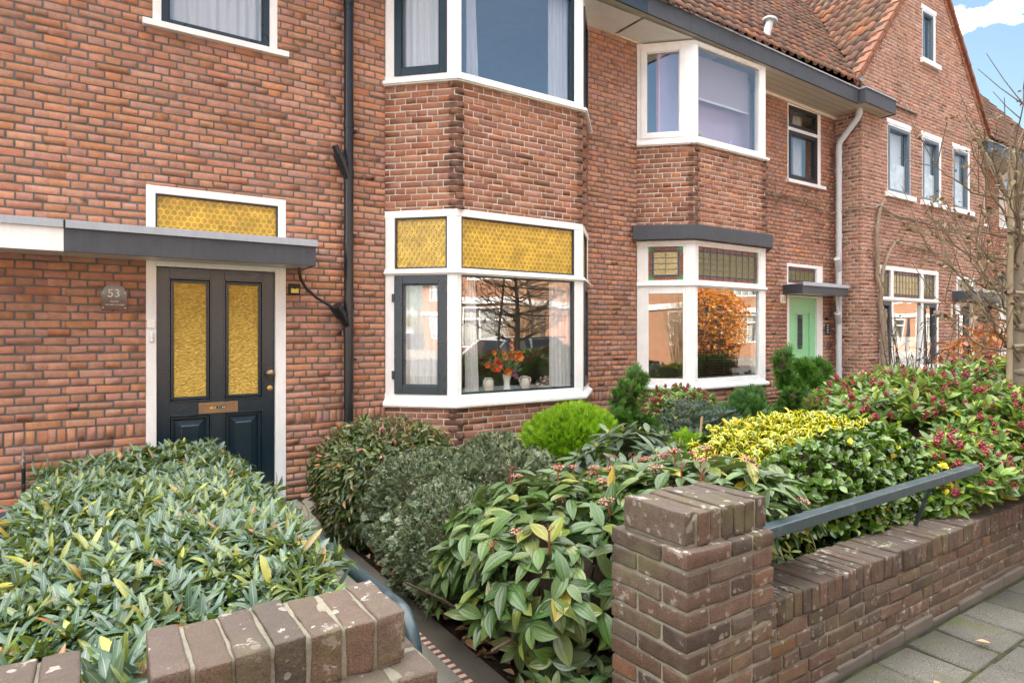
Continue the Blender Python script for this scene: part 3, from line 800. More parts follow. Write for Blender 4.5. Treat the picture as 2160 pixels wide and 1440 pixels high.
# canopy over the door (shared with the neighbour, whose end is white)
def canopy(house, x0, x1, z0, z1, proj, mat, zmat='zinc', y0=WY, left_end=True, screws=()):
    Y = y0-proj
    mb = MB(); mb.box(x0, x1, Y, Y+.022, z0, z1); mb.box(x1-.022, x1, Y+.022, y0, z0, z1)
    if left_end: mb.box(x0, x0+.022, Y+.022, y0, z0, z1)
    c = mb.build('canopy', MAT[mat], house, bevel=.002)
    part('canopy_soffit', c, 'white', lambda m: m.box(x0+.022*left_end, x1-.022, Y+.022, y0, z0+.004, z0+.02))
    part('canopy_flashing', c, zmat, lambda m: (m.box(x0-.004, x1+.01, Y-.012, y0+.005, z1, z1+.012), m.box(x0-.004, x1+.012, Y-.016, Y-.006, z1-.022, z1+.034), m.box(x1+.002, x1+.012, Y-.006, y0, z1-.02, z1+.03)), bevel=.002)
    for x, z in screws: part('screw', c, 'black', lambda m: m.lathe((x, Y, z), [(.006, -.001), (.006, .001)], 8, 'y'))
    return c
canopy(house_a, XA0, 1.575, 2.075, 2.262, .38, 'fascia_grey', left_end=False, screws=[(-.12, 2.215), (.21, 2.21), (.52, 2.205), (.84, 2.20), (1.16, 2.195), (1.5, 2.19)])
canopy(house_n, -2.6, XA0-.001, 2.075, 2.262, .38, 'white', left_end=True)

# black drainpipe with two inlets and the canopy's drain hose
def pipe_collar(m, x, y, z, r): m.tube([(x, y, z-.03), (x, y, z+.03)], r*1.12, 14)
def black_pipe():
    x, y, r = 1.972, 5.735, .044
    p = part('drainpipe', house_a, 'pipe_black', lambda m: (m.tube([(x, y, .0), (x, y, 1.60), (x, y, 3.1), (x, y, 5.25)], r, 16), [pipe_collar(m, x, y, z, r) for z in (1.50, 1.75, 2.35, 3.0, 3.45, 4.6)]), smooth=True)
    part('pipe_inlet', p, 'pipe_black', lambda m: (m.tube([(x, y, 2.93), (x-.03, y-.01, 3.00), (x-.075, y-.03, 3.08)], .042, 14), m.tube([(x-.062, y-.024, 3.06), (x-.115, y-.045, 3.15)], .053, 14), m.tube([(x-.105, y-.04, 3.13), (x-.15, y-.055, 3.22)], .030, 12)), smooth=True)
    part('pipe_inlet', p, 'pipe_black', lambda m: (m.tube([(x, y, 1.56), (x-.06, y-.02, 1.64), (x-.10, y-.03, 1.69)], .040, 14), m.tube([(x-.075, y-.025, 1.66), (x-.145, y-.05, 1.745)], .056, 14)), smooth=True)
    part('drain_hose', p, 'pipe_black', lambda m: m.tube([(1.50, 5.66, 2.10), (1.50, 5.66, 2.04), (1.515, 5.68, 1.98), (1.57, 5.70, 1.90), (1.66, 5.70, 1.82), (1.76, 5.69, 1.76), (1.85, 5.69, 1.71)], .014, 10), smooth=True)
    for z in (2.42, 3.4, 1.25): part('pipe_clip', p, 'pipe_black', lambda m: m.box(x+.03, x+.075, y-.01, y+.06, z-.012, z+.012))
black_pipe()

# bay window of number 53
def bay_53():
    g = B1; FL, FF, FR, L, W = g['FL'], g['FF'], g['FR'], g['L'], g['W']
    w = bay_frame(g, .857, 2.69, (2.06, 2.122), (.10, .10, .050), house=house_a)
    a, b = .10, L-.10
    c, d = .050, W-.115
    # top lights: amber roundels
    for F, p, q in ((FL, a, b), (FF, c, d), (FR, L-b, L-a)):
        sash(w, F, p, q, 2.122, 2.62, 'frame_blue', .016, inner=False)
        pane(w, F, p+.014, q-.014, 2.136, 2.606, 'amber_roundel', -.03, 'amber_pane')
    sash(w, FL, a, b, .905, 2.06, 'frame_blue', .085, -.05, .012); pane(w, FL, a+.08, b-.08, .98, 1.98)
    sash(w, FR, L-b, L-a, .905, 2.06, 'frame_blue', .085, -.05, .012); pane(w, FR, L-b+.08, L-a-.08, .98, 1.98)
    sash(w, FF, c, d, .905, 2.06, 'frame_blue', (.014, .022, .022, .014), inner=False); pane(w, FF, c+.01, d-.015, .92, 2.05)
    for z in (1.05, 1.80): part('hinge', w, 'frame_blue', lambda m: m.fbox(FL, a-.022, a+.004, z, z+.08, .0, .02))
    # upper floor
    w2 = bay_frame(g, 3.957, 5.2, None, (.10, .10, .050), house=house_a, sillz=(3.918, 3.957), lip=False)
    sash(w2, FL, a, b, 4.0, 5.13, 'navy', .075, -.05, .012); pane(w2, FL, a+.07, b-.07, 4.07, 5.06)
    sash(w2, FR, L-b, L-a, 4.0, 5.13, 'navy', .075, -.05, .012); pane(w2, FR, L-b+.07, L-a-.07, 4.07, 5.06)
    sash(w2, FF, c, d, 4.005, 5.13, 'navy', (.010, .045, .006, .02), inner=False); pane(w2, FF, c+.008, d-.04, 4.01, 5.11, 'pane_up')
    inner = [(g['x0']+.05, WY+.12), (g['x0']+.12, WY-.02), (g['x0']+g['t']+.02, WY-g['t']+.075), (g['xr']-.02, WY-g['t']+.075), (g['x1']-.12, WY-.02), (g['x1']-.05, WY+.12)]
    part('window_board', w, 'white', lambda m: m.prism(inner, .86, .907))
    part('bay_floor', house_a, 'white', lambda m: m.prism(inner, 2.66, 2.82))
bay_53()

# ---- the house with the green door ----------------------------------
HB_low = (9.04, 10.04)
holesB = [(5.773, 8.254, -.1, 5.4), (9.045, 10.045, -.1, 2.60), (9.06, 9.985, 3.90, 5.12)]
masonry('wall', house_b, [dict(F=FM, u0=XAB, u1=XC+.02, z0=-.05, z1=5.22, holes=holesB, soldier=True, tooth=(.11, 0))], dark)
bay_wall(house_b, B2, [MAT['brick_brown'], MAT['mortar_light'], MAT['brick_dark']], 3.90)

def bay_leaded(house, g, cornice='fascia_grey', blinds=True):
    FL, FF, FR, L, W = g['FL'], g['FF'], g['FR'], g['L'], g['W']
    w = bay_frame(g, .84, 2.67, (2.085, 2.145), (.12, .115, .050), house=house, sillz=(.79, .84), head=.045)
    a, b = .12, L-.115; c, d = .050, W-.115
    frames = ((FL, a, b, 2, 4, 'glass_straw'), (FF, c, d, 9, 4, 'glass_olive'), (FR, L-b, L-a, 2, 4, 'glass_straw'))
    for F, p, q, nx, nz, ce in frames:
        sash(w, F, p, q, 2.145, 2.625, 'white', .026, inner=False)
        stained(w, F, p+.026, q-.026, 2.171, 2.599, nx, nz, centre=ce, left=F is not FF)
    sash(w, FL, a, b, .888, 2.085, 'white', (.03, .03, .03, .085), inner=False); pane(w, FL, a+.025, b-.025, .91, 2.005)
    sash(w, FR, L-b, L-a, .888, 2.085, 'white', (.03, .03, .03, .085), inner=False); pane(w, FR, L-b+.025, L-a-.025, .91, 2.005)
    sash(w, FF, c, d, .888, 2.085, 'white', (.010, .02, .03, .012), inner=False); pane(w, FF, c+.005, d-.015, .91, 2.08)
    part('bay_cornice', house, cornice, lambda m: m.sweep([(g['x0']-.07, WY), (g['x0']+g['t']-.01, WY-g['t']), (g['xr']+.01, WY-g['t']), (g['x1']+.07, WY)], [(-.02, 2.675), (.085, 2.675), (.085, 2.852), (.07, 2.86), (-.02, 2.866)]), bevel=.003)
    w2 = bay_frame(g, 3.93, 5.19, None, (.055, .12, .060), house=house, sillz=(3.885, 3.93), lip=False, head=.05)
    sash(w2, FL, .055, L-.12, 3.978, 5.14, 'white', .065, -.05, .014); pane(w2, FL, .115, L-.18, 4.04, 5.08, 'pane_up')
    sash(w2, FR, .12, L-.055, 3.978, 5.14, 'white', .065, -.05, .014); pane(w2, FR, .18, L-.115, 4.04, 5.08)
    sash(w2, FF, .06, W-.115, 3.978, 5.14, 'white', .012, inner=False); pane(w2, FF, .066, W-.12, 3.985, 5.13)
    inner = [(g['x0']+.05, WY+.12), (g['x0']+.12, WY-.02), (g['x0']+g['t']+.02, WY-g['t']+.075), (g['xr']-.02, WY-g['t']+.075), (g['x1']-.12, WY-.02), (g['x1']-.05, WY+.12)]
    part('window_board', w, 'white', lambda m: m.prism(inner, .845, .885))
    part('bay_floor', house, 'white', lambda m: m.prism(inner, 2.66, 2.82))
bay_leaded(house_b, B2)

def small_upper(house, x0, x1, z0=3.90, z1=5.12, left_white=True):
    F = FM; mb = MB(); frame_boxes(mb, F, x0, x1, z0+.02, z1, (.022, .10, .02, .03), -.09, .002); mb.fbox(F, x0+.022, x1-.10, 4.70, 4.755, -.09, .002)
    w = mb.build('window', MAT['white'], house, bevel=.003)
    part('sill', w, 'white', lambda m: m.fbox(F, x0-.05, x1+.09, z0-.035, z0+.02, -.1, .05), bevel=.003)
    sash(w, F, x0+.022, x1-.10, z0+.04, 4.70, 'black', .06, -.05, .008); pane(w, F, x0+.075, x1-.155, z0+.095, 4.645)
    sash(w, F, x0+.022, x1-.10, 4.755, z1-.03, 'black', .05, -.05, .008); pane(w, F, x0+.07, x1-.145, 4.80, z1-.075)
small_upper(house_b, 9.06, 9.985)

def green_door(house, x0, x1, mat='door_green', glass=True):
    F = FM; mb = MB()
    a, b = x0+.055, x1-.17
    mb.fbox(F, x0, a, .02, 2.10, -.1, .003); mb.fbox(F, b, x1, .02, 2.10, -.1, .003); mb.fbox(F, a, b, 2.065, 2.10, -.1, .003)
    d = mb.build('front_door', MAT['white'], house, bevel=.003)
    lf = MB(); lf.fbox(F, a, b, .03, 2.063, -.08, -.050)
    m = (a+b)/2; bw = (b-a)
    gu0, gu1 = a+bw*.32, a+bw*.55
    def q(u): return a+bw*u
    for u0, u1 in ((0, .22), (.80, 1.0)): lf.fbox(F, q(u0), q(u1), .03, 2.063, -.05, -.032)
    lf.fbox(F, q(.22), q(.80), 1.82, 2.063, -.05, -.032); lf.fbox(F, q(.22), q(.80), .03, .22, -.05, -.032)
    lf.fbox(F, q(.57), q(.64), .22, 1.82, -.05, -.032); lf.fbox(F, q(.22), q(.30), .22, 1.82, -.05, -.032)
    lf.fbox(F, q(.30), q(.57), 1.06, 1.21, -.05, -.028)
    frame_boxes(lf, F, q(.30), q(.57), 1.21, 1.82, .028, -.05, -.022)
    lf.build('door_leaf', MAT[mat], d, bevel=.003)
    stained(d, F, q(.30)+.028, q(.57)-.028, 1.238, 1.792, 2, 4, b=.03, centre='glass_violet', border='glass_violet', corner='glass_straw', w=-.035)
    part('door_knob', d, 'chrome', lambda mm: mm.lathe(F.p(q(.08), .98, -.032), [(.02, 0), (.02, .005), (.01, .01), (.01, .03), (.022, .04), (.018, .06), (.004, .066)], 14, 'y'), smooth=True)
    tw = MB(); frame_boxes(tw, F, x0, x1, 2.25, 2.60, (.03, .17, .04, .05), -.09, .003)
    t = tw.build('transom_window', MAT['white'], house, bevel=.003)
    stained(t, F, x0+.03, x1-.17, 2.29, 2.55, 6, 2, b=.035, centre='glass_olive', left=False)
green_door(house_b, 9.045, 10.045)
canopy(house_b, 8.93, 10.22, 2.105, 2.245, .33, 'fascia_grey')

def grey_pipe():
    y, r, x = 5.66, .047, 10.29
    p = part('drainpipe', house_b, 'pipe_grey', lambda m: (m.tube([(x, y, .3), (x, y, 1.5), (x, y, 3.0), (x, y, 4.60), (x, y-.02, 4.67), (x+.02, y-.28, 4.97), (x+.02, y-.32, 5.04), (x+.02, y-.32, 5.16)], r, 16), [pipe_collar(m, x, y, z, r) for z in (.9, 2.0, 3.1, 4.2, 4.5)], pipe_collar(m, x+.02, y-.32, 5.07, r)), smooth=True)
    part('pipe_inlet', p, 'pipe_grey', lambda m: m.tube([(x, y, 2.52), (x-.05, y-.02, 2.60), (x-.15, y-.05, 2.72)], .048, 14), smooth=True)
    part('pipe_inlet', p, 'pipe_grey', lambda m: (m.tube([(x, y, 1.66), (x-.05, y-.02, 1.74), (x-.13, y-.05, 1.83)], .05, 14), m.tube([(x-.12, y-.05, 1.81), (x-.20, y-.06, 2.10)], .02, 10)), smooth=True)
grey_pipe()

# ---- eaves -----------------------------------------------------------
def slab(m, x0, x1, y0, y1, zl, zr, h, mi=0):
    m.add([(x0,y0,zl),(x1,y0,zr),(x1,y1,zr),(x0,y1,zl),(x0,y0,zl+h),(x1,y0,zr+h),(x1,y1,zr+h),(x0,y1,zl+h)],
          [(0,3,2,1),(4,5,6,7),(0,1,5,4),(1,2,6,5),(2,3,7,6),(3,0,4,7)], mi)
def zf(x): return 5.235-(x-5.37)*.023
EY = 5.215
def eaves(house, x0, x1, mat, jog=False):
    xe = 10.06 if jog else x1
    def fa(m):
        slab(m, x0, xe, EY, EY+.025, zf(x0), zf(xe), .215)
        if jog:
            slab(m, xe, xe+.025, EY-.11, EY, zf(xe), zf(xe), .215); slab(m, xe+.025, 11.03, EY-.11, EY-.085, zf(xe), zf(11.0), .215); slab(m, 11.005, 11.03, EY-.085, 5.335, zf(11), zf(11), .215)
    g = part('gutter_board', house, mat, fa, bevel=.003)
    def zi(m):
        slab(m, x0, xe, EY-.018, EY+.05, zf(x0)+.217, zf(xe)+.217, .022)
        if jog: slab(m, xe-.015, 11.05, EY-.128, EY-.018, zf(xe)+.217, zf(11.0)+.217, .022); slab(m, xe+.03, 11.05, EY-.018, 5.335, zf(xe)+.217, zf(11.0)+.217, .02)
    part('gutter_edge', g, 'zinc', zi, bevel=.003)
    def so(m):
        slab(m, x0, min(xe, XC), EY+.025, WY+.05, zf(x0)+.012, zf(min(xe, XC))+.012, .02)
        if jog: slab(m, xe+.025, 11.005, EY-.085, 5.34, zf(xe)+.012, zf(11)+.012, .02); slab(m, xe, XC, EY, WY, zf(xe)+.011, zf(XC)+.011, .02)
    part('soffit', g, 'soffit', so)
    part('soffit_trim', g, 'cream', lambda m: slab(m, x0, min(x1, XC), WY-.03, WY-.002, zf(x0)-.03, zf(min(x1, XC))-.03, .042))
eaves(house_n, -6.0, XA0-.002, 'fascia_blue'); eaves(house_a, XA0, XAB-.002, 'fascia_blue'); eaves(house_b, XAB, XC, 'fascia_grey', True)

# ---- roofs -----------------------------------------------------------
def tiles(name, parent, O, U, Sd, nu, ns, du=.205, ds=.285, keep=None, mat='roof_tile', shift=0.0):
    O, U, Sd = map(np.array, (O, U, Sd)); U = U/np.linalg.norm(U); Sd = Sd/np.linalg.norm(Sd)
    N = np.cross(U, Sd); N = N if N[2] > 0 else -N
    prof = [(0, .020), (.035, .040), (.075, .046), (.11, .030), (.15, .008), (.19, .004), (.225, .014)]
    T = []
    for s, dz in ((-.02, .020), (ds+.03, .0)): T += [(u, s, w+dz) for u, w in prof]
    T += [(u, -.02, w+.002) for u, w in prof]
    T = np.array(T); k = len(prof)
    q = [(i, i+1, k+i+1, k+i) for i in range(k-1)]+[(2*k+i, 2*k+i+1, i+1, i) for i in range(k-1)]
    I, Jj = np.meshgrid(np.arange(nu), np.arange(ns), indexing='ij'); I, Jj = I.ravel(), Jj.ravel()
    cu, cs = I*du, Jj*ds
    if keep is not None:
        C = O+cu[:, None]*U+cs[:, None]*Sd+U*du/2+Sd*ds/2
        ok = np.array([keep(*c) for c in C]); cu, cs = cu[ok], cs[ok]
    n = len(cu); L = np.repeat(T[None], n, 0)
    L[..., 0] += (cu+rng.normal(0, .003, n))[:, None]; L[..., 1] += (cs+rng.normal(0, .005, n))[:, None]; L[..., 2] += rng.normal(0, .003, n)[:, None]
    V = O+L[..., :1]*U+L[..., 1:2]*Sd+L[..., 2:]*N
    Q = (np.array(q)[None]+(np.arange(n)*len(T))[:, None, None]).reshape(-1, 4)
    return np_mesh(name, V.reshape(-1, 3), Q, [MAT[mat]], parent, smooth=True)

SB = 1.26                                  # rise of the terrace roof
RY = 8.35
def zroof(y): return 5.47+SB*(y-5.25)
AX = 12.79; GS = 1.165
def zg(x): return 8.62-GS*abs(x-AX)        # gable roof
def terrace_roof(house, x0, x1, keep=None):
    r = tiles('roof', house, (x0, 5.22, 5.44), (1, 0, 0), (0, 1, SB), int((x1-x0)/.19)+1, 23, du=.19, ds=.225, keep=keep)
    part('roof_deck', r, 'black', lambda m: (m.add([(x0,5.3,5.40),(x1,5.3,5.40),(x1,RY,zroof(RY)-.1),(x0,RY,zroof(RY)-.1)], [(0,1,2,3)]), m.add([(x0,RY,zroof(RY)-.1),(x1,RY,zroof(RY)-.1),(x1,10.7,5.35),(x0,10.7,5.35)], [(0,1,2,3)])))
    part('ridge', r, 'verge_tile', lambda m: m.tube([(x0, RY, zroof(RY)-.03), (x1, RY, zroof(RY)-.03)], .11, 10))
    return r
terrace_roof(house_n, -6.0, XA0-.01); terrace_roof(house_a, XA0, XAB-.01)
roof_b = terrace_roof(house_b, XAB, 12.3, lambda x, y, z: z > zg(x)-.02 and x < 12.6 or x < 10.0)
def vent(m):
    m.tube([(7.86, 5.42, 5.50), (8.00, 5.40, 5.93)], .055, 14); m.tube([(7.998, 5.40, 5.925), (8.008, 5.40, 5.955)], [.105, .105], 14)
part('flue_pipe', roof_b, 'pipe_grey', vent, smooth=True)
def lead_valley(m):
    pts = []
    for z in np.linspace(5.5, 8.3, 9):
        x = AX-(8.62-z)/GS; y = 5.25+(z-5.47)/SB; pts.append((x, y, z))
    for i in range(8):
        a, b = Vector(pts[i]), Vector(pts[i+1])
        m.add([a+Vector((-.12, 0, -.03)), a+Vector((.06, -.10, .0)), b+Vector((.06, -.10, .0)), b+Vector((-.12, 0, -.03))], [(0, 1, 2, 3)])
part('valley_lead', roof_b, 'slate', lead_valley)

# ---- the gabled house -------------------------------------------------
GY = 5.344; FG = Face(0, GY, 1, 0); FGS = Face(XC, WY, 0, -1)
GX1 = 15.2
gw = [(11.236, 12.043), (12.491, 13.25), (13.754, 14.5)]
holesC = [(a, b, 3.88, 5.10) for a, b in gw]+[(12.491, 13.016, 6.45, 7.40), (10.97, 13.14, .86, 2.64), (13.92, 14.72, -.1, 2.60)]
def glim(z): d = (8.62-.06-z)/GS; return (AX-d, AX+d) if z > 5.3 else (XC, GX1)
masonry('wall', house_c, [dict(F=FG, u0=XC, u1=GX1, z0=-.05, z1=8.5, holes=holesC, lim=glim, phase=.07, rec=.004, jt=.012),
                          dict(F=FGS, u0=0, u1=.4555, z0=-.05, z1=5.2, depth=.03, rec=.004, jt=.012)], [MAT['brick_pale'], MAT['mortar_gable']])
part('rear_wall', house_c, 'mortar_wall', lambda m: (m.add([(XC,11,0),(GX1,11,0),(GX1,11,5.8),(AX,11,8.6),(XC,11,5.8)], [(0,1,2,3,4)]),
     m.add([(GX1,GY+.03,0),(GX1,11,0),(GX1,11,5.7),(GX1,GY+.03,5.7)], [(0,1,2,3)]), m.add([(XC,WY+.1,0),(XC,11,0),(XC,11,5.7),(XC,WY+.1,5.7)], [(0,1,2,3)])))
part('room', house_c, ['room', 'floorwood', 'white'], lambda m: [m.add([(XC+.1,d,z0),(GX1-.1,d,z0),(GX1-.1,d,z1),(XC+.1,d,z1)], [(0,1,2,3)], 0) or m.add([(XC+.1,GY+.1,z1),(GX1-.1,GY+.1,z1),(GX1-.1,d,z1),(XC+.1,d,z1)], [(0,1,2,3)], 2) or m.add([(XC+.1,GY+.1,z0),(GX1-.1,GY+.1,z0),(GX1-.1,d,z0),(XC+.1,d,z0)], [(0,1,2,3)], 1) for z0, z1, d in ((.08, 2.68, 8.4), (2.9, 5.3, 8.4), (5.5, 7.6, 7.5))])
def gable_windows():
    for k, (a, b, z0, z1) in enumerate([(x0, x1, 3.88, 5.10) for x0, x1 in gw]+[(12.491, 13.016, 6.45, 7.40)]):
        F = FG; mb = MB(); rw = .10 if k else .03
        frame_boxes(mb, F, a, b, z0, z1, (.012, rw, .03, .05), -.09, .004)
        w = mb.build('window', MAT['white'], house_c, bevel=.003)
        part('lintel', w, 'white', lambda m: m.fbox(F, a-.035, b+.02, z1-.015, z1+.065, -.05, .012), bevel=.004)
        part('sill', w, 'white', lambda m: m.fbox(F, a-.07, b+.12, z0-.06, z0+.03, -.09, .055), bevel=.004)
        sash(w, F, a+.012, b-rw, z0+.03, z1-.05, 'frame_light', .055 if k < 3 else .04, -.05, .012)
        p0, p1 = a+.06, b-rw-.045
        if k < 3:
            pane(w, F, p0, p1, z0+.08, z1-.10, 'pane_far')
            np_mesh('frosted_film', [F.p(p0, z0+.08, -.05), F.p(p1, z0+.08, -.05), F.p(p1, z0+.56, -.05), F.p(p0, z0+.56, -.05)], [(0,1,2,3)], [MAT['frost']], w)
            np_mesh('sheer_blind', [F.p(p0, z0+.56, -.12), F.p(p1, z0+.56, -.12), F.p(p1, z1-.1, -.12), F.p(p0, z1-.1, -.12)], [(0,1,2,3)], [MAT['voile']], w)
        else:
            pane(w, F, p0, p1, z0+.07, z1-.09, 'pane_far')
            np_mesh('sheer_blind', [F.p(p0, z0+.08, -.12), F.p(p1, z0+.08, -.12), F.p(p1, z1-.1, -.12), F.p(p0, z1-.1, -.12)], [(0,1,2,3)], [MAT['voile']], w)
paint('frame_light', (.10, .135, .17), .4, .5, .1)
gable_windows()
def gable_ground():
    F = FG; a, b, z0, z1 = 10.97, 13.14, .86, 2.64; m1, m2, t0, t1 = 11.36, 12.46, 2.045, 2.115
    mb = MB(); frame_boxes(mb, F, a, b, z0, z1, (.03, .09, .07, .07), -.09, .004)
    mb.fbox(F, a+.03, b-.09, t0, t1, -.09, .004); mb.fbox(F, a, b, t0+.02, t0+.04, .004, .03)
    for x in (m1, m2): mb.fbox(F, x, x+.085, z0+.07, t0, -.09, .003); mb.fbox(F, x, x+.085, t1, z1-.07, -.09, .003)
    w = mb.build('window', MAT['white'], house_c, bevel=.003)
    part('sill', w, 'white', lambda m: m.fbox(F, a-.02, b+.05, z0-.05, z0, -.09, .055), bevel=.004)
    for i, (p, q) in enumerate(((a+.03, m1), (m1+.085, m2), (m2+.085, b-.09))):
        stained(w, F, p, q, t1, z1-.07, (3, 8, 3)[i], 3, b=.04, centre='glass_straw' if i == 1 else 'glass_olive')
        if i != 1: sash(w, F, p, q, z0+.07, t0, 'fascia_grey', .075, -.05, .01); pane(w, F, p+.07, q-.07, z0+.14, t0-.07)
        else: pane(w, F, p, q, z0+.07, t0)
        np_mesh('frosted_film', [F.p(p, z0+.07, -.055), F.p(q, z0+.07, -.055), F.p(q, z0+.57, -.055), F.p(p, z0+.57, -.055)], [(0,1,2,3)], [MAT['frost']], w)
gable_ground()
def gable_door():
    F = FG; mb = MB(); x0, x1 = 13.92, 14.72
    mb.fbox(F, x0, x0+.04, .02, 2.1, -.1, .003); mb.fbox(F, x1-.16, x1, .02, 2.1, -.1, .003); mb.fbox(F, x0+.04, x1-.16, 2.03, 2.1, -.1, .003)
    d = mb.build('front_door', MAT['cream'], house_c, bevel=.003)
    part('door_leaf', d, 'fascia_grey', lambda m: (m.fbox(F, x0+.04, x1-.16, .03, 2.03, -.08, -.05), frame_boxes(m, F, x0+.04, x1-.16, .03, 2.03, (.16, .22, .9, .16), -.05, -.03)), bevel=.003)
    pane(d, F, x0+.2, x1-.38, .93, 1.87, 'pane', -.045)
    tw = MB(); frame_boxes(tw, F, x0, x1, 2.28, 2.60, (.03, .15, .03, .06), -.09, .004)
    t = tw.build('transom_window', MAT['white'], house_c, bevel=.003); pane(t, F, x0+.03, x1-.15, 2.31, 2.54, 'glass_olive')
gable_door()
canopy(house_c, 13.72, 15.42, 2.12, 2.30, .34, 'fascia_grey', y0=GY)
part('drainpipe', house_c, 'pipe_black', lambda m: m.tube([(14.98, GY-.2, 2.11), (14.98, GY-.2, 2.04), (15.08, GY-.09, 1.93), (15.08, GY-.07, 1.8), (15.08, GY-.07, 0)], .038, 12), smooth=True)
# raking brick course, verge tiles and roof slopes
def rake(m, sides):
    for s in sides:
        sl = math.hypot(1, GS); ux, uz = 1/sl, GS/sl
        n = int(2.72*sl/.062)
        for i in range(n):
            d = i*.062
            cx = AX-s*(2.78-ux*d) if s < 0 else AX+(2.78-ux*d)
            cx = AX+s*(2.78-ux*d); cz = zg(AX+2.78)+uz*d-.10
            a = Vector((cx, 0, cz)); t = Vector((-s*ux, 0, uz))*.025; nn = Vector((s*uz, 0, ux))*.05
            P = [a-t-nn, a+t-nn, a+t+nn, a-t+nn]
            y0, y1 = GY-.012+R.uniform(-.003, .003), GY+.05
            m.add([(p.x, y0, p.z) for p in P]+[(p.x, y1, p.z) for p in P], [(0,1,2,3),(0,4,5,1),(1,5,6,2),(2,6,7,3),(3,7,4,0)])
for s_ in (-1, 1): part('raking_course', house_c, 'brick_brown', lambda m: rake(m, (s_,)))
def verge(m):
    for s in (-1, 1):
        sl = math.hypot(1, GS); ux, uz = 1/sl, GS/sl
        for i in range(15):
            d = i*.285; d2 = d+.32
            a = Vector((AX+s*(2.72-ux*d), 0, zg(AX+2.72)+uz*d)); b = Vector((AX+s*(2.72-ux*d2), 0, zg(AX+2.72)+uz*d2))
            nn = Vector((s*uz, 0, ux)); t0, t1 = .062+R.uniform(-.004, .004), .040
            P = [a-nn*.02, b-nn*.02, b+nn*t1, a+nn*t0]
            y0, y1 = GY-.065, GY+.10
            m.add([(p.x, y0, p.z) for p in P]+[(p.x, y1, p.z) for p in P], [(0,1,2,3),(0,4,5,1),(1,5,6,2),(2,6,7,3),(3,7,4,0)])
roof_c = tiles('roof', house_c, (10.02, GY-.0, zg(10.02)), (0, 1, 0), (1, 0, GS), 20, 15, keep=lambda x, y, z: z > zroof(y)-.05 or y < 5.5)
part('verge_tiles', roof_c, 'verge_tile', verge, bevel=.008)
tiles('roof_slope', roof_c, (15.56, GY, zg(15.56)), (0, 1, 0), (-1, 0, GS), 20, 15)
part('roof_deck', roof_c, 'black', lambda m: (m.add([(10.1,GY+.02,zg(10.1)-.06),(AX,GY+.02,8.56),(AX,11,8.56),(10.1,11,zg(10.1)-.06)], [(0,1,2,3)]), m.add([(15.5,GY+.02,zg(15.5)-.06),(AX,GY+.02,8.56),(AX,11,8.56),(15.5,11,zg(15.5)-.06)], [(0,1,2,3)])))
part('ridge', roof_c, 'verge_tile', lambda m: m.tube([(AX, GY-.06, 8.62), (AX, 11, 8.62)], .11, 10))

# ---- the farthest house ------------------------------------------------
holesD = [(15.55, 16.50, -.1, 2.6), (15.60, 16.52, 3.9, 5.12), (17.33, 19.81, -.1, 5.4)]
masonry('wall', house_d, [dict(F=FM, u0=GX1, u1=20.6, z0=-.05, z1=5.2, holes=holesD, soldier=True)], dark)
bay_wall(house_d, B3, [MAT['brick_brown'], MAT['mortar_light'], MAT['brick_dark']], 3.90)
bay_leaded(house_d, B3, 'fascia_blue')
small_upper(house_d, 15.60, 16.52)
green_door(house_d, 15.55, 16.50, 'fascia_grey')
canopy(house_d, 15.45, 16.7, 2.105, 2.245, .33, 'fascia_grey')
shell(house_d, GX1, 20.6, side=(False, True))
def zf_flat(): pass
def eaves_d():
    g = part('gutter_board', house_d, 'fascia_blue', lambda m: (m.box(15.02, 20.6, EY, EY+.025, 5.17, 5.385), m.box(15.02, 15.045, EY+.025, 5.34, 5.17, 5.385)), bevel=.003)
    part('gutter_edge', g, 'zinc', lambda m: m.box(15.0, 20.6, EY-.018, EY+.05, 5.387, 5.41))
    part('soffit', g, 'soffit', lambda m: m.box(15.045, 20.6, EY+.025, WY+.05, 5.19, 5.21))
eaves_d()
roof_d = tiles('roof', house_d, (13.3, 5.22, 5.44), (1, 0, 0), (0, 1, SB), 36, 17, keep=lambda x, y, z: z > zg(x)-.02)
part('roof_deck', roof_d, 'black', lambda m: (m.add([(15.4,5.3,5.4),(20.6,5.3,5.4),(20.6,RY,zroof(RY)-.1),(13.3,RY,zroof(RY)-.1)], [(0,1,2,3)]), m.add([(13.3,RY,zroof(RY)-.1),(20.6,RY,zroof(RY)-.1),(20.6,10.7,5.35),(15,10.7,5.35)], [(0,1,2,3)])))
part('roof_window', roof_d, 'zinc', lambda m: m.add([(15.75,5.72,zroof(5.72)+.06),(16.35,5.72,zroof(5.72)+.06),(16.35,6.2,zroof(6.2)+.06),(15.75,6.2,zroof(6.2)+.06)], [(0,1,2,3)]))
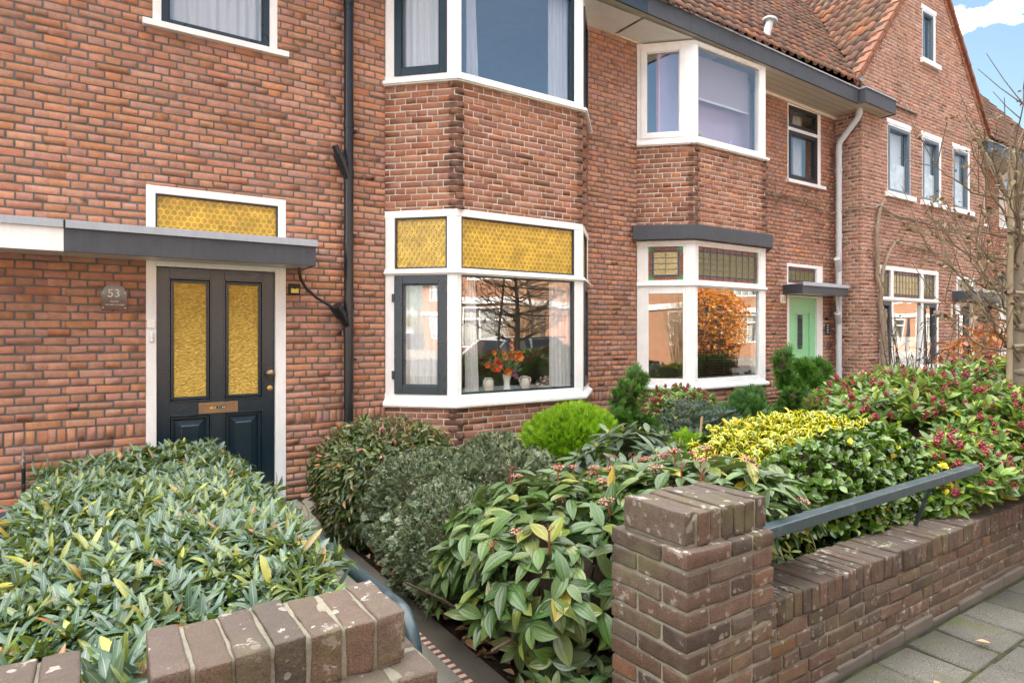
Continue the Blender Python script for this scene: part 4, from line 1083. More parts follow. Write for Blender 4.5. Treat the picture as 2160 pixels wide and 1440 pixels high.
# ------------------------------------------------------------------ ground
def ground_mats():
    n = NT('paver'); co = n.obj(); rnd = n.island()
    a = n.noise(co, 2.2, 5, .65); f = n.noise(co, 260, 2, .7); g = n.noise(co, 90, 3, .7)
    c = n.ramp(rnd, [(0, (.072,.067,.058)), (.5, (.095,.088,.077)), (1, (.12,.111,.098))])
    c = n.mix(1.0, c, n.math('MULTIPLY_ADD', a, 1.0, .5), 'MULTIPLY')
    c = n.mix(1.0, c, n.ramp(f, [(.3, (.4,.4,.4)), (.5, (1,1,1)), (.70, (2.2,2.2,2.1))]), 'MULTIPLY')
    c = n.mix(n.math('MULTIPLY', n.rampf(n.noise(n.mapping(co, (1,1,1), (3, 8, 0)), 3.0, 5, .72), .50, .64), .7), c, (.085, .098, .022))
    MAT['paver'] = n.done(n.principled(c, .9, .25, 0, n.bump(n.math('ADD', f, g), .006, .8)))
    n = NT('joint'); co = n.obj()
    c = n.mix(n.rampf(n.noise(co, 7, 4, .6), .4, .6), (.035, .032, .026), (.055, .062, .022))
    MAT['joint'] = n.done(n.principled(c, .95, .1, 0, n.bump(n.noise(co, 150, 3), .01, 1)))
    n = NT('soil'); co = n.obj(); h = n.noise(co, 40, 5, .7)
    MAT['soil'] = n.done(n.principled(n.mix(h, (.012, .009, .007), (.055, .038, .026)), .95, .1, 0, n.bump(h, .03, 1)))
    n = NT('asphalt'); co = n.obj(); h = n.noise(co, 120, 3, .7)
    MAT['asphalt'] = n.done(n.principled(n.mix(h, (.05, .05, .05), (.11, .105, .10)), .9, .2, 0, n.bump(h, .01, .6)))
    n = NT('terrazzo'); co = n.obj(); h = n.noise(co, 160, 2, .7); k = n.noise(co, 3, 4, .6)
    cr = n.n('ShaderNodeTexVoronoi', feature='DISTANCE_TO_EDGE'); cr.inputs['Scale'].default_value = 2.3; n.set(cr.inputs['Vector'], co)
    c = n.mix(h, (.14, .128, .105), (.27, .25, .21)); c = n.mix(1.0, c, n.math('MULTIPLY_ADD', k, .8, .6), 'MULTIPLY')
    c = n.mix(n.math('LESS_THAN', cr.outputs['Distance'], .004), c, (.06, .05, .04))
    MAT['terrazzo'] = n.done(n.principled(c, .75, .3, 0, n.bump(h, .003, .5)))
    n = NT('stone_band'); co = n.obj(); h = n.noise(co, 140, 3, .7)
    c = n.mix(h, (.07, .06, .05), (.145, .125, .105)); c = n.mix(1.0, c, n.math('MULTIPLY_ADD', n.noise(co, 4, 4), .9, .55), 'MULTIPLY')
    MAT['stone_band'] = n.done(n.principled(c, .85, .25, 0, n.bump(h, .004, .6)))
    n = NT('mosaic'); co = n.obj(); sp = n.n('ShaderNodeSeparateXYZ'); n.set(sp.inputs[0], co)
    k = n.math('GREATER_THAN', n.math('FRACT', n.math('MULTIPLY', sp.outputs[1], 20.0)), .5)
    c = n.mix(k, (.20, .06, .045), (.55, .50, .42)); c = n.mix(1.0, c, n.math('MULTIPLY_ADD', n.noise(co, 30, 3), .9, .55), 'MULTIPLY')
    MAT['mosaic'] = n.done(n.principled(c, .7, .3))
ground_mats()
def st(o): o['kind'] = 'structure'; return o
st(part('ground', None, 'asphalt', lambda m: m.add([(-150,-150,-.12),(150,-150,-.12),(150,150,-.12),(-150,150,-.12)], [(0,1,2,3)])))
st(part('road', None, 'asphalt', lambda m: m.box(-60, 80, -8.2, -2.3, -.118, -.10)))
st(part('kerb', None, 'concrete', lambda m: (m.box(-60, 80, -2.3, -2.15, -.11, .0), m.box(-60, 80, -8.35, -8.2, -.11, .0))))
st(part('opposite_pavement', None, 'concrete', lambda m: m.box(-60, 80, -12.8, -8.35, -.11, -.004)))
def pavement():
    V, Q, Mi = [], [], []; nb = 0
    a = .298; y = 1.47; row = 0
    while y > -2.1:
        x = -3.0+(row % 2)*.15
        while x < 12:
            near = (x > 1.0 and y > -.2)
            g = .0075; z = R.uniform(-.005, .005); tx, ty = R.uniform(-.008, .008), R.uniform(-.008, .008)
            c = .009
            P = []
            for ins, dz in ((c, 0.0), (0, -c), (0, -.04)):
                for sx, sy in ((0, 0), (1, 0), (1, 1), (0, 1)):
                    px = x+(g+ins if sx == 0 else a-g-ins); py = y-a+(g+ins if sy == 0 else a-g-ins)
                    P.append((px, py, z+dz+tx*(sx-.5)+ty*(sy-.5)))
            V += P; Q += [(nb, nb+1, nb+2, nb+3)]+[(nb+r*4+i, nb+(r+1)*4+i, nb+(r+1)*4+(i+1) % 4, nb+r*4+(i+1) % 4) for r in (0, 1) for i in range(4)]
            Mi += [0]*9; nb += 12; x += a
        y -= a; row += 1
    V += [(-60, -2.15, -.012), (80, -2.15, -.012), (80, 1.48, -.012), (-60, 1.48, -.012)]; Q.append((nb, nb+1, nb+2, nb+3)); Mi.append(1)
    return st(np_mesh('pavement', V, Q, [MAT['paver'], MAT['joint']], None, Mi))
pavement()
def soil():
    nx, ny = 150, 60; X = np.linspace(-4, 16, nx); Y = np.linspace(1.5, 5.79, ny)
    V = []
    for y in Y:
        for x in X: V.append((x, y, .0+.035*mnoise.noise(Vector((x*1.7, y*1.7, 0)))+.02*mnoise.noise(Vector((x*7, y*7, 3))) + (-.06 if .7 < x < 1.47 else .0)))
    Q = [(j*nx+i, j*nx+i+1, (j+1)*nx+i+1, (j+1)*nx+i) for j in range(ny-1) for i in range(nx-1)]
    return st(np_mesh('garden_soil', V, Q, [MAT['soil']], None, smooth=True))
soil()
pth = st(part('garden_path', None, ['terrazzo', 'mosaic', 'stone_band'], lambda m: (m.box(.74, 1.312, 1.3, 5.74, -.03, .008, 0), m.box(1.312, 1.345, 1.3, 5.0, -.03, .010, 1), m.box(1.345, 1.465, 1.3, 4.62, -.03, .012, 2),
      m.box(1.345, 2.05, 4.62, 5.74, -.03, .008, 0), m.box(1.312, 1.345, 5.0, 5.45, -.03, .010, 1), m.box(1.0, 1.312, 5.45, 5.482, .008, .0105, 1))))

# ------------------------------------------------------------------ garden walls
def cube_grid(nx, ny, nz):
    idx = {}; V = []; Q = []
    def vid(i, j, k):
        if (i, j, k) not in idx: idx[(i, j, k)] = len(V); V.append((i/nx-.5, j/ny-.5, k/nz-.5))
        return idx[(i, j, k)]
    for i in range(nx):
        for j in range(ny):
            Q.append((vid(i, j, 0), vid(i, j+1, 0), vid(i+1, j+1, 0), vid(i+1, j, 0))); Q.append((vid(i, j, nz), vid(i+1, j, nz), vid(i+1, j+1, nz), vid(i, j+1, nz)))
    for i in range(nx):
        for k in range(nz):
            Q.append((vid(i, 0, k), vid(i+1, 0, k), vid(i+1, 0, k+1), vid(i, 0, k+1))); Q.append((vid(i, ny, k), vid(i, ny, k+1), vid(i+1, ny, k+1), vid(i+1, ny, k)))
    for j in range(ny):
        for k in range(nz):
            Q.append((vid(0, j, k), vid(0, j, k+1), vid(0, j+1, k+1), vid(0, j+1, k))); Q.append((vid(nx, j, k), vid(nx, j+1, k), vid(nx, j+1, k+1), vid(nx, j, k+1)))
    return np.array(V), np.array(Q)

class BrickPile:
    def __init__(s): s.V = []; s.Q = []; s.n = 0; s.M = []
    def brick(s, x0, x1, y0, y1, z0, z1, r=.0026, amp=.0026, tilt=.008, res=.024, tags=0):
        c = np.array([(x0+x1)/2, (y0+y1)/2, (z0+z1)/2]); h = np.array([x1-x0, y1-y0, z1-z0])/2
        ns = [max(4, min(9, int(round(2*d/res)))) for d in h]
        V, Q = cube_grid(*ns)
        # denser near the edges
        V = np.sign(V)*.5*(1-(1-2*np.abs(V))**2.1)
        P = V*2*h
        rr = min(r*R.uniform(.8, 1.5), h.min()*.6)
        q = np.clip(P, -(h-rr), h-rr); d = P-q; l = np.linalg.norm(d, axis=1, keepdims=True)
        P = np.where(l > 1e-9, q+d/np.maximum(l, 1e-9)*rr, P)
        a, b, g = rng.normal(0, tilt, 3)
        Rm = np.array([[1, -g, b], [g, 1, -a], [-b, a, 1]])
        P = P@Rm.T+c+rng.normal(0, .0012, 3)
        sd = R.uniform(0, 50)
        for i, p in enumerate(P):
            nv = mnoise.noise_vector(Vector((p[0]*14+sd, p[1]*14, p[2]*14)))
            n2 = mnoise.noise_vector(Vector((p[0]*55+sd, p[1]*55, p[2]*55)))
            P[i] = p+np.array(nv)*amp+np.array(n2)*amp*.7
        s.V.append(P); s.Q.append(Q+s.n); s.M += [0]*len(Q); s.n += len(P)
    def core(s, x0, x1, y0, y1, z0, z1, res=.03):
        nx, ny, nz = [max(1, min(240, int((b-a)/res))) for a, b in ((x0, x1), (y0, y1), (z0, z1))]
        V, Q = cube_grid(nx, ny, nz)
        P = V*np.array([x1-x0, y1-y0, z1-z0])+np.array([(x0+x1)/2, (y0+y1)/2, (z0+z1)/2])
        for i, p in enumerate(P):
            P[i] = p+np.array(mnoise.noise_vector(Vector(p*19)))*.003+np.array(mnoise.noise_vector(Vector(p*70)))*.0022
        s.V.append(P); s.Q.append(Q+s.n); s.M += [1]*len(Q); s.n += len(P)
    def build(s, name, parent=None, mats=('garden_brick', 'mortar_wall')):
        return np_mesh(name, np.concatenate(s.V), np.concatenate(s.Q), [MAT[m] for m in mats], parent, s.M, smooth=True)

def low_wall():
    b = BrickPile(); x0, x1, y0, y1 = 1.95, 6.4, 1.50, 1.735; top = .432
    x = x0+.004; i = 0
    while x < x1:                                       # rowlock coping
        dz = R.uniform(-.003, .003)
        b.brick(x, x+.0555, y0-.004+R.uniform(-.003, .003), y1+R.uniform(-.004, .004), top-.105+dz, top+dz, amp=.003, res=.024 if x < 4 else .04); x += .0615+R.uniform(-.001, .001)
    z = top-.105-.010; k = 0
    while z > .06:
        x = x0+(.0 if k % 2 else -.11)+.02*(k % 3)
        while x < x1:
            ln = .21 if (k+int(x*3)) % 4 else .102
            xa, xb = max(x, x0), min(x+ln, x1)
            if xb-xa > .03: b.brick(xa, xb-.004, y0+R.uniform(-.003, .003), y0+.09, z-.053, z, amp=.003, res=.026 if x < 4 else .045)
            x += ln+.009
        z -= .062; k += 1
    b.core(x0, x1, y0+.0075, y1-.006, 0, top-.008)
    w = b.build('garden_wall')
    tag(w, 'low dark brick garden wall with upright brick coping running right from the gate pillar', 'wall')
    part('plinth', w, 'stone_band', lambda m: [m.box(x, x+.30, y0-.008-R.uniform(0, .010), y0+.05, -.03, .036+R.uniform(-.022, .016)) for x in np.arange(2.1, 6.2, .302)], bevel=.008)
    part('base_mortar', w, 'stone_band', lambda m: m.box(x0, x1, y0+.004, y0+.05, -.03, .07))
low_wall()

def gate_pillar(name, label, x0, x1, y0, y1, top, capx, capy, courses_n=13, ncap=7, seed=0, left_face=True, chip=None):
    b = BrickPile(); sh = top-.103; P = .0635
    for k in range(courses_n):
        z1 = sh-.006-k*P; z0 = z1-.0535
        if z0 < -.02: break
        W, D = x1-x0, y1-y0; out = .0 if k else .004
        j = .0095
        if k % 2 == 0:
            b.brick(x0-out, x0+.21, y0-out, y0+.1, z0, z1, r=.0075 if k == 0 else .0042, amp=.003)
            x = x0+.21+j
            for ln in (.105, .105, .2):
                e = min(x+ln, x1)
                if e-x > .03: b.brick(x, e, y0-out+R.uniform(-.004, .003), y0+.1, z0, z1, r=.0075 if k == 0 else .0042, amp=.003)
                x = e+j
            b.brick(x0-out, x0+.1, y0+.1+j, y1, z0, z1, amp=.003)
        else:
            b.brick(x0, x0+.1, y0, y0+.21, z0, z1, amp=.003)
            x = x0+.1+j
            for ln in (.21, .105, .2):
                e = min(x+ln, x1)
                if e-x > .03: b.brick(x, e, y0+R.uniform(-.003, .003), y0+.1, z0, z1, amp=.003)
                x = e+j
            if y1-y0-.21-j > .03: b.brick(x0, x0+.1, y0+.21+j, y1, z0, z1, amp=.003)
    for z in np.arange(sh-.061, .0, -P):                # right-hand return and the back, seen only from the garden
        b.brick(x1-.1, x1, y0+.11, y1, z, z+.053, amp=.003, res=.06)
    b.core(x0+.0055, x1-.0055, y0+.0055, y1-.0055, -.02, sh-.009)
    n = ncap; w = (capx[1]-capx[0]-(n-1)*.008)/n
    for i in range(n):
        x = capx[0]+i*(w+.008); dz = R.uniform(-.003, .003)
        b.brick(x, x+w, capy[0]+R.uniform(-.004, .004), capy[1]+R.uniform(-.006, .006), sh-.002+dz, top+dz, r=.0045, amp=.003, res=.016)
    b.core(capx[0]+.006, capx[1]-.006, capy[0]+.006, capy[1]-.006, sh-.02, top-.006, res=.02)
    return tag(b.build(name), label, 'pillar', 'brick gate pillars')
gate_pillar('gate_pillar', 'square dark brick pillar at the end of the low wall, capped with upright bricks', 1.507, 1.943, 1.300, 1.635, .930, (1.532, 1.940), (1.326, 1.60))
gate_pillar('gate_pillar', 'brick gate pillar in front of the long-leaved hedge, beside the bent pipe rail', .075, .612, 1.215, 1.53, .892, (.082, .562), (1.268, 1.480))
gate_pillar('gate_pillar', "cut-off brick pillar top in the photo's bottom left corner, crusted white with lichen", -.52, -.018, 1.215, 1.53, .886, (-.51, -.024), (1.272, 1.482))

def hand_rails():
    r = tag(part('garden_rail', None, 'rail_paint', lambda m: m.box(1.90, 4.15, 1.475, 1.53, .690, .735), bevel=.004), 'dark blue-grey steel rail above the low brick wall', 'rail')
    for v in r.data.vertices: v.co.z += (v.co.x-1.9)*.010
    part('rail_strut', r, 'rail_paint', lambda m: m.tube([(3.62, 1.505, .71), (3.80, 1.66, .43)], .011, 8))
    part('rail_strut', r, 'rail_paint', lambda m: m.tube([(2.05, 1.505, .69), (2.2, 1.66, .43)], .011, 8))
    pts = [(.935, 5.1, .425), (.95, 4.0, .425), (.965, 3.0, .425), (.985, 2.36, .425)]
    for a in np.linspace(0, 90, 7): pts.append((.99, 2.30-.15*math.sin(rad(a)), .275+.15*math.cos(rad(a))))
    pts.append((.995, 2.145, .0))
    tag(part('pipe_rail', None, 'rail_paint', lambda m: m.tube(pts, .031, 16), smooth=True), 'blue-grey pipe rail bent down to the ground beside the path', 'rail')
hand_rails()

# ------------------------------------------------------------------ small things on the wall
def text_mesh(name, s, size, loc, parent, mat, shear=0):
    cu = bpy.data.curves.new(name, 'FONT'); cu.body = s; cu.size = size; cu.align_x = 'CENTER'; cu.shear = shear; cu.extrude = .0004; cu.resolution_u = 4
    o = bpy.data.objects.new(name, cu); COL.objects.link(o); bpy.context.view_layer.update()
    me = bpy.data.meshes.new_from_object(o.evaluated_get(bpy.context.evaluated_depsgraph_get()))
    bpy.data.objects.remove(o); off = offset(parent)
    for v in me.vertices: v.co = Vector((v.co.x+loc[0], -v.co.z+loc[1], v.co.y+loc[2]))-off
    me.materials.clear()
    return link_mesh(name, me, parent, [MAT[mat]])
def plaque():
    F = FM; u0, u1, v0, v1 = .031, .202, 1.682, 1.872
    t = thing('house_number_plaque', 'dark arched plaque with number 53 beside the front door', 'plaque', ((u0+u1)/2, WY-.015, v0))
    P = [(u0, v0), (u1, v0), (u1, v0+.145)]; c = (u0+u1)/2
    P += [(u1-.012, v0+.145)]+[(c+.072*math.cos(a), v0+.150+.062*math.sin(a)*.75) for a in np.linspace(0, math.pi, 13)]+[(u0+.012, v0+.145), (u0, v0+.145)]
    n = len(P); mb = MB()
    mb.add([F.p(a, b, .014) for a, b in P]+[F.p(a, b, .008) for a, b in P], [tuple(range(n))]+[(i, n+i, n+(i+1) % n, (i+1) % n) for i in range(n)])
    mt = NT('plaque_black'); mt.done(mt.principled((.012, .012, .014), .08, .6)); MAT['plaque_black'] = mt.mat
    mb.build('plate', [mt.mat], t)
    for a in (u0+.013, u1-.013):
        for b in (v0+.014, v0+.130): part('screw', t, 'chrome', lambda m: m.lathe(F.p(a, b, .014), [(.006, 0), (.005, .003), (.001, .004)], 10, 'y'), smooth=True)
    def txt(s, size, x, z, shear=0, name='lettering'):
        return text_mesh(name, s, size, (x, WY-.0150, z), t, 'cream', shear)
    txt('53', .088, c-.002, v0+.098, name='house_number'); txt('Familie', .021, c, v0+.058, .35); txt('van der Linden', .021, c+.002, v0+.032, .35)
plaque()
def plate55():
    t = thing('house_number_plate', 'small pale number 55 plate on the wall left of the green door', 'plaque', (8.93, WY-.01, 1.98))
    part('plate', t, 'cream', lambda m: m.fbox(FM, 8.865, 8.995, 1.965, 2.095, -.005, .012), bevel=.004)
    text_mesh('house_number', '55', .095, (8.93, WY-.0128, 1.997), t, 'slate')
plate55()
def fittings():
    F = FM
    t = thing('doorbell', 'white push doorbell with small name holder on the door post', 'doorbell', (.365, WY, 1.42))
    part('name_holder', t, 'chrome', lambda m: (m.fbox(F, .338, .395, 1.538, 1.607, .004, .012), m.fbox(F, .334, .3375, 1.535, 1.61, .0, .012)), bevel=.002)
    part('name_card', t, 'white', lambda m: m.fbox(F, .345, .388, 1.546, 1.600, .012, .0135))
    part('bell_push', t, 'white', lambda m: (m.tube([F.p(.372, 1.438, .011), F.p(.372, 1.494, .011)], .016, 14), m.ball(F.p(.372, 1.438, .009), .0165), m.ball(F.p(.372, 1.494, .009), .0165), m.ball(F.p(.372, 1.466, .022), .010)), smooth=True)
    l = thing('motion_sensor_lamp', 'small black sensor lamp on the brick right of the dark door', 'lamp', (1.48, WY, 1.85))
    part('housing', l, 'black', lambda m: m.add([F.p(1.438, 1.845, .0), F.p(1.53, 1.845, .0), F.p(1.53, 1.845, .045), F.p(1.438, 1.845, .045), F.p(1.438, 1.945, 0), F.p(1.53, 1.945, 0), F.p(1.53, 1.935, .06), F.p(1.438, 1.935, .06)],
        [(3,2,1,0),(4,5,6,7),(3,7,6,2),(2,6,5,1),(0,4,7,3)]), bevel=.005)
    part('led_panel', l, simple_name('led', (.75, .62, .12)), lambda m: m.add([F.p(1.45, 1.858, .0475), F.p(1.518, 1.858, .0475), F.p(1.518, 1.898, .054), F.p(1.45, 1.898, .054)], [(0,1,2,3)]))
    part('sensor', l, 'black', lambda m: m.ball(F.p(1.484, 1.905, .052), .012), smooth=True)
    g = thing('gas_standpipe', 'thin standpipe with metal valve on the wall behind the hedge', 'pipe', (-.44, 5.74, .15))
    part('pipe', g, 'pipe_black', lambda m: m.tube([(-.44, 5.75, .1), (-.44, 5.75, .52)], .013, 10), smooth=True)
    part('valve', g, 'chrome', lambda m: (m.tube([(-.44, 5.75, .52), (-.44, 5.75, .55), (-.44, 5.75, .551), (-.44, 5.75, .575), (-.44, 5.75, .576), (-.44, 5.75, .62), (-.44, 5.75, .621), (-.44, 5.75, .66)], [.014, .014, .028, .028, .014, .014, .008, .008], 10)))
    b = thing('letterbox', 'wall letter slot with nameplate beside the green door', 'letterbox', (10.2, WY, 1.4))
    part('plate', b, 'slate', lambda m: m.fbox(F, 10.12, 10.24, 1.47, 1.66, 0, .012)); part('slot', b, 'chrome', lambda m: m.fbox(F, 10.10, 10.30, 1.27, 1.35, 0, .014), bevel=.003)
    part('flap', b, simple_name('flap_red', (.30, .05, .05)), lambda m: m.fbox(F, 10.15, 10.25, 1.295, 1.325, .014, .018))
    part('name_strip', b, 'white', lambda m: [m.fbox(F, 10.155, 10.205, z, z+.012, .012, .0135) for z in (1.625, 1.585, 1.545, 1.505)])
    v = tag(part('air_brick', None, 'black', lambda m: m.fbox(F, 10.11, 10.21, 1.715, 1.755, -.006, .006)), 'small black air brick above the nameplate right of the green door', 'vent')
    s = thing('wall_lamp', 'pale wall lamp left of the far dark door', 'lamp', (13.75, GY, 1.95))
    part('shade', s, 'white', lambda m: m.lathe((13.80, GY-.06, 1.86), [(.04, 0), (.05, .1), (.05, .19), (.02, .2)], 12), smooth=True); part('bracket', s, 'cream', lambda m: m.fbox(FG, 13.66, 13.70, 1.8, 2.05, 0, .02))
def simple_name(name, col): simple(name, col); return name
fittings()
stp = tag(part('doorstep', None, 'slate', lambda m: (m.box(-1.9, -.50, 5.05, 5.74, 0, .225), m.box(-1.9, -.58, 4.55, 5.05, 0, .12)), bevel=.015), 'dark slate doorstep at the left edge beside the hedge', 'doorstep')
lw2 = tag(part('divider', None, 'fascia_grey', lambda m: [m.box(7.45, 9.2, 4.9, 5.02, z, z+.05) for z in (.12, .19, .26, .33, .40, .47)], bevel=.006), 'low blue-grey slatted divider under the leaded bay window', 'fence')

# ------------------------------------------------------------------ behind the glass
def curtain(label, F, u0, u1, v0, v1, w, pleats, lean=0.0, amp=.022, group='white net curtains'):
    n = pleats*8; V = []; ph = R.uniform(0, 6)
    rows = 7
    for j in range(rows):
        t = j/(rows-1)
        for i in range(n+1):
            s = i/n; a = s*pleats*2*math.pi+ph
            u = u0+(u1-u0)*s+lean*(1-t)*(1-abs(2*s-1))*0+lean*(1-t)*s
            V.append(F.p(u, v0+(v1-v0)*t, w+amp*(math.sin(a)+.4*math.sin(a*.37+1))*(1-.35*t)))
    Q = [(j*(n+1)+i, j*(n+1)+i+1, (j+1)*(n+1)+i+1, (j+1)*(n+1)+i) for j in range(rows-1) for i in range(n)]
    return tag(np_mesh('curtain', V, Q, [MAT['voile']], None, smooth=True), label, 'curtain', group)
curtain('white net curtain behind the dark upstairs window over the front door', FM, .43, 1.30, 4.0, 5.18, -.10, 11, 0, .016)
curtain('net curtain in the dark side casement of the ground floor amber bay', B1['FL'], .13, .66, .9, 2.10, -.085, 8, 0, .014)
curtain('narrow net curtain at the left end of the big ground floor bay pane', B1['FF'], .16, .27, .9, 2.10, -.11, 4, .05)
curtain('net curtain at the right end of the big ground floor bay pane', B1['FF'], 1.17, 1.46, .9, 2.10, -.11, 6, .04)
curtain('net curtain in the navy side casement of the upstairs bay', B1['FL'], .14, .66, 3.98, 5.18, -.085, 8, 0, .014)
curtain('slim net curtain at the left end of the big upstairs bay pane', B1['FF'], .165, .25, 3.98, 5.18, -.12, 3, .05)
curtain('net curtain at the right end of the big upstairs bay pane', B1['FF'], 1.18, 1.44, 3.98, 5.18, -.11, 5)
curtain('pale curtain in the small dark upstairs window over the green door', FM, 9.58, 9.84, 3.95, 5.10, -.25, 4)

def jug(x, y, label, rot):
    z = .907
    t = thing('jug', label, 'jug', (x, y, z), 'two-handled jugs on the window sill')
    part('body', t, 'crackle', lambda m: m.lathe((x, y, z), [(.036, 0), (.040, .004), (.056, .04), (.060, .065), (.054, .092), (.036, .112), (.033, .122), (.042, .134), (.038, .136), (.028, .122), (.026, .10)], 26), smooth=True)
    for s in (-1, 1):
        part('handle', t, 'crackle', lambda m: m.tube([(x+s*(.036+.028*math.sin(a))*math.cos(rot), y+s*(.036+.028*math.sin(a))*math.sin(rot), z+.096+.028*math.cos(a)) for a in np.linspace(-.1, 3.0, 9)], .0065, 8), smooth=True)
    part('painted_sprig', t, 'sprig', lambda m: [m.ball((x+.0585*math.sin(.5+a), y-.0585*math.cos(.5+a), z+.06+b), .006, 6) for a, b in ((0, 0), (.2, .01), (.1, -.016), (-.15, .008), (.25, -.01), (.05, .022))])
def crackle():
    n = NT('crackle'); co = n.obj()
    c = n.mix(n.noise(co, 40, 4, .6), (.62, .54, .43), (.85, .81, .73)); MAT['crackle'] = n.done(n.principled(c, .35, .5))
    simple('sprig', (.45, .16, .13)); simple('porcelain', (.86, .87, .90), .2, .5)
crackle()
SY = B1['path'][1][1]+.16          # just inside the bay's front pane
jug(3.325, SY, 'cream two-handled jug left of the flower vase on the sill', .2)
jug(3.785, SY+.01, 'cream two-handled jug right of the flower vase on the sill', -.35)
def vase():
    x, y, z = 3.55, SY, .907
    t = thing('vase', 'slim white flared vase holding the bouquet in the bay window', 'vase', (x, y, z))
    part('body', t, 'porcelain', lambda m: m.lathe((x, y, z), [(.040, 0), (.042, .006), (.031, .05), (.030, .08), (.038, .125), (.052, .165), (.049, .166), (.028, .10)], 24), smooth=True)
    b = thing('bouquet', 'red and orange silk flowers standing in the white vase', 'flowers', (x, y, z+.16))
    heads = [(-.145, .235, 0, .058, 'r'), (.075, .335, .01, .050, 'r'), (.125, .325, -.01, .050, 'o'), (-.015, .17, -.02, .038, 'o'), (-.235, .245, .02, .030, 'o'), (-.03, .32, .0, .028, 'o'), (-.04, .365, .01, .022, 'o'),
             (.06, .415, .02, .026, 'o'), (.055, .455, .01, .022, 'o'), (.06, .50, .0, .018, 'o'), (-.15, .37, .02, .024, 'o'), (.06, .15, -.02, .032, 'p'), (.09, .125, -.02, .028, 'p'), (.045, .185, -.02, .022, 'p'), (-.13, .30, .01, .022, 'o')]
    heads = [(a, b, d, r*1.22, k) for a, b, d, r, k in heads]
    simple('petal_red', (.72, .03, .015), .5); simple('petal_orange', (.80, .20, .015), .5); simple('petal_mauve', (.32, .13, .22), .6); simple('flower_green', (.12, .19, .09), .6)
    part('stems', b, 'flower_green', lambda m: [m.tube([(x, y, z+.10), (x+dx*.4, y+dy, z+.10+h*.55), (x+dx, y+dy, z+.0+h)], .0035, 6) for dx, h, dy, r, k in heads])
    def fl(m):
        for dx, h, dy, r, k in heads:
            c = Vector((x+dx, y+dy, z+h+.02))
            for ring, (rr, tl) in enumerate(((1.0, .35), (.72, .9))):
                for i in range(6):
                    a = i*math.pi/3+ring*.5+R.uniform(-.2, .2)
                    d = Vector((math.cos(a), -.35, math.sin(a))).normalized(); s = d.cross(Vector((0, -1, 0))).normalized()
                    p1 = c+d*r*rr*.6+Vector((0, -r*tl*.5, 0)); p2 = c+d*r*rr+Vector((0, -r*tl*.7, 0))
                    mi = {'r': 0, 'o': 1, 'p': 2}[k]
                    m.add([c, p1-s*r*.42, p2-s*r*.3, p2+Vector((0, -r*.1, 0)), p2+s*r*.3, p1+s*r*.42], [(0, 1, 2, 3), (0, 3, 4, 5)], mi)
            if k == 'o': m.ball(c+Vector((0, -r*.3, 0)), r*.25, 6, 2)
    part('blooms', b, ['petal_red', 'petal_orange', 'petal_mauve'], fl)
    def gr(m):
        for i in range(60):
            a, l = R.uniform(-1.3, 1.3), R.uniform(.12, .32); h0 = Vector((x, y, z+.15)); d = Vector((math.sin(a), R.uniform(-.4, .4), math.cos(a)*.9)); s = Vector((math.cos(a), 0, -math.sin(a)))*.008
            p = h0+d*l*.6; q = h0+d*l; m.add([p-s*.3, p+d*.03-s, q, p+d*.03+s], [(0, 1, 2, 3)])
    part('greenery', b, 'flower_green', gr)
vase()
def bowl():
    x, y, z = 4.05, SY+.02, .907
    t = thing('flower_bowl', 'shallow dish of dried mauve flowers at the right of the sill', 'bowl', (x, y, z))
    part('dish', t, 'cream', lambda m: m.lathe((x, y, z), [(.05, 0), (.085, .012), (.10, .03), (.095, .03), (.05, .012)], 24), smooth=True)
    part('dried_flowers', t, ['petal_mauve', 'flower_green', 'cream'], lambda m: [m.ball((x+R.uniform(-.085, .085), y+R.uniform(-.06, .06), z+.03+R.uniform(0, .085)), R.uniform(.008, .016), 5, R.choice((0, 0, 1, 2))) for _ in range(60)])
bowl()
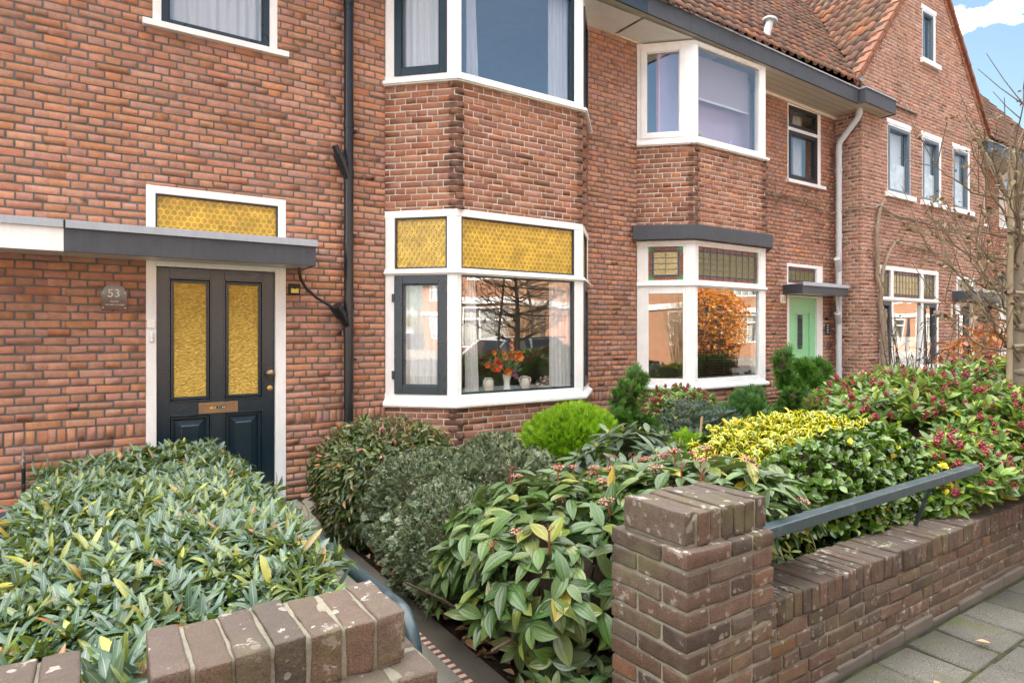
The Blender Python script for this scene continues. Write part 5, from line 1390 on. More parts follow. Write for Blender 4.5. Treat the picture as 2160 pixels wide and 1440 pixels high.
def blinds():
    F = B2['FF']; mb = MB(); u0, u1 = .08, B2['W']-.16; z = .93
    while z < 2.06:
        P = [F.p(u0, z, -.10), F.p(u1, z, -.10), F.p(u1, z+.013, -.145), F.p(u0, z+.013, -.145)]
        mb.add(P+[(p[0], p[1], p[2]+.003) for p in P], [(0,3,2,1),(4,5,6,7),(0,1,5,4),(1,2,6,5),(2,3,7,6),(3,0,4,7)]); z += .036
    t = tag(mb.build('venetian_blind', [simple('blind_wood', (.085, .05, .03))]), 'dark wooden venetian blind behind the big pane of the leaded bay', 'blind')
    part('ladder_tape', t, 'black', lambda m: [m.fbox(F, u-.012, u+.012, .92, 2.08, -.098, -.096) for u in (.30, .68, 1.08)])
    s = tag(part('roller_blind', None, 'blind_white', lambda m: m.fbox(B2['FF'], .08, B2['W']-.12, 4.58, 5.14, -.20, -.197)), 'pale roller blind half drawn in the upper bay window over the leaded bay', 'blind')
    part('bottom_bar', s, 'white', lambda m: m.fbox(B2['FF'], .08, B2['W']-.12, 4.56, 4.585, -.207, -.19))
    tag(part('room_divider', None, 'lilac', lambda m: m.box(5.98, 7.85, 5.62, 5.66, 2.95, 5.12)), 'lilac wall seen through the upper bay window', 'wall')
    tag(part('ornament', None, simple_name('ornament', (.65, .66, .25)), lambda m: (m.ball((6.62, 5.50, 4.12), .032, 10), m.lathe((6.62, 5.50, 3.95), [(.03, 0), (.02, .05), (.012, .14), (.02, .16)], 10)), smooth=True), 'small yellow round ornament on the upper bay sill', 'ornament')
    tag(part('ornament', None, simple_name('ornament_blue', (.40, .45, .72)), lambda m: m.lathe((7.25, 5.50, 3.95), [(.03, 0), (.055, .05), (.05, .10), (.02, .13), (.012, .17), (.002, .20)], 14), smooth=True), 'small lilac blue ornament on the upper bay sill', 'ornament')
    for x, z in ((11.25, 1.62), (11.62, 1.60)):
        tag(part('white_flower', None, 'white', lambda m: [m.ball((x+R.gauss(0, .04), 5.62+R.gauss(0, .03), z+R.gauss(0, .04)), .035, 6) for _ in range(28)]), 'large round white bloom behind the glass of the far ground floor window', 'flower', 'white blooms in the far window')
blinds()
# ------------------------------------------------------------------ foliage
def leafT(prof, rows=5, cols=3, fold=.12, curl=.15, ridge=0):
    """leaf along +Y, length 1; prof = half widths at evenly spaced rows"""
    V, U = [], []
    for j in range(rows+1):
        t = j/rows; k = t*(len(prof)-1); a = int(min(k, len(prof)-2)); hw = prof[a]+(prof[a+1]-prof[a])*(k-a)
        for i in range(cols):
            s = i/(cols-1)*2-1
            z = abs(s)*hw*fold*2-curl*t*t
            if ridge: z += ridge*hw*abs(math.sin(s*math.pi*1.55))*(1-abs(s)*.4)
            V.append((s*hw, t, z)); U.append(((s+1)/2, t))
    Q = [(j*cols+i, j*cols+i+1, (j+1)*cols+i+1, (j+1)*cols+i) for j in range(rows) for i in range(cols-1)]
    return np.array(V), np.array(U), np.array(Q)

def sprayT(nb, spread=.9, w=.05, seed=0, curl=.1, jit=.12):
    """a small fan of scale-leaf twigs"""
    r = random.Random(seed); V, U, Q = [], [], []
    def strip(p, a, l, w, t0):
        b = len(V); d = np.array([math.sin(a), math.cos(a)]); s = np.array([d[1], -d[0]])
        for k, (t, ww) in enumerate(((0, .6), (.55, 1.0), (1, .25))):
            c = p+d*l*t; z = -curl*(t*l)**2+r.uniform(-jit, jit)*.25*t
            for sg in (-1, 1): V.append((c[0]+s[0]*w*ww*sg, c[1]+s[1]*w*ww*sg, z)); U.append(((sg+1)/2, min(1, t0+t*l)))
        Q.append((b, b+1, b+3, b+2)); Q.append((b+2, b+3, b+5, b+4))
    strip(np.zeros(2), 0, 1.0, w, 0)
    for i in range(nb):
        t = .15+.75*(i//2)/(nb/2); sg = 1 if i % 2 else -1
        strip(np.array([0, t]), sg*spread*(.75+r.uniform(-.2, .2)), (1-t)*.62+.14, w*.9, t*.8)
    return np.array(V), np.array(U), np.array(Q)

def clusterT(n, r, shape=(1, 1, 1), seed=0, flat=False):
    """ball cluster of buds as little octahedra"""
    q = random.Random(seed); V, U, Q = [], [], []
    for i in range(n):
        while True:
            p = np.array([q.uniform(-1, 1), q.uniform(-1, 1), q.uniform(-1, 1)])
            if np.linalg.norm(p) < 1: break
        p = p*np.array(shape)+np.array([0, shape[1], 0])
        rr = r*q.uniform(.7, 1.2); b = len(V)
        for d in ((1,0,0),(0,1,0),(-1,0,0),(0,-1,0),(0,0,1),(0,0,-1)): V.append(tuple(p+np.array(d)*rr)); U.append((.5, q.random()))
        for f in ((0,1,4,4),(1,2,4,4),(2,3,4,4),(3,0,4,4),(1,0,5,5),(2,1,5,5),(3,2,5,5),(0,3,5,5)): Q.append(tuple(b+x for x in f))
    return np.array(V), np.array(U), np.array(Q)

def norm(a): return a/np.maximum(np.linalg.norm(a, axis=-1, keepdims=True), 1e-9)

def scatter(name, tmpls, P, A, Up, size, mat, parent=None, smooth=True, wid=None):
    """copies of leaf templates: P position, A axis, Up blade normal hint, size length"""
    if not isinstance(tmpls, list): tmpls = [tmpls]
    P, A, Up = np.asarray(P, float), norm(np.asarray(A, float)), np.asarray(Up, float)
    X = np.cross(A, Up); bad = np.linalg.norm(X, axis=1) < 1e-4; X[bad] = np.cross(A[bad], [1, .3, .2]); X = norm(X); Z = np.cross(X, A)
    n = len(P); size = np.broadcast_to(np.asarray(size, float), (n,)); wid = np.ones(n) if wid is None else wid
    pick = rng.integers(0, len(tmpls), n); Vs, Qs, Us = [], [], []; b = 0; Ts = []
    for k, (TV, TU, TQ) in enumerate(tmpls):
        i = np.where(pick == k)[0]
        if not len(i): continue
        L = TV[None]*size[i][:, None, None]
        W = P[i][:, None]+L[..., :1]*wid[i][:, None, None]*X[i][:, None]+L[..., 1:2]*A[i][:, None]+L[..., 2:]*Z[i][:, None]
        Vs.append(W.reshape(-1, 3)); Us.append(np.tile(TU, (len(i), 1)))
        q = (TQ[None]+(np.arange(len(i))*len(TV))[:, None, None]).reshape(-1, 4)+b
        tri = q[:, 2] == q[:, 3]
        Qs.append(q[~tri]); Ts.append(q[tri][:, :3]); b += len(i)*len(TV)
    return np_mesh(name, np.concatenate(Vs), np.concatenate(Qs), [MAT[mat]], parent, luv=np.concatenate(Us), smooth=smooth, T=np.concatenate(Ts))

def lump(P, f=2.2, seed=0.0):
    x, y, z = P[:, 0]*f+seed, P[:, 1]*f+seed*1.7, P[:, 2]*f+seed*.6
    return (np.sin(x*1.9+np.sin(y*1.3))+np.sin(y*2.3+np.sin(z*1.7+x))+np.sin(z*2.1+np.sin(x*1.1)))/3

def shell_pts(n, c, r, p=2.4, lo=-.6, thick=.18, lumps=.08, f=3.0, seed=1.0):
    """points (and outward normals) near the surface of a lumpy superellipsoid"""
    D = norm(rng.normal(0, 1, (n*2, 3))); D = D[D[:, 2] > lo][:n]
    k = (np.abs(D)**p).sum(1)**(-1/p)
    c, r = np.array(c, float), np.array(r, float)
    S_ = D*k[:, None]*r; l = 1+lumps*lump(S_+c, f, seed)
    depth = 1-thick*np.abs(rng.normal(0, .55, len(D)))
    P = c+S_*(l*depth)[:, None]
    N = norm(np.sign(D)*np.abs(D*k[:, None])**(p-1)/r)
    return P, N, D

def rnd_dirs(n): return norm(rng.normal(0, 1, (n, 3)))

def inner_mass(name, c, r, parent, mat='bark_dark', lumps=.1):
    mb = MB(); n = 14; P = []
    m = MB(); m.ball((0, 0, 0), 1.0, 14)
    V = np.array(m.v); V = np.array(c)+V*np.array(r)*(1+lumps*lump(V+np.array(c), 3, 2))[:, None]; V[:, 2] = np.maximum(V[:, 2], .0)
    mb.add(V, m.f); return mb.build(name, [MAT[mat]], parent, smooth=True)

def twigs(name, parent, c, r, n, mat='bark_dark', th=.006, base=.12, lo=.2):
    def fn(m):
        for _ in range(n):
            a = R.uniform(0, 6.28); b = R.uniform(0, base)
            p0 = Vector((c[0]+b*math.cos(a), c[1]+b*math.sin(a), 0))
            d = Vector((R.gauss(0, 1)*r[0], R.gauss(0, 1)*r[1], 0))*.55
            p3 = Vector((c[0]+d.x, c[1]+d.y, c[2]+r[2]*R.uniform(-.2, .55)))
            p1 = p0.lerp(p3, .35)+Vector((R.uniform(-.05, .05), R.uniform(-.05, .05), -.02)); p2 = p0.lerp(p3, .7)+Vector((R.uniform(-.06, .06), R.uniform(-.06, .06), .03))
            m.tube([p0, p1, p2, p3], [th*1.8, th*1.4, th, th*.6], 6)
    return part(name, parent, mat, fn, smooth=True)

LAUREL = [leafT((.018, .055, .088, .102, .104, .096, .072, .014), 7, 3, .20, c) for c in (.18, .34, .52)]
VIB = [leafT((.03, .13, .205, .235, .225, .18, .10, .01), 8, 9, .16, c, .10) for c in (.10, .20, .34)]
OVAL = [leafT((.04, .19, .26, .25, .17, .03), 4, 3, .2, c) for c in (.05, .2)]
SKIM = [leafT((.03, .10, .165, .19, .17, .10, .015), 5, 3, .16, c) for c in (.04, .14, .24)]
NAND = [leafT((.03, .15, .20, .16, .08, .01), 4, 3, .22, c) for c in (.1, .25)]
TINY = [leafT((.06, .24, .25, .05), 3, 3, .18, .08)]
EUO = [leafT((.05, .16, .26, .33, .32, .22, .04), 6, 3, .30, c) for c in (.0, .18)]
RHOD = [leafT((.03, .09, .13, .145, .13, .08, .01), 6, 3, .14, c) for c in (.05, .18)]
SPRAY = [sprayT(8, .8, .045, s) for s in range(3)]
FINE = [sprayT(8, .5, .032, s+9, .02) for s in range(3)]
def needleT(seed=0):
    r = random.Random(seed); V, U, Q = [], [], []
    for i in range(44):
        t = i/44; a = r.uniform(0, 6.28); b = len(V); l = .26*(1-.3*t)
        d = np.array([math.cos(a)*.75, .62, math.sin(a)*.75])*l; o = np.array([0, t, 0]); s = np.array([-math.sin(a), 0, math.cos(a)])*.032
        for p in (o-s, o+s, o+d+s*.3, o+d-s*.3): V.append(tuple(p)); U.append((.5, t))
        Q.append((b, b+1, b+2, b+3))
    return np.array(V), np.array(U), np.array(Q)
NEEDLE = [needleT(s) for s in range(3)]

def rosettes(P, N, per, size, tilt=(.35, 1.0), jit=.012, up=.55):
    """whorls of leaves round shoot tips"""
    n = len(P); ax = norm(N+np.array([0, 0, up])+rng.normal(0, .22, (n, 3)))
    a0 = rng.uniform(0, 6.28, n); ref = norm(np.cross(ax, rng.normal(0, 1, (n, 3)))); r2 = np.cross(ax, ref)
    PP, AA, UU, SS = [], [], [], []
    for k in range(per):
        a = a0+k*2.399; tl = rng.uniform(tilt[0], tilt[1], n)+.0
        d = norm(ax*np.cos(tl)[:, None]+(ref*np.cos(a)[:, None]+r2*np.sin(a)[:, None])*np.sin(tl)[:, None])
        PP.append(P+ax*rng.uniform(-jit*2, jit, n)[:, None]); AA.append(d); UU.append(ax); SS.append(size*rng.uniform(.65, 1.15, n))
    return np.concatenate(PP), np.concatenate(AA), np.concatenate(UU), np.concatenate(SS)

# -- the long-leaved hedge beside the path ------------------------------
def laurel_hedge():
    t = thing('hedge', 'low hedge of long narrow grey-green leaves in front of the dark door', 'hedge', (.25, 3.3, 0))
    def xr(y): return .61+.19*np.clip((y-1.7)/1.4, 0, 1)
    def top(x, y):
        e = .67-.08*np.clip((2.1-y)/.6, 0, 1)-.05*np.clip((y-3.6)/1.2, 0, 1)+.025*np.sin(x*4+y*2.3)+.02*np.sin(y*5.1+1)
        q = np.minimum(np.clip((x+.32)/.20, 0, 1), np.clip((xr(y)+.02-x)/.14, 0, 1)); q2 = np.clip((5.45-y)/.25, 0, 1)
        return e-.18*(1-np.sqrt(np.clip(1-(1-q)**2, 0, 1)))-.12*(1-q2)
    n = 2700; y = 1.56+rng.uniform(0, 1, n)**1.25*3.6; x = -.27+rng.uniform(0, 1, n)*(xr(y)+.27); z = top(x, y)-np.abs(rng.normal(0, .045, n))
    N = np.stack([np.where(x < -.1, -.8, np.where(x > xr(y)-.12, .8, 0)), np.where(y < 1.8, -.4, 0)-.12, np.full(n, 1.0)], -1)
    P = np.stack([x, y, z], -1)
    m = 620; ys = 1.6+rng.uniform(0, 1, m)**1.1*3.55; sd = rng.random(m) < .5; zz = rng.uniform(.10, .60, m)
    Ps = np.stack([np.where(sd, -.29, xr(ys)+.0)+rng.normal(0, .035, m), ys, zz], -1); Ns = np.stack([np.where(sd, -1.0, 1.0), rng.normal(0, .3, m)-.2, np.full(m, .35)], -1)
    f = 260; Pf = np.stack([rng.uniform(-.27, .54, f), 1.555+rng.uniform(0, .05, f), rng.uniform(.35, .66, f)], -1); Nf = np.stack([rng.normal(0, .3, f), np.full(f, -.9), np.full(f, .5)], -1)
    P = np.concatenate([P, Ps, Pf]); N = np.concatenate([N, Ns, Nf])
    g = 60; Pg = np.stack([rng.uniform(-.03, .10, g), rng.uniform(1.42, 1.56, g), rng.uniform(.60, .80, g)], -1); Ng = np.stack([rng.normal(0, .2, g), np.full(g, -.8), np.full(g, .6)], -1)
    P = np.concatenate([P, Pg]); N = np.concatenate([N, Ng])
    PP, AA, UU, SS = rosettes(P, norm(N), 9, .097, (.35, 1.5))
    wind = np.array([-.16, -.10, .0]); AA = norm(AA+wind)
    scatter('foliage', LAUREL, PP, AA, UU, SS, 'leaf_laurel', t, wid=rng.uniform(.85, 1.2, len(PP)))
    scatter('shoots', [leafT((.035, .03, .02), 2, 2, 0, .0)], P-norm(N)*.05, norm(N+np.array([0, 0, .6])), rnd_dirs(len(P)), .07, 'stem_plain', t)
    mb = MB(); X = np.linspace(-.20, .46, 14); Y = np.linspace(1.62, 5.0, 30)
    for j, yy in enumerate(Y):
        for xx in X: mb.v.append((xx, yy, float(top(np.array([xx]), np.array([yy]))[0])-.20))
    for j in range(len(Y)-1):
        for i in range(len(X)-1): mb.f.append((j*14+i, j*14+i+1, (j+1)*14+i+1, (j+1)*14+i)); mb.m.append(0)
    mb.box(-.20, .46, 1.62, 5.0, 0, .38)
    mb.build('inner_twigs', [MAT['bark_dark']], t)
leaf_mat('stem_plain', [(0, (.22,.24,.05)), (.5, (.32,.33,.07)), (1, (.18,.19,.05))], rough=.5, transl=.1)
laurel_hedge()

# -- generic leafy mound -------------------------------------------------
def mound(t, c, r, n, tm, size, mat, p=2.4, thick=.25, lumps=.1, f=3.2, seed=1.0, droop=0.0, out=.6, up=.5, name='foliage', spread=.8, lo=-.7, wid=None, sel=None):
    P, N, D = shell_pts(n, c, r, p, lo, thick, lumps, f, seed)
    if sel is not None:
        k = sel(P); P, N = P[k], N[k]
    A = norm(N*out+np.array([0, 0, up-droop])+rng.normal(0, spread, P.shape)*.6)
    k = P[:, 2] > .03; P, N, A = P[k], N[k], A[k]
    return scatter(name, tm, P, A, N+rng.normal(0, .45, P.shape), size*rng.uniform(.7, 1.2, len(P)), mat, t)

def nandina():
    c, r = (1.80, 4.42, .40), (.50, .47, .43)
    t = thing('shrub', 'clipped green shrub flushed red beside the path and black drainpipe', 'shrub', (c[0], c[1], 0))
    mound(t, c, r, 13000, NAND, .060, 'leaf_nandina', 2.9, .30, .10, 5, 3.0, .75, .6, .25)
    mound(t, c, (r[0], r[1], r[2]*1.02), 2600, NAND, .036, 'leaf_bronze', 2.9, .08, .08, 4, 3.0, -.1, .5, .7, name='new_growth', lo=.45, sel=lambda P: lump(P, 7, 1) > .05)
    P, N, D = shell_pts(80, c, r, 2.9, -.5, .02, .07, 4, 3.0)
    scatter('red_leaf', NAND, P, norm(N+rng.normal(0, .5, P.shape)), N, .045, 'leaf_red', t)
    inner_mass('inner_twigs', c, np.array(r)*.72, t)
leaf_mat('leaf_red', [(0, (.40,.07,.06)), (.5, (.52,.12,.10)), (1, (.30,.22,.04))], rough=.4, transl=.2)
nandina()

def boxleaf():
    t = thing('shrub', 'small-leaved variegated shrub between the red-flushed shrub and large-leaved viburnum', 'shrub', (1.9, 3.6, 0))
    for c, r, n, s in (((1.70, 3.02, .30), (.40, .50, .35), 16000, 1.0), ((2.30, 3.78, .40), (.48, .42, .32), 14000, 5.0), ((1.80, 3.72, .36), (.34, .36, .30), 8000, 8.0)):
        mound(t, c, r, n, TINY, .022, 'leaf_box', 2.2, .36, .24, 8, s, 0, .7, .35, spread=1.0)
        P, N, D = shell_pts(1500, c, r, 2.2, -.6, .05, .24, 8, s)
        A = norm(N+np.array([0, 0, .5])+rng.normal(0, .5, P.shape))
        scatter('sprigs', [sprayT(12, 1.0, .10, 5, .0, .5)], P, A, rnd_dirs(len(P)), .05, 'leaf_box', t)
        inner_mass('inner_twigs', c, np.array(r)*.74, t)
boxleaf()

def viburnum():
    c, r = (2.00, 2.30, .35), (.78, .58, .42)
    t = thing('shrub', 'viburnum shrub with big ribbed oval leaves and pink bud heads behind the pillar', 'shrub', (c[0], c[1], 0))
    P, N, D = shell_pts(620, c, r, 2.5, -.75, .18, .10, 3, 2.0)
    P2, N2, D2 = shell_pts(420, (2.62, 2.55, .40), (.62, .56, .32), 2.4, -.2, .10, .10, 3, 6.0)
    P3, N3, D3 = shell_pts(300, (2.36, 1.98, .60), (.54, .46, .27), 2.2, -.25, .12, .10, 3, 6.0)
    P = np.concatenate([P, P2, P3]); N = np.concatenate([N, N2, N3]); k = (P[:, 2] > .06); P, N = P[k], N[k]
    k = ~((P[:, 1] < 1.70) & (P[:, 0] > 1.46) & (P[:, 0] < 1.98) & (P[:, 2] < .95)) & ~((P[:, 1] < 1.80) & (P[:, 2] < .60) & (P[:, 0] > 1.9)) & ~((P[:, 1] < 1.58) & (P[:, 2] < .76) & (P[:, 0] > 1.9)); P, N = P[k], N[k]
    keep = ~((P[:, 2] < .34) & (rng.random(len(P)) < .70)) & ~((P[:, 2] < .20) & (rng.random(len(P)) < .75)); P, N = P[keep], N[keep]
    PP, AA, UU, SS = rosettes(P, N, 4, .126, (.75, 1.45), .02, .25)
    AA = norm(AA+np.array([0, 0, -.38]))
    scatter('foliage', VIB, PP, AA, UU+np.array([0, 0, .4]), SS, 'leaf_viburnum', t, wid=rng.uniform(.85, 1.15, len(PP)))
    # low sprig at the foot
    q = 26; Pq = np.stack([rng.uniform(1.38, 1.75, q), rng.uniform(1.75, 2.15, q), rng.uniform(.06, .22, q)], -1); PP, AA, UU, SS = rosettes(Pq, np.tile([[-.3, -.5, .8]], (q, 1)), 4, .075, (.7, 1.4), .01, .5)
    scatter('low_sprigs', VIB, PP, AA, UU, SS, 'leaf_viburnum', t)
    top = np.where((P[:, 2] > .58) & (N[:, 2] > .25))[0]; pick = rng.choice(top, min(95, len(top)), replace=False)
    H = P[pick]+N[pick]*.035+np.array([0, 0, .026]); d3 = norm(N[pick]*.4+np.array([0, 0, 1.0]))
    def hd(m):
        for p, d in zip(H, d3):
            p = Vector(p); d = Vector(d); m.tube([p-d*.10, p-d*.02, p], [.0042, .0035, .003], 6)
            for _ in range(6):
                a = R.uniform(0, 6.28); e = Vector((math.cos(a)*.022, math.sin(a)*.022, 0)); m.tube([p-d*.012, p+e*.6+d*.010, p+e+d*.016], .0015, 4, caps=False)
    part('flower_stems', t, 'stem_red', hd, smooth=True)
    half = len(H)*5//9
    bud = clusterT(46, .10, (.95, .30, .95), 3)
    scatter('bud_head', bud, H[:half], d3[:half], rnd_dirs(half), rng.uniform(.026, .042, half), 'bud_pink', t)
    scatter('seed_head', clusterT(40, .055, (1.0, .35, 1.0), 4), H[half:], d3[half:], rnd_dirs(len(H)-half), rng.uniform(.032, .046, len(H)-half), 'seed_brown', t)
    twigs('branches', t, (c[0]-.1, c[1], .30), r, 46, 'bark_dark', .007, .25)
    # a few bare stems showing at the front
    inner_mass('inner_twigs', (c[0]+.05, c[1]+.06, .34), (.46, .34, .26), t)
viburnum()

def rhodos():
    def rh(label, c, r, n, size, mat, bud=True, per=8):
        t = thing('rhododendron', label, 'shrub', (c[0], c[1], 0))
        P, N, D = shell_pts(n, c, r, 2.0, -.1, .2, .15, 3, 1.0)
        PP, AA, UU, SS = rosettes(P, N, per, size, (1.0, 1.75), .01, 1.3)
        scatter('foliage', RHOD, PP, AA, UU, SS, mat, t)
        if bud:
            d = norm(N+np.array([0, 0, 1.6])); scatter('bud', [leafT((.25, .30, .2, .02), 3, 3, .5, 0)], P+d*.0, d, rnd_dirs(len(P)), .030, 'bud_lime', t)
            scatter('bud', [leafT((.25, .30, .2, .02), 3, 3, .5, 0)], P+d*.0, d, rnd_dirs(len(P)), .030, 'bud_lime', t)
        twigs('branches', t, c, r, 14, 'bark_dark', .006)
    rh('rhododendron with drooping grey-green whorls and pale buds behind the viburnum', (3.05, 3.15, .55), (.46, .36, .30), 46, .155, 'leaf_rhodo')
    rh('small yellow-green rhododendron below the amber bay window', (3.10, 4.75, .34), (.30, .22, .25), 22, .10, 'leaf_rhodo_lime')
    rh('pale budded rhododendron in front of the bay corner, left of the golden conifer', (2.55, 4.72, .34), (.26, .22, .20), 18, .10, 'leaf_rhodo_lime')
    rh('tiny lime rhododendron tucked between the variegated shrub and golden conifer', (2.95, 4.05, .34), (.24, .20, .18), 14, .085, 'leaf_rhodo_lime')
rhodos()

def conifer(label, c, r, n, mat, tm, size, p=2.0, up=1.2, thick=.35, lumps=.2, f=6, seed=1.0, extra=()):
    t = thing('conifer', label, 'conifer', (c[0], c[1], 0))
    for cc, rr, nn, sd in ((c, r, n, seed),)+tuple(extra):
        P, N, D = shell_pts(nn, cc, rr, p, -.8, thick, lumps, f, sd); k = P[:, 2] > .03; P, N = P[k], N[k]
        A = norm(N*.8+np.array([0, 0, up])*rng.uniform(.3, 1, (len(P), 1))+rng.normal(0, .3, P.shape))
        scatter('foliage', tm, P-A*size*.4, A, np.cross(A, rng.normal(0, 1, P.shape))+N*.8, size*rng.uniform(.7, 1.25, len(P)), mat, t)
        inner_mass('inner_twigs', cc, np.array(rr)*.72, t, 'bark_dark' if mat != 'spray_thuja' else 'twig_green')
    return t
simple('twig_green', (.03, .06, .01), .9)
conifer('rounded golden-green conifer ball in front of the amber bay window', (3.66, 4.50, .40), (.47, .44, .42), 7500, 'spray_thuja', FINE, .095, 2.3, .9, .3, .07, 5, 2.0)
def lobes(c, r, n, size, seed):
    """many small leafy tufts piled into an irregular outline"""
    q = random.Random(seed); out = []
    for k in range(n):
        h = (k+.5)/n; w = (1-h)**.8*1.0+.06
        a, b = q.uniform(0, 6.28), q.uniform(.25, .95)*w
        rr = size*q.uniform(.75, 1.3)*(1-.25*h)
        out.append(((c[0]+r[0]*b*math.cos(a), c[1]+r[1]*b*math.sin(a), c[2]-r[2]+2*r[2]*h), (rr, rr, rr*q.uniform(.9, 1.5)), int(125*(rr/.10)**2), q.uniform(0, 9)))
    return out
a_ = lobes((4.22, 4.36, .52), (.62, .32, .48), 36, .075, 3)+[((4.42, 4.44, 1.00), (.08, .08, .13), 110, 2.0)]
conifer('irregular tufted dark green conifer between the two bay windows', a_[0][0], a_[0][1], a_[0][2], 'spray_hinoki', SPRAY, .105, 1.8, .5, .7, .45, 11, 4.0, extra=tuple(a_[1:]))
a_ = lobes((7.30, 4.50, .58), (1.0, .36, .46), 50, .105, 8)+[((7.10, 4.6, 1.10), (.11, .11, .17), 120, 2.0), ((7.75, 4.55, .95), (.2, .18, .2), 260, 5.0)]
conifer('broad tufted green conifer in front of the green door', a_[0][0], a_[0][1], a_[0][2], 'spray_hinoki', SPRAY, .14, 1.8, .6, .7, .45, 9, 1.0, extra=tuple(a_[1:]))
conifer('dark feathery conifer between the blue spruces and the golden-edged mound', (5.35, 3.90, .46), (.52, .40, .44), 2000, 'spray_dark', SPRAY, .12, 2.0, .6, .45, .3, 5, 7.0, extra=(((4.85, 3.55, .30), (.28, .26, .34), 900, 3.0),))
conifer('little bright green conifer dome behind the viburnum buds', (3.62, 3.14, .50), (.17, .16, .26), 900, 'spray_thuja', FINE, .06, 2.0, 1.0, .3, .1, 8, 2.0)
conifer('tiny soft green conifer tuft beside the rhododendron', (3.34, 3.05, .42), (.11, .11, .24), 420, 'spray_thuja', FINE, .06, 2.0, 1.0, .3, .1, 8, 5.0)
conifer('small ferny conifer squeezed between pillar, rail and low wall', (2.32, 1.95, .30), (.22, .16, .24), 600, 'spray_hinoki', SPRAY, .075, 2.0, .4, .3, .1, 8, 5.0)

def spruce(label, x, y, h, stems):
    t = thing('spruce', label, 'spruce', (x, y, 0))
    P, A = [], []
    def fn(m):
        m.tube([(x, y, 0), (x+.01, y, h*.6), (x, y, h)], [.016, .011, .004], 8)
        for lv in np.linspace(.25, .93, 9):
            for k in range(6):
                a = k*1.05+lv*9+R.uniform(-.2, .2); l = (1.02-lv)*h*.62+.05
                e = Vector((x+math.cos(a)*l, y+math.sin(a)*l, h*lv+l*.35)); b = Vector((x, y, h*lv)); m.tube([b, b.lerp(e, .5)-Vector((0, 0, .01)), e], [.005, .004, .003], 5)
                for s in np.linspace(.15, 1, max(3, int(l/.045))):
                    p = b.lerp(e, s)
                    for sg in (-1, 0, 1):
                        d = (e-b).normalized(); d = Vector((d.x*math.cos(sg*.7)-d.y*math.sin(sg*.7), d.x*math.sin(sg*.7)+d.y*math.cos(sg*.7), d.z+.1)); P.append(p); A.append(d)
        P.append(Vector((x, y, h-.05))); A.append(Vector((0, 0, 1)))
    part('branches', t, 'bark_tan', fn, smooth=True)
    scatter('needles', NEEDLE, np.array(P), np.array(A), rnd_dirs(len(P)), .08, 'needle_blue', t)
    return t
spruce('young blue-grey spruce standing left of the bare cut stem', 4.22, 3.62, .92, 0)
spruce('young blue-grey spruce standing right of the bare cut stem', 4.50, 3.55, .84, 0)
spruce('bushy low blue-grey spruce under the other two', 4.34, 3.42, .52, 0)
def cut_stems():
    t = thing('cut_stems', 'clump of bare tan pruned stems in front of the blue spruces', 'stems', (4.0, 3.2, 0))
    def fn(m):
        for (x, y, z0, x2, z1, r) in ((a-.30, b, c, d-.30, e, f) for a, b, c, d, e, f in ((3.95, 3.1, .2, 4.06, .88, .009), (4.30, 3.1, .15, 4.40, .82, .010), (4.16, 3.05, .2, 4.24, .72, .008), (3.72, 3.1, .3, 3.66, .66, .007), (3.70, 3.1, .2, 3.82, .74, .008), (3.62, 3.12, .2, 3.70, .80, .007), (3.78, 3.1, .3, 3.60, .62, .006))):
            m.tube([(x, y, z0), ((x+x2)/2+.008, y, (z0+z1)/2), (x2, y, z1)], r, 8)
    part('stems', t, 'bark_tan', fn, smooth=True)
cut_stems()

def skimmia(label, lobes, n_per, size, bud):
    t = thing('skimmia', label, 'shrub', (lobes[0][0][0], lobes[0][0][1], 0))
    for i, (c, r, n) in enumerate(lobes):
        P, N, D = shell_pts(n, c, r, 2.3, -.55, .22, .12, 4, i*2.0); k = (P[:, 2] > .08) & ~((P[:, 1] < 1.60) & (P[:, 2] < .54)) & (P[:, 1] > 1.42); P, N = P[k], N[k]
        PP, AA, UU, SS = rosettes(P, N, n_per, size, (.55, 1.45), .02, .7)
        scatter('foliage', SKIM, PP, AA, UU, SS, 'leaf_skimmia', t)
        kk = (rng.random(len(P)) < .38) & (N[:, 2] > -.2); d = norm(N[kk]+np.array([0, 0, 1.2])+rng.normal(0, .2, (kk.sum(), 3)))
        scatter('bud_cluster', [clusterT(54, .21, (.50, .85, .50), s) for s in (1, 2)], P[kk]+d*.012, d, rnd_dirs(kk.sum()), bud*rng.uniform(.75, 1.25, kk.sum()), 'bud_red', t)
        if c[1] > 1.9: inner_mass('inner_twigs', c, np.array(r)*.60, t)
    return t
skimmia('large spreading skimmia with dark red bud clusters over the low wall at right', [((5.00, 2.35, .64), (.58, .58, .52), 900), ((5.55, 2.45, .62), (.75, .70, .54), 1100), ((4.62, 1.72, .50), (.50, .34, .34), 480), ((5.3, 1.75, .62), (.65, .42, .45), 720), ((6.3, 2.2, .67), (.75, .7, .55), 850)], 9, .092, .034)
skimmia('small red-budded skimmia growing under the leaded bay window', [((5.45, 4.80, .50), (.62, .34, .38), 360)], 8, .075, .034)

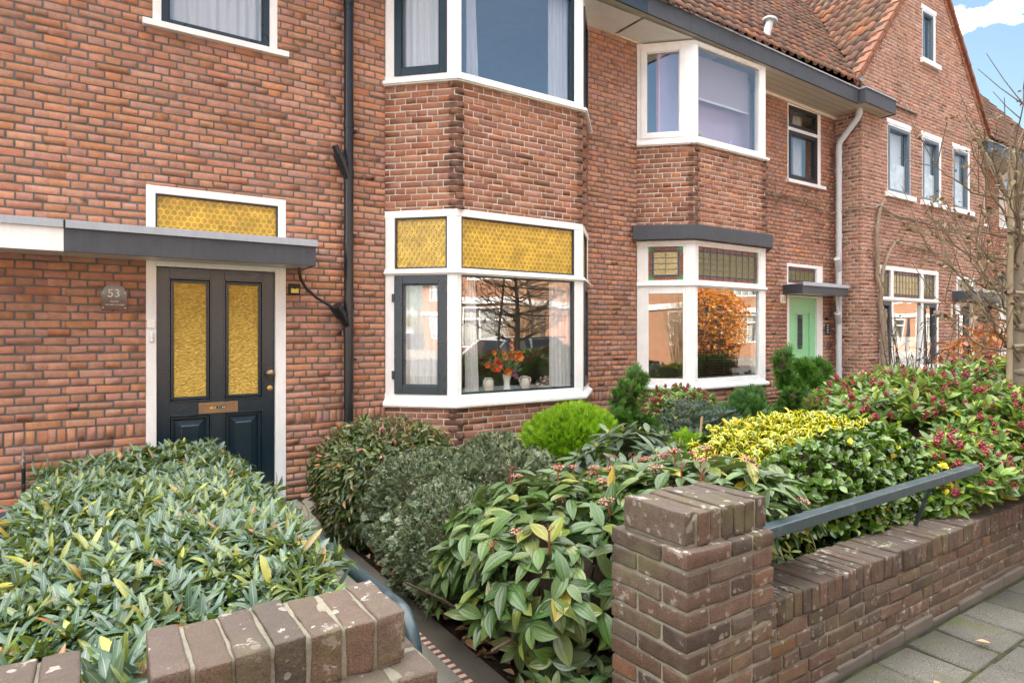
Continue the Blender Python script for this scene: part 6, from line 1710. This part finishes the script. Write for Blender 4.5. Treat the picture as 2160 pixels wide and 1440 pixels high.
def euonymus():
    c, r = (3.72, 2.28, .52), (.80, .56, .42)
    t = thing('shrub', 'glossy green rounded shrub with golden-edged leaves along its top behind the rail', 'shrub', (c[0], c[1], 0))
    P, N, D = shell_pts(3300, c, r, 2.7, -.75, .16, .05, 4, 1.0); k = P[:, 2] > .05; P, N = P[k], N[k]
    gold = (P[:, 2] > .83+.04*lump(P, 5, 2)) & (N[:, 2] > .35) & (P[:, 1] > 1.98+.1*lump(P, 6, 3))
    gold |= (P[:, 0] < 3.20+.10*lump(P, 6, 1)) & (P[:, 2] > .58) & (P[:, 1] > 2.1); gold |= (P[:, 0] > 4.34) & (lump(P, 4, 7) > .35) & (P[:, 2] > .6)
    for sel, mat, nm, sz in ((~gold, 'leaf_euonymus', 'foliage', .052), (gold, 'leaf_golden', 'golden_leaves', .046)):
        PP, AA, UU, SS = rosettes(P[sel], N[sel], 7, sz, (.45, 1.35), .022, .35)
        scatter(nm, EUO, PP, AA, UU, SS, mat, t)
    yl = rng.random(len(P)) < .02; PP, AA, UU, SS = rosettes(P[yl]+N[yl]*.02, N[yl], 6, .045, (.4, 1.2), .012, .4); scatter('golden_leaves', EUO, PP, AA, UU, SS, 'leaf_yellow', t)
    P, N, D = shell_pts(700, (4.25, 1.95, .42), (.42, .34, .30), 2.3, -.6, .2, .1, 4, 3); PP, AA, UU, SS = rosettes(P, N, 7, .05, (.45, 1.35), .02, .35); scatter('foliage', EUO, PP, AA, UU, SS, 'leaf_euonymus', t)
    Py = np.stack([rng.normal(4.20, .05, 26), rng.normal(1.66, .03, 26), rng.uniform(.46, .72, 26)], -1); PP, AA, UU, SS = rosettes(Py, np.tile([[0, -.7, .6]], (26, 1)), 6, .045, (.4, 1.2), .01, .4); scatter('golden_leaves', EUO, PP, AA, UU, SS, 'leaf_yellow', t)
    inner_mass('inner_twigs', c, np.array(r)*.78, t); inner_mass('inner_twigs', (4.25, 1.97, .38), (.28, .2, .24), t)
euonymus()
def pieris():
    t = thing('pieris', 'small lime-leaved pieris peeping under the rail between viburnum and green mound', 'shrub', (2.85, 1.95, 0))
    P, N, D = shell_pts(95, (2.88, 1.98, .34), (.38, .22, .26), 2.1, -.3, .3, .15, 4, 1); PP, AA, UU, SS = rosettes(P, N, 9, .055, (.7, 1.5), .02, .9)
    scatter('foliage', LAUREL, PP, AA, UU, SS, 'leaf_lime', t, wid=np.full(len(PP), 1.4)); twigs('branches', t, (2.88, 1.98, .3), (.3, .2, .3), 12, 'bark_dark', .004)
leaf_mat('leaf_lime', [(0, (.10,.16,.03)), (.5, (.19,.25,.045)), (1, (.32,.32,.06))], rib=(.3,.32,.1), ribw=.1, rough=.35, transl=.25)
pieris()

# under-planting that fills the bed between the shrubs
def ground_cover():
    n = 2600; x = rng.uniform(1.6, 10.2, n); y = rng.uniform(2.2, 5.6, n); k = y < 5.15; x, y = x[k], y[k]
    P = np.stack([x, y, rng.uniform(.02, .22, len(x))], -1); PP, AA, UU, SS = rosettes(P, np.tile([[0, -.2, 1.0]], (len(P), 1)), 5, .06, (.5, 1.4), .02, .5)
    tag(scatter('ground_cover', EUO, PP, AA, UU, SS, 'leaf_cover'), None, None, None, 'stuff')
leaf_mat('leaf_cover', [(0, (.018,.045,.016)), (.5, (.03,.07,.022)), (1, (.05,.10,.03))], rough=.35, transl=.12)
ground_cover()
def far_garden():
    # clipped evergreen beyond the skimmia, hiding the next garden's soil
    t = thing('shrub', 'dull green shrub under the far ground floor window, behind the skimmia', 'shrub', (9.4, 4.2, 0))
    P, N, D = shell_pts(500, (9.2, 4.2, .38), (1.3, .6, .42), 2.2, -.4, .25, .15, 3, 2); PP, AA, UU, SS = rosettes(P, N, 7, .08, (.5, 1.4), .02, .5); scatter('foliage', EUO, PP, AA, UU, SS, 'leaf_cover', t)
    inner_mass('inner_twigs', (9.2, 4.2, .35), (.95, .42, .3), t)
    b = thing('beech_hedge', 'rust-brown beech hedge keeping its dead leaves, left of the trained tree', 'hedge', (8.9, 3.0, 0))
    P, N, D = shell_pts(1500, (9.0, 3.05, .85), (1.15, .40, .78), 2.6, -.9, .4, .15, 4, 2)
    A = norm(N*.5+rng.normal(0, .8, P.shape)+np.array([0, 0, -.3])); scatter('foliage', OVAL, P, A, N+rng.normal(0, .6, P.shape), rng.uniform(.06, .10, len(P)), 'leaf_beech', b)
    twigs('branches', b, (9.0, 3.05, .9), (1.0, .3, .9), 40, 'bark_dark', .006, .8)
    s = thing('bare_shrub', 'nearly bare twiggy shrub with a few dark leaves before the far window', 'shrub', (7.7, 3.4, 0))
    tips = []
    def fn(m):
        for _ in range(34):
            p0 = Vector((7.75+R.uniform(-.25, .25), 3.4+R.uniform(-.15, .15), .1)); e = p0+Vector((R.uniform(-.55, .55), R.uniform(-.3, .3), R.uniform(.9, 1.75))); q = p0.lerp(e, .5)+Vector((R.uniform(-.1, .1), R.uniform(-.1, .1), 0))
            m.tube([p0, q, e], [.008, .006, .003], 5)
            for _ in range(4):
                b_ = q.lerp(e, R.random()); f = b_+Vector((R.uniform(-.22, .22), R.uniform(-.15, .15), R.uniform(0, .2))); m.tube([b_, f], [.003, .0015], 4, caps=False); tips.append(f)
    part('branches', s, 'bark_dark', fn, smooth=True)
    T = np.array(tips); scatter('foliage', OVAL, T, rnd_dirs(len(T)), rnd_dirs(len(T)), rng.uniform(.03, .06, len(T)), 'leaf_dull', s)
leaf_mat('leaf_dull', [(0, (.03,.03,.022)), (.5, (.06,.065,.045)), (1, (.12,.13,.10))], rough=.5, transl=.1)
far_garden()

# -- leaf litter ----------------------------------------------------------
DEAD = [leafT((.03, .18, .28, .24, .12, .01), 4, 3, .3, c) for c in (-.25, .1, .35)]
def litter():
    n = 1500; x = np.concatenate([rng.uniform(1.47, 2.3, n//2), rng.uniform(1.5, 10, n//2)]); y = np.concatenate([rng.uniform(1.7, 4.2, n//2), rng.uniform(1.8, 5.6, n//2)])
    P = np.stack([x, y, rng.uniform(.015, .06, n)], -1); A = rng.normal(0, 1, (n, 3)); A[:, 2] *= .25
    tag(scatter('leaf_litter', DEAD, P, A, np.tile([[0, 0, 1.]], (n, 1))+rng.normal(0, .35, (n, 3)), rng.uniform(.03, .08, n), 'leaf_dead'), None, None, None, 'stuff')
litter()
def fallen():
    # (x, y, size, turn) measured on the pavement
    L = [(3.05, 1.02, .075, .3), (3.02, .93, .05, 2.0), (2.72, .62, .055, 1.2), (3.55, 1.25, .06, .8), (2.95, 1.20, .05, 2.6), (2.55, 1.20, .065, 1.7), (2.62, 1.10, .045, .2), (2.10, 1.27, .06, .5), (2.22, 1.28, .055, 2.2), (2.03, 1.18, .05, 1.0), (3.3, .72, .05, 1.5), (4.1, 1.2, .06, .1), (2.45, .75, .04, 2.9), (3.75, .95, .05, .6)]
    src = None
    for i, (x, y, s, a) in enumerate(L):
        if i < 3:
            V, U, Q = DEAD[i]; o = np_mesh('fallen_leaf', V-np.array([0, .5, 0]), Q, [MAT['leaf_fallen']], None, luv=U, smooth=True); me = [o] if i == 0 else me+[o]
        else:
            o = me[i % 3].copy(); COL.objects.link(o)
        o.location = (x, y, .012+.008*(i % 3)); o.scale = (s, s, s); o.rotation_euler = (R.uniform(-.3, .3), R.uniform(-.3, .3), a)
        tag(o, 'dry brown fallen leaf lying on the grey paving slabs', 'leaf', 'fallen leaves on the pavement')
fallen()

# -- wisteria on the gable -------------------------------------------------
def wobble(pts, amp=.03, n=8):
    out = []; P = [Vector(p) for p in pts]
    for a, b in zip(P, P[1:]):
        for i in range(n):
            q = a.lerp(b, i/n); out.append(q+Vector(mnoise.noise_vector(q*3.1))*amp+Vector(mnoise.noise_vector(q*9))*amp*.35)
    return out+[P[-1]]
def vine():
    t = thing('vine', 'bare climbing vine trained up and along the gabled house wall', 'vine', (10.95, 5.2, 0))
    Y = GY-.06
    def fn(m):
        def arm(pts, r0, r1, amp=.03):
            w = wobble(pts, amp); m.tube(w, [r0+(r1-r0)*i/(len(w)-1) for i in range(len(w))], 8)
        arm([(10.98, Y-.03, 0), (10.94, Y-.02, .9), (10.92, Y, 1.8), (10.80, Y, 2.6)], .060, .032, .05)
        arm([(11.02, Y-.05, 0), (10.98, Y-.05, 1.0), (10.96, Y-.03, 1.9)], .05, .03, .06)
        arm([(10.80, Y, 2.55), (10.76, Y, 3.2), (10.86, Y, 3.55), (11.05, Y, 3.72)], .035, .022, .02)
        arm([(10.88, Y, 3.62), (11.4, Y, 3.52), (12.6, Y, 3.48), (13.8, Y, 3.42)], .022, .012)
        arm([(10.88, Y, 3.62), (10.45, Y, 3.55), (10.2, WY-.05, 3.50), (9.0, WY-.05, 3.62), (8.1, WY-.05, 3.60)], .016, .008)
        arm([(10.92, Y, 2.35), (11.15, Y, 2.85), (11.35, Y, 3.05), (12.2, Y, 3.02), (13.6, Y, 2.95)], .028, .012)
        arm([(10.90, Y, 2.45), (10.6, Y, 2.85), (10.3, WY-.05, 3.05), (9.4, WY-.05, 3.06)], .016, .007)
    part('stem', t, 'vine_bark', fn, smooth=True)
    n = 420; w = []
    for (a, b, y, z) in ((11.6, 13.8, Y, 3.46), (11.9, 13.6, Y, 2.98), (8.1, 9.9, WY-.06, 3.6)):
        k = n//3; w.append(np.stack([rng.uniform(a, b, k), y+rng.normal(0, .02, k), z+rng.normal(0, .045, k)], -1))
    W = np.concatenate(w); scatter('spurs', [leafT((.04, .05, .03), 2, 2, 0, .1)], W, rnd_dirs(len(W)), rnd_dirs(len(W)), rng.uniform(.04, .12, len(W)), 'pod', t)
vine()

# -- the trained tree with its stakes ---------------------------------------
def espalier(label, x0, y0, zt, h, half, depth, seed, tiers=6, pods=True, group=None, col='bark_pale', bw=.012):
    t = thing('trained_tree', label, 'tree', (x0, y0, 0), group); r = random.Random(seed); tips = []
    def fn(m):
        w = wobble([(x0, y0, 0), (x0+.02, y0, zt), (x0, y0, h)], .02); m.tube(w, [.068-.045*i/(len(w)-1) for i in range(len(w))], 12)
        for i in range(9): m.ball((x0+r.uniform(-.03, .03), y0-.015, zt-.1+i*.17), r.uniform(.03, .06), 8, 0, (1, 1, .7))
    part('trunk', t, col, fn, smooth=True)
    def br(m):
        for k in range(tiers):
            z = zt+k*(h-zt)/tiers
            for s in (-1, 1):
                for q in range(3):
                    l = half*r.uniform(.6, 1.05); a = Vector((x0, y0, z+r.uniform(-.05, .05))); e = a+Vector((s*l, r.uniform(-depth, depth), r.uniform(.1, .75)))
                    w = wobble([a, a.lerp(e, .5)+Vector((0, 0, -.05)), e], .05, 5); m.tube(w, [bw*(1-.78*i/(len(w)-1)) for i in range(len(w))], 6)
                    for _ in range(9):
                        b = w[r.randrange(3, len(w))]; f = b+Vector((s*r.uniform(0, .35), r.uniform(-.2, .2), r.uniform(-.05, .45))); m.tube([b, b.lerp(f, .5)+Vector((.02, .01, 0)), f], [.0045, .003, .002], 5, caps=False); tips.append(f)
        for _ in range(5):
            e = Vector((x0+r.uniform(-.5, .5), y0+r.uniform(-.3, .3), h+r.uniform(.3, 1.0))); m.tube(wobble([(x0, y0, h-.3), e], .04, 6), [.014, .012, .010, .008, .006, .004, .003], 6); tips.append(e)
            for _ in range(6): tips.append(Vector((x0, y0, h-.2)).lerp(e, r.uniform(.4, 1))+Vector((r.uniform(-.12, .12), r.uniform(-.1, .1), r.uniform(-.05, .1))))
    part('branches', t, 'bark_tree' if col == 'bark_pale' else col, br, smooth=True)
    if pods:
        T = np.array(tips); k = rng.random(len(T)) < .62; T = T[k]; T = T[rng.random(len(T)) < .6]; T = np.concatenate([T+rng.normal(0, .026, T.shape) for _ in range(7)])
        scatter('seed_pods', OVAL, T, norm(rng.normal(0, .8, T.shape)+np.array([0, 0, -.4])), rnd_dirs(len(T)), rng.uniform(.018, .040, len(T)), 'pod', t, wid=np.full(len(T), 1.5))
    return t
bark('bark_tree', (.11,.085,.06), (.28,.22,.15), 25); bark('bark_street', (.05,.04,.03), (.14,.11,.08), 25)
TX, TY = 5.85, 1.86
espalier('bare tree with knobbly pale trunk and brown seed heads, trained on stakes at right', TX+.08, TY, 1.30, 2.72, .95, .35, 5)
sk = thing('tree_stake', 'pale wooden stake frame tied to the trained tree', 'stake', (5.66, 1.84, 0))
part('upright', sk, 'stake', lambda m: m.tube([(5.56, 1.80, 0), (5.60, 1.81, 1.5), (5.72, 1.84, 2.75)], .020, 10), smooth=True)
part('cross_rail', sk, 'stake', lambda m: [m.tube([(5.56, 1.80, z), (7.0, 1.86, z+.01)], .014, 8) for z in (1.40, 1.80, 2.25)], smooth=True)
part('binding', sk, 'black', lambda m: [m.tube([(5.60+dx, 1.81, z-.012), (5.60+dx, 1.81, z+.012)], .031, 10) for z, dx in ((1.4, 0), (1.8, .02), (2.25, .06))])
# ------------------------------------------------------------------ across the street, seen mirrored in the windows
def tex_brick():
    n = NT('brick_far'); co = n.obj()
    m = n.mapping(co, (1, 1, 1), (0, 0, 0), (rad(90), 0, 0))
    b = n.n('ShaderNodeTexBrick'); n.set(b.inputs['Vector'], m); b.inputs['Scale'].default_value = 1.0
    b.inputs['Brick Width'].default_value = .22; b.inputs['Row Height'].default_value = .0625; b.inputs['Mortar Size'].default_value = .006
    b.inputs['Color1'].default_value = (.40, .18, .09, 1); b.inputs['Color2'].default_value = (.30, .12, .06, 1); b.inputs['Mortar'].default_value = (.30, .27, .22, 1)
    MAT['brick_far'] = n.done(n.principled(b.outputs['Color'], .9, .2))
tex_brick()
OY = -13.0
def opposite(x0):
    t = thing('opposite_house', 'sunlit brick house across the street, seen only as a reflection in the window panes', 'house', (x0, OY, 0), 'houses across the street')
    F = Face(x0+6.0, OY, -1, 0)      # faces +Y
    ho = [(.6, 1.5, -.1, 2.6), (2.0, 4.9, .8, 2.6), (.6, 1.6, 3.9, 5.1), (2.2, 4.7, 3.8, 5.1)]
    def wl(m):
        for a, b, c, d in cells(0, 6.0, -.1, 5.4, ho): m.fquad(F, a, b, c, d, 0)
        m.add([(x0,OY-7,0),(x0+6,OY-7,0),(x0+6,OY-7,5.4),(x0,OY-7,5.4)], [(0,1,2,3)])
        m.add([(x0,OY-7,0),(x0,OY,0),(x0,OY,5.4),(x0,OY-3.5,8.6),(x0,OY-7,5.4)], [(0,1,2,3,4)]); m.add([(x0+6,OY-7,0),(x0+6,OY,0),(x0+6,OY,5.4),(x0+6,OY-3.5,8.6),(x0+6,OY-7,5.4)], [(0,1,2,3,4)])
    part('wall', t, 'brick_far', wl)
    part('roof', t, 'roof_tile', lambda m: (m.add([(x0,OY+.5,5.3),(x0+6,OY+.5,5.3),(x0+6,OY-3.5,8.7),(x0,OY-3.5,8.7)], [(0,1,2,3)]), m.add([(x0,OY-7.5,5.3),(x0+6,OY-7.5,5.3),(x0+6,OY-3.5,8.7),(x0,OY-3.5,8.7)], [(0,1,2,3)])))
    part('gutter_board', t, 'white', lambda m: (m.box(x0, x0+6, OY+.0, OY+.55, 5.15, 5.4), m.fbox(F, 0, 6, 2.72, 3.0, 0, .12)))
    for i, (a, b, c, d) in enumerate(ho):
        if i == 0:
            part('front_door', t, 'fascia_blue', lambda m: m.fbox(F, a, b, c, d, -.08, -.04)); continue
        def fr(m):
            frame_boxes(m, F, a, b, c, d, .07, -.08, .01)
            for u in np.linspace(a, b, 4 if b-a > 2 else 2)[1:-1]: m.fbox(F, u-.035, u+.035, c, d, -.08, .008)
            m.fbox(F, a, b, d-.55, d-.49, -.08, .009)
        w = part('window', t, 'white', fr)
        np_mesh('curtain', [F.p(a, c, -.2), F.p(b, c, -.2), F.p(b, d, -.2), F.p(a, d, -.2)], [(0,1,2,3)], [MAT['voile_far']], w)
        np_mesh('pane', [F.p(a, c, -.05), F.p(b, c, -.05), F.p(b, d, -.05), F.p(a, d, -.05)], [(0,1,2,3)], [MAT['pane']], w)
    return t
simple('voile_far', (.55, .54, .50), .8)
def copy_tree(o, parent=None, dx=0):
    c = o.copy(); COL.objects.link(c)
    if parent is not None: c.parent = parent
    else: c.location.x += dx
    for ch in list(o.children): copy_tree(ch, c)
    return c
op = opposite(-36)
for i in range(1, 17): copy_tree(op, None, i*6.0)

def car(x0, y0, label, body, L=4.2, flip=1):
    t = thing('parked_car', label, 'car', (x0, y0, -.1), 'cars parked along the kerb')
    W = .86
    sec = [(0, .35, .62, .9), (.12, .28, .80, .95), (.9, .25, .90, 1.0), (1.35, .25, .93, 1.0), (2.3, .25, .95, 1.0), (3.4, .25, .96, 1.0), (4.0, .28, .88, .97), (4.2, .36, .70, .9)]
    def bd(m):
        V, Fq = [], []; k = 0
        for x, zb, zt, w in sec:
            x = x*L/4.2; ww = W*w
            ring = [(-ww, zb), (-ww*1.02, (zb+zt)/2), (-ww*.97, zt-.06), (-ww*.88, zt), (ww*.88, zt), (ww*.97, zt-.06), (ww*1.02, (zb+zt)/2), (ww, zb)]
            V += [(x0+x-L/2, y0+a, z-.1) for a, z in ring]
        n = 8
        for i in range(len(sec)-1):
            for j in range(n): Fq.append((i*n+j, i*n+(j+1) % n, (i+1)*n+(j+1) % n, (i+1)*n+j))
        Fq += [tuple(range(n)), tuple(range((len(sec)-1)*n, len(sec)*n))]
        m.add(V, Fq)
    part('body', t, body, bd, smooth=True)
    cab = [(.95, .92, .80), (1.55, 1.36, .66), (2.1, 1.45, .64), (3.1, 1.42, .64), (3.9, .94, .76)]
    def roof(m):
        P = [(x0+x*L/4.2-L/2, y0+s*w*.98, z-.1+.012) for x, z, w in cab[1:4] for s in (-1, 1)]
        m.add(P, [(0, 1, 3, 2), (2, 3, 5, 4)]); 
        for s in (-1, 1):
            for (a, b) in ((0, 1), (1, 2), (2, 3), (3, 4)):
                m.tube([(x0+cab[i][0]*L/4.2-L/2, y0+s*cab[i][2]*.99, cab[i][1]-.1) for i in (a, b)], .035, 6)
            m.tube([(x0+2.25*L/4.2-L/2, y0+s*.82, .85), (x0+2.25*L/4.2-L/2, y0+s*.65, 1.34)], .035, 6)
    part('roof', t, body, roof, smooth=True)
    def gl(m):
        P = []
        for x, z, w in cab: P += [(x0+x*L/4.2-L/2, y0-w, z-.1), (x0+x*L/4.2-L/2, y0+w, z-.1)]
        base = [(x0+x*L/4.2-L/2, y0+s*.84, .82) for x in (.95, 1.55, 2.1, 3.1, 3.9) for s in (-1, 1)]
        m.add(P, [(0, 1, 3, 2), (6, 7, 9, 8)]); m.add(P+base, [(i, i+2, 12+i, 10+i) for i in (0, 2, 4, 6)]+[(i+1, 11+i, 13+i, i+3) for i in (0, 2, 4, 6)])
    part('windows', t, 'car_glass', gl)
    for x in (.8, 3.4):
        for s in (-1, 1):
            c = (x0+x*L/4.2-L/2, y0+s*.74, .22)
            w = part('wheel', t, 'black', lambda m: m.tube([(c[0], c[1]-.1, c[2]), (c[0], c[1]+.1, c[2])], .32, 20), smooth=True)
            part('rim', w, 'chrome', lambda m: m.tube([(c[0], c[1]-.106, c[2]), (c[0], c[1]+.106, c[2])], .2, 16))
    return t
paint('car_silver', (.42, .44, .46), .22, .6, .03, 0); paint('car_white', (.75, .76, .77), .25, .6, .03, 0); simple('car_glass', (.03, .035, .035), .05, .7)
car(9.2, -3.3, 'silver parked car mirrored in the lower pane of the amber bay window', 'car_silver', 4.3)
car(-11.0, -3.4, 'white parked car mirrored in the side casement of the amber bay', 'car_white')
espalier('bare street tree across the road, its dark branches mirrored in the amber bay pane', 12.2, -6.6, 2.0, 4.4, 1.7, .6, 21, 7, col='bark_street', bw=.03)
espalier('bare street tree mirrored in the leaded bay window panes', 17.6, -6.8, 1.2, 3.6, 1.4, .8, 33, 8, col='bark_street', bw=.02)

def mirrored_plants():
    t = thing('beech_hedge', 'tall rust-orange beech hedge across the street, glowing in the leaded bay pane', 'hedge', (24.5, -9.6, 0))
    P, N_, D = shell_pts(6500, (24.5, -9.8, 1.9), (3.6, .8, 1.9), 2.8, -.9, .4, .12, 2, 2)
    scatter('foliage', OVAL, P, rnd_dirs(len(P)), rnd_dirs(len(P)), rng.uniform(.12, .20, len(P)), 'leaf_glow', t); inner_mass('inner_twigs', (24.5, -9.8, 1.8), (2.6, .5, 1.4), t)
    for x0, y0, lab in ((-7.0, -9.4, 'golden bare-twigged shrub across the street, mirrored in the leaded bay side pane'), (14.4, -10.2, 'dense bare shrub across the street, mirrored beside the tree in the amber bay')):
        s = thing('bare_shrub', lab, 'shrub', (x0, y0, 0))
        def fn(m):
            for _ in range(150):
                a = R.uniform(0, 6.28); l = R.uniform(1.6, 3.6); sp = R.uniform(.05, 1.5)
                e = Vector((x0+math.cos(a)*sp, y0+math.sin(a)*sp*.6, l)); p0 = Vector((x0+math.cos(a)*.2, y0+math.sin(a)*.1, 0)); q = p0.lerp(e, .5)+Vector((R.gauss(0, .1), R.gauss(0, .1), .15))
                m.tube([p0, q, e], [.018, .012, .004], 4, caps=False)
                for _ in range(4):
                    b = q.lerp(e, R.random()); m.tube([b, b+Vector((R.gauss(0, .3), R.gauss(0, .2), R.uniform(0, .4)))], [.006, .002], 3, caps=False)
        part('branches', s, 'bark_tan', fn, smooth=True)
mirrored_plants()

# ------------------------------------------------------------------ sky, sun, camera
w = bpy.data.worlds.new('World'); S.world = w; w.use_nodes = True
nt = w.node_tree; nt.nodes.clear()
SUN_EL, SUN_AZ = rad(36), rad(12)              # azimuth from +Y towards +X: behind the houses
def N(t, **k):
    n = nt.nodes.new(t)
    for a, b in k.items(): setattr(n, a, b)
    return n
sky = N('ShaderNodeTexSky', sky_type='NISHITA', sun_disc=False, sun_elevation=SUN_EL, sun_rotation=SUN_AZ, altitude=0, air_density=1.0, dust_density=.4, ozone_density=3.5)
tc = N('ShaderNodeTexCoord')
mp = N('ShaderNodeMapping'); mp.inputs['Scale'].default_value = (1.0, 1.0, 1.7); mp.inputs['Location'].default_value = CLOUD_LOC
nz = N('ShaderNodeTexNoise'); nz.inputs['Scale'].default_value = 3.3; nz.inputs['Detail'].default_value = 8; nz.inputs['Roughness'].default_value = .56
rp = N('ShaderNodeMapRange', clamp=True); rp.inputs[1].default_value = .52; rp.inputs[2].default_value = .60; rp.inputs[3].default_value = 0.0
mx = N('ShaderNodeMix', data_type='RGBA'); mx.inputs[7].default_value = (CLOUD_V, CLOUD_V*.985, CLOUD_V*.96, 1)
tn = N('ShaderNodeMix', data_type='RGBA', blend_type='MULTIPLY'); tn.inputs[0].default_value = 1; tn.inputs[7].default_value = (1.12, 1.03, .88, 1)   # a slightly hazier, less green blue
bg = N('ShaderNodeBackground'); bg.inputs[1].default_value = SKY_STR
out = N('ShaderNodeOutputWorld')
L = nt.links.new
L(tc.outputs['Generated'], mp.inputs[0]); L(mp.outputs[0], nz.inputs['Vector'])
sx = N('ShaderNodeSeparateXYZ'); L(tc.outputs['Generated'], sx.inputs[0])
zb = N('ShaderNodeMapRange', clamp=True); zb.inputs[1].default_value = .50; zb.inputs[2].default_value = .85; zb.inputs[4].default_value = .16; L(sx.outputs[2], zb.inputs[0])  # extra cloud overhead, out of view, added to brighten the shaded house fronts
xb = N('ShaderNodeMapRange', clamp=True); xb.inputs[1].default_value = -.1; xb.inputs[2].default_value = -.7; xb.inputs[4].default_value = .10; L(sx.outputs[0], xb.inputs[0])  # more unseen cloud added on the left, also to lift the shade
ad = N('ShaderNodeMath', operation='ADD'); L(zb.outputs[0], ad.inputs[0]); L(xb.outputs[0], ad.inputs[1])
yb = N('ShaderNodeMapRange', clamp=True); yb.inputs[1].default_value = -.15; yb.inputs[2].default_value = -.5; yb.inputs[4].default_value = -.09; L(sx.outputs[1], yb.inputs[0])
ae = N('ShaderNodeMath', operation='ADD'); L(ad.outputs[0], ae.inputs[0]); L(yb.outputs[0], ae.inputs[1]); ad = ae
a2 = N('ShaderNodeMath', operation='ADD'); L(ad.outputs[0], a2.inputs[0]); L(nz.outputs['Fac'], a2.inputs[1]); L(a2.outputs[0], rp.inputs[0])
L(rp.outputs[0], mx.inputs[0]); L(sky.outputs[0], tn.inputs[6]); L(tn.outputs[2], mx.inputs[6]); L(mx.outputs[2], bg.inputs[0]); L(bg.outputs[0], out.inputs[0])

sd = bpy.data.lights.new('sun', 'SUN'); sd.energy = SUN_STR; sd.angle = rad(.5); sd.color = (1, .93, .82)
so = bpy.data.objects.new('sun', sd); COL.objects.link(so)
d = Vector((math.sin(SUN_AZ)*math.cos(SUN_EL), math.cos(SUN_AZ)*math.cos(SUN_EL), math.sin(SUN_EL)))
so.rotation_euler = d.to_track_quat('Z', 'Y').to_euler(); so.location = d*40

cd = bpy.data.cameras.new('camera'); cd.sensor_width = 36; cd.lens = 1320/2160*36; cd.shift_y = -18/2160; cd.clip_end = 500; cd.clip_start = .05
co = bpy.data.objects.new('camera', cd); COL.objects.link(co); co.location = (0, 0, 1.5); co.rotation_euler = (rad(90), 0, -rad(33.6))
S.camera = co
S.view_settings.view_transform = 'Standard'; S.view_settings.look = 'None'; S.view_settings.exposure = EXPOSURE; S.view_settings.gamma = 1
S.cycles.max_bounces = 8; S.cycles.diffuse_bounces = 4; S.cycles.glossy_bounces = 4; S.cycles.transparent_max_bounces = 12; S.cycles.caustics_reflective = False; S.cycles.caustics_refractive = False
S.cycles.use_denoising = True; S.cycles.sample_clamp_indirect = 6
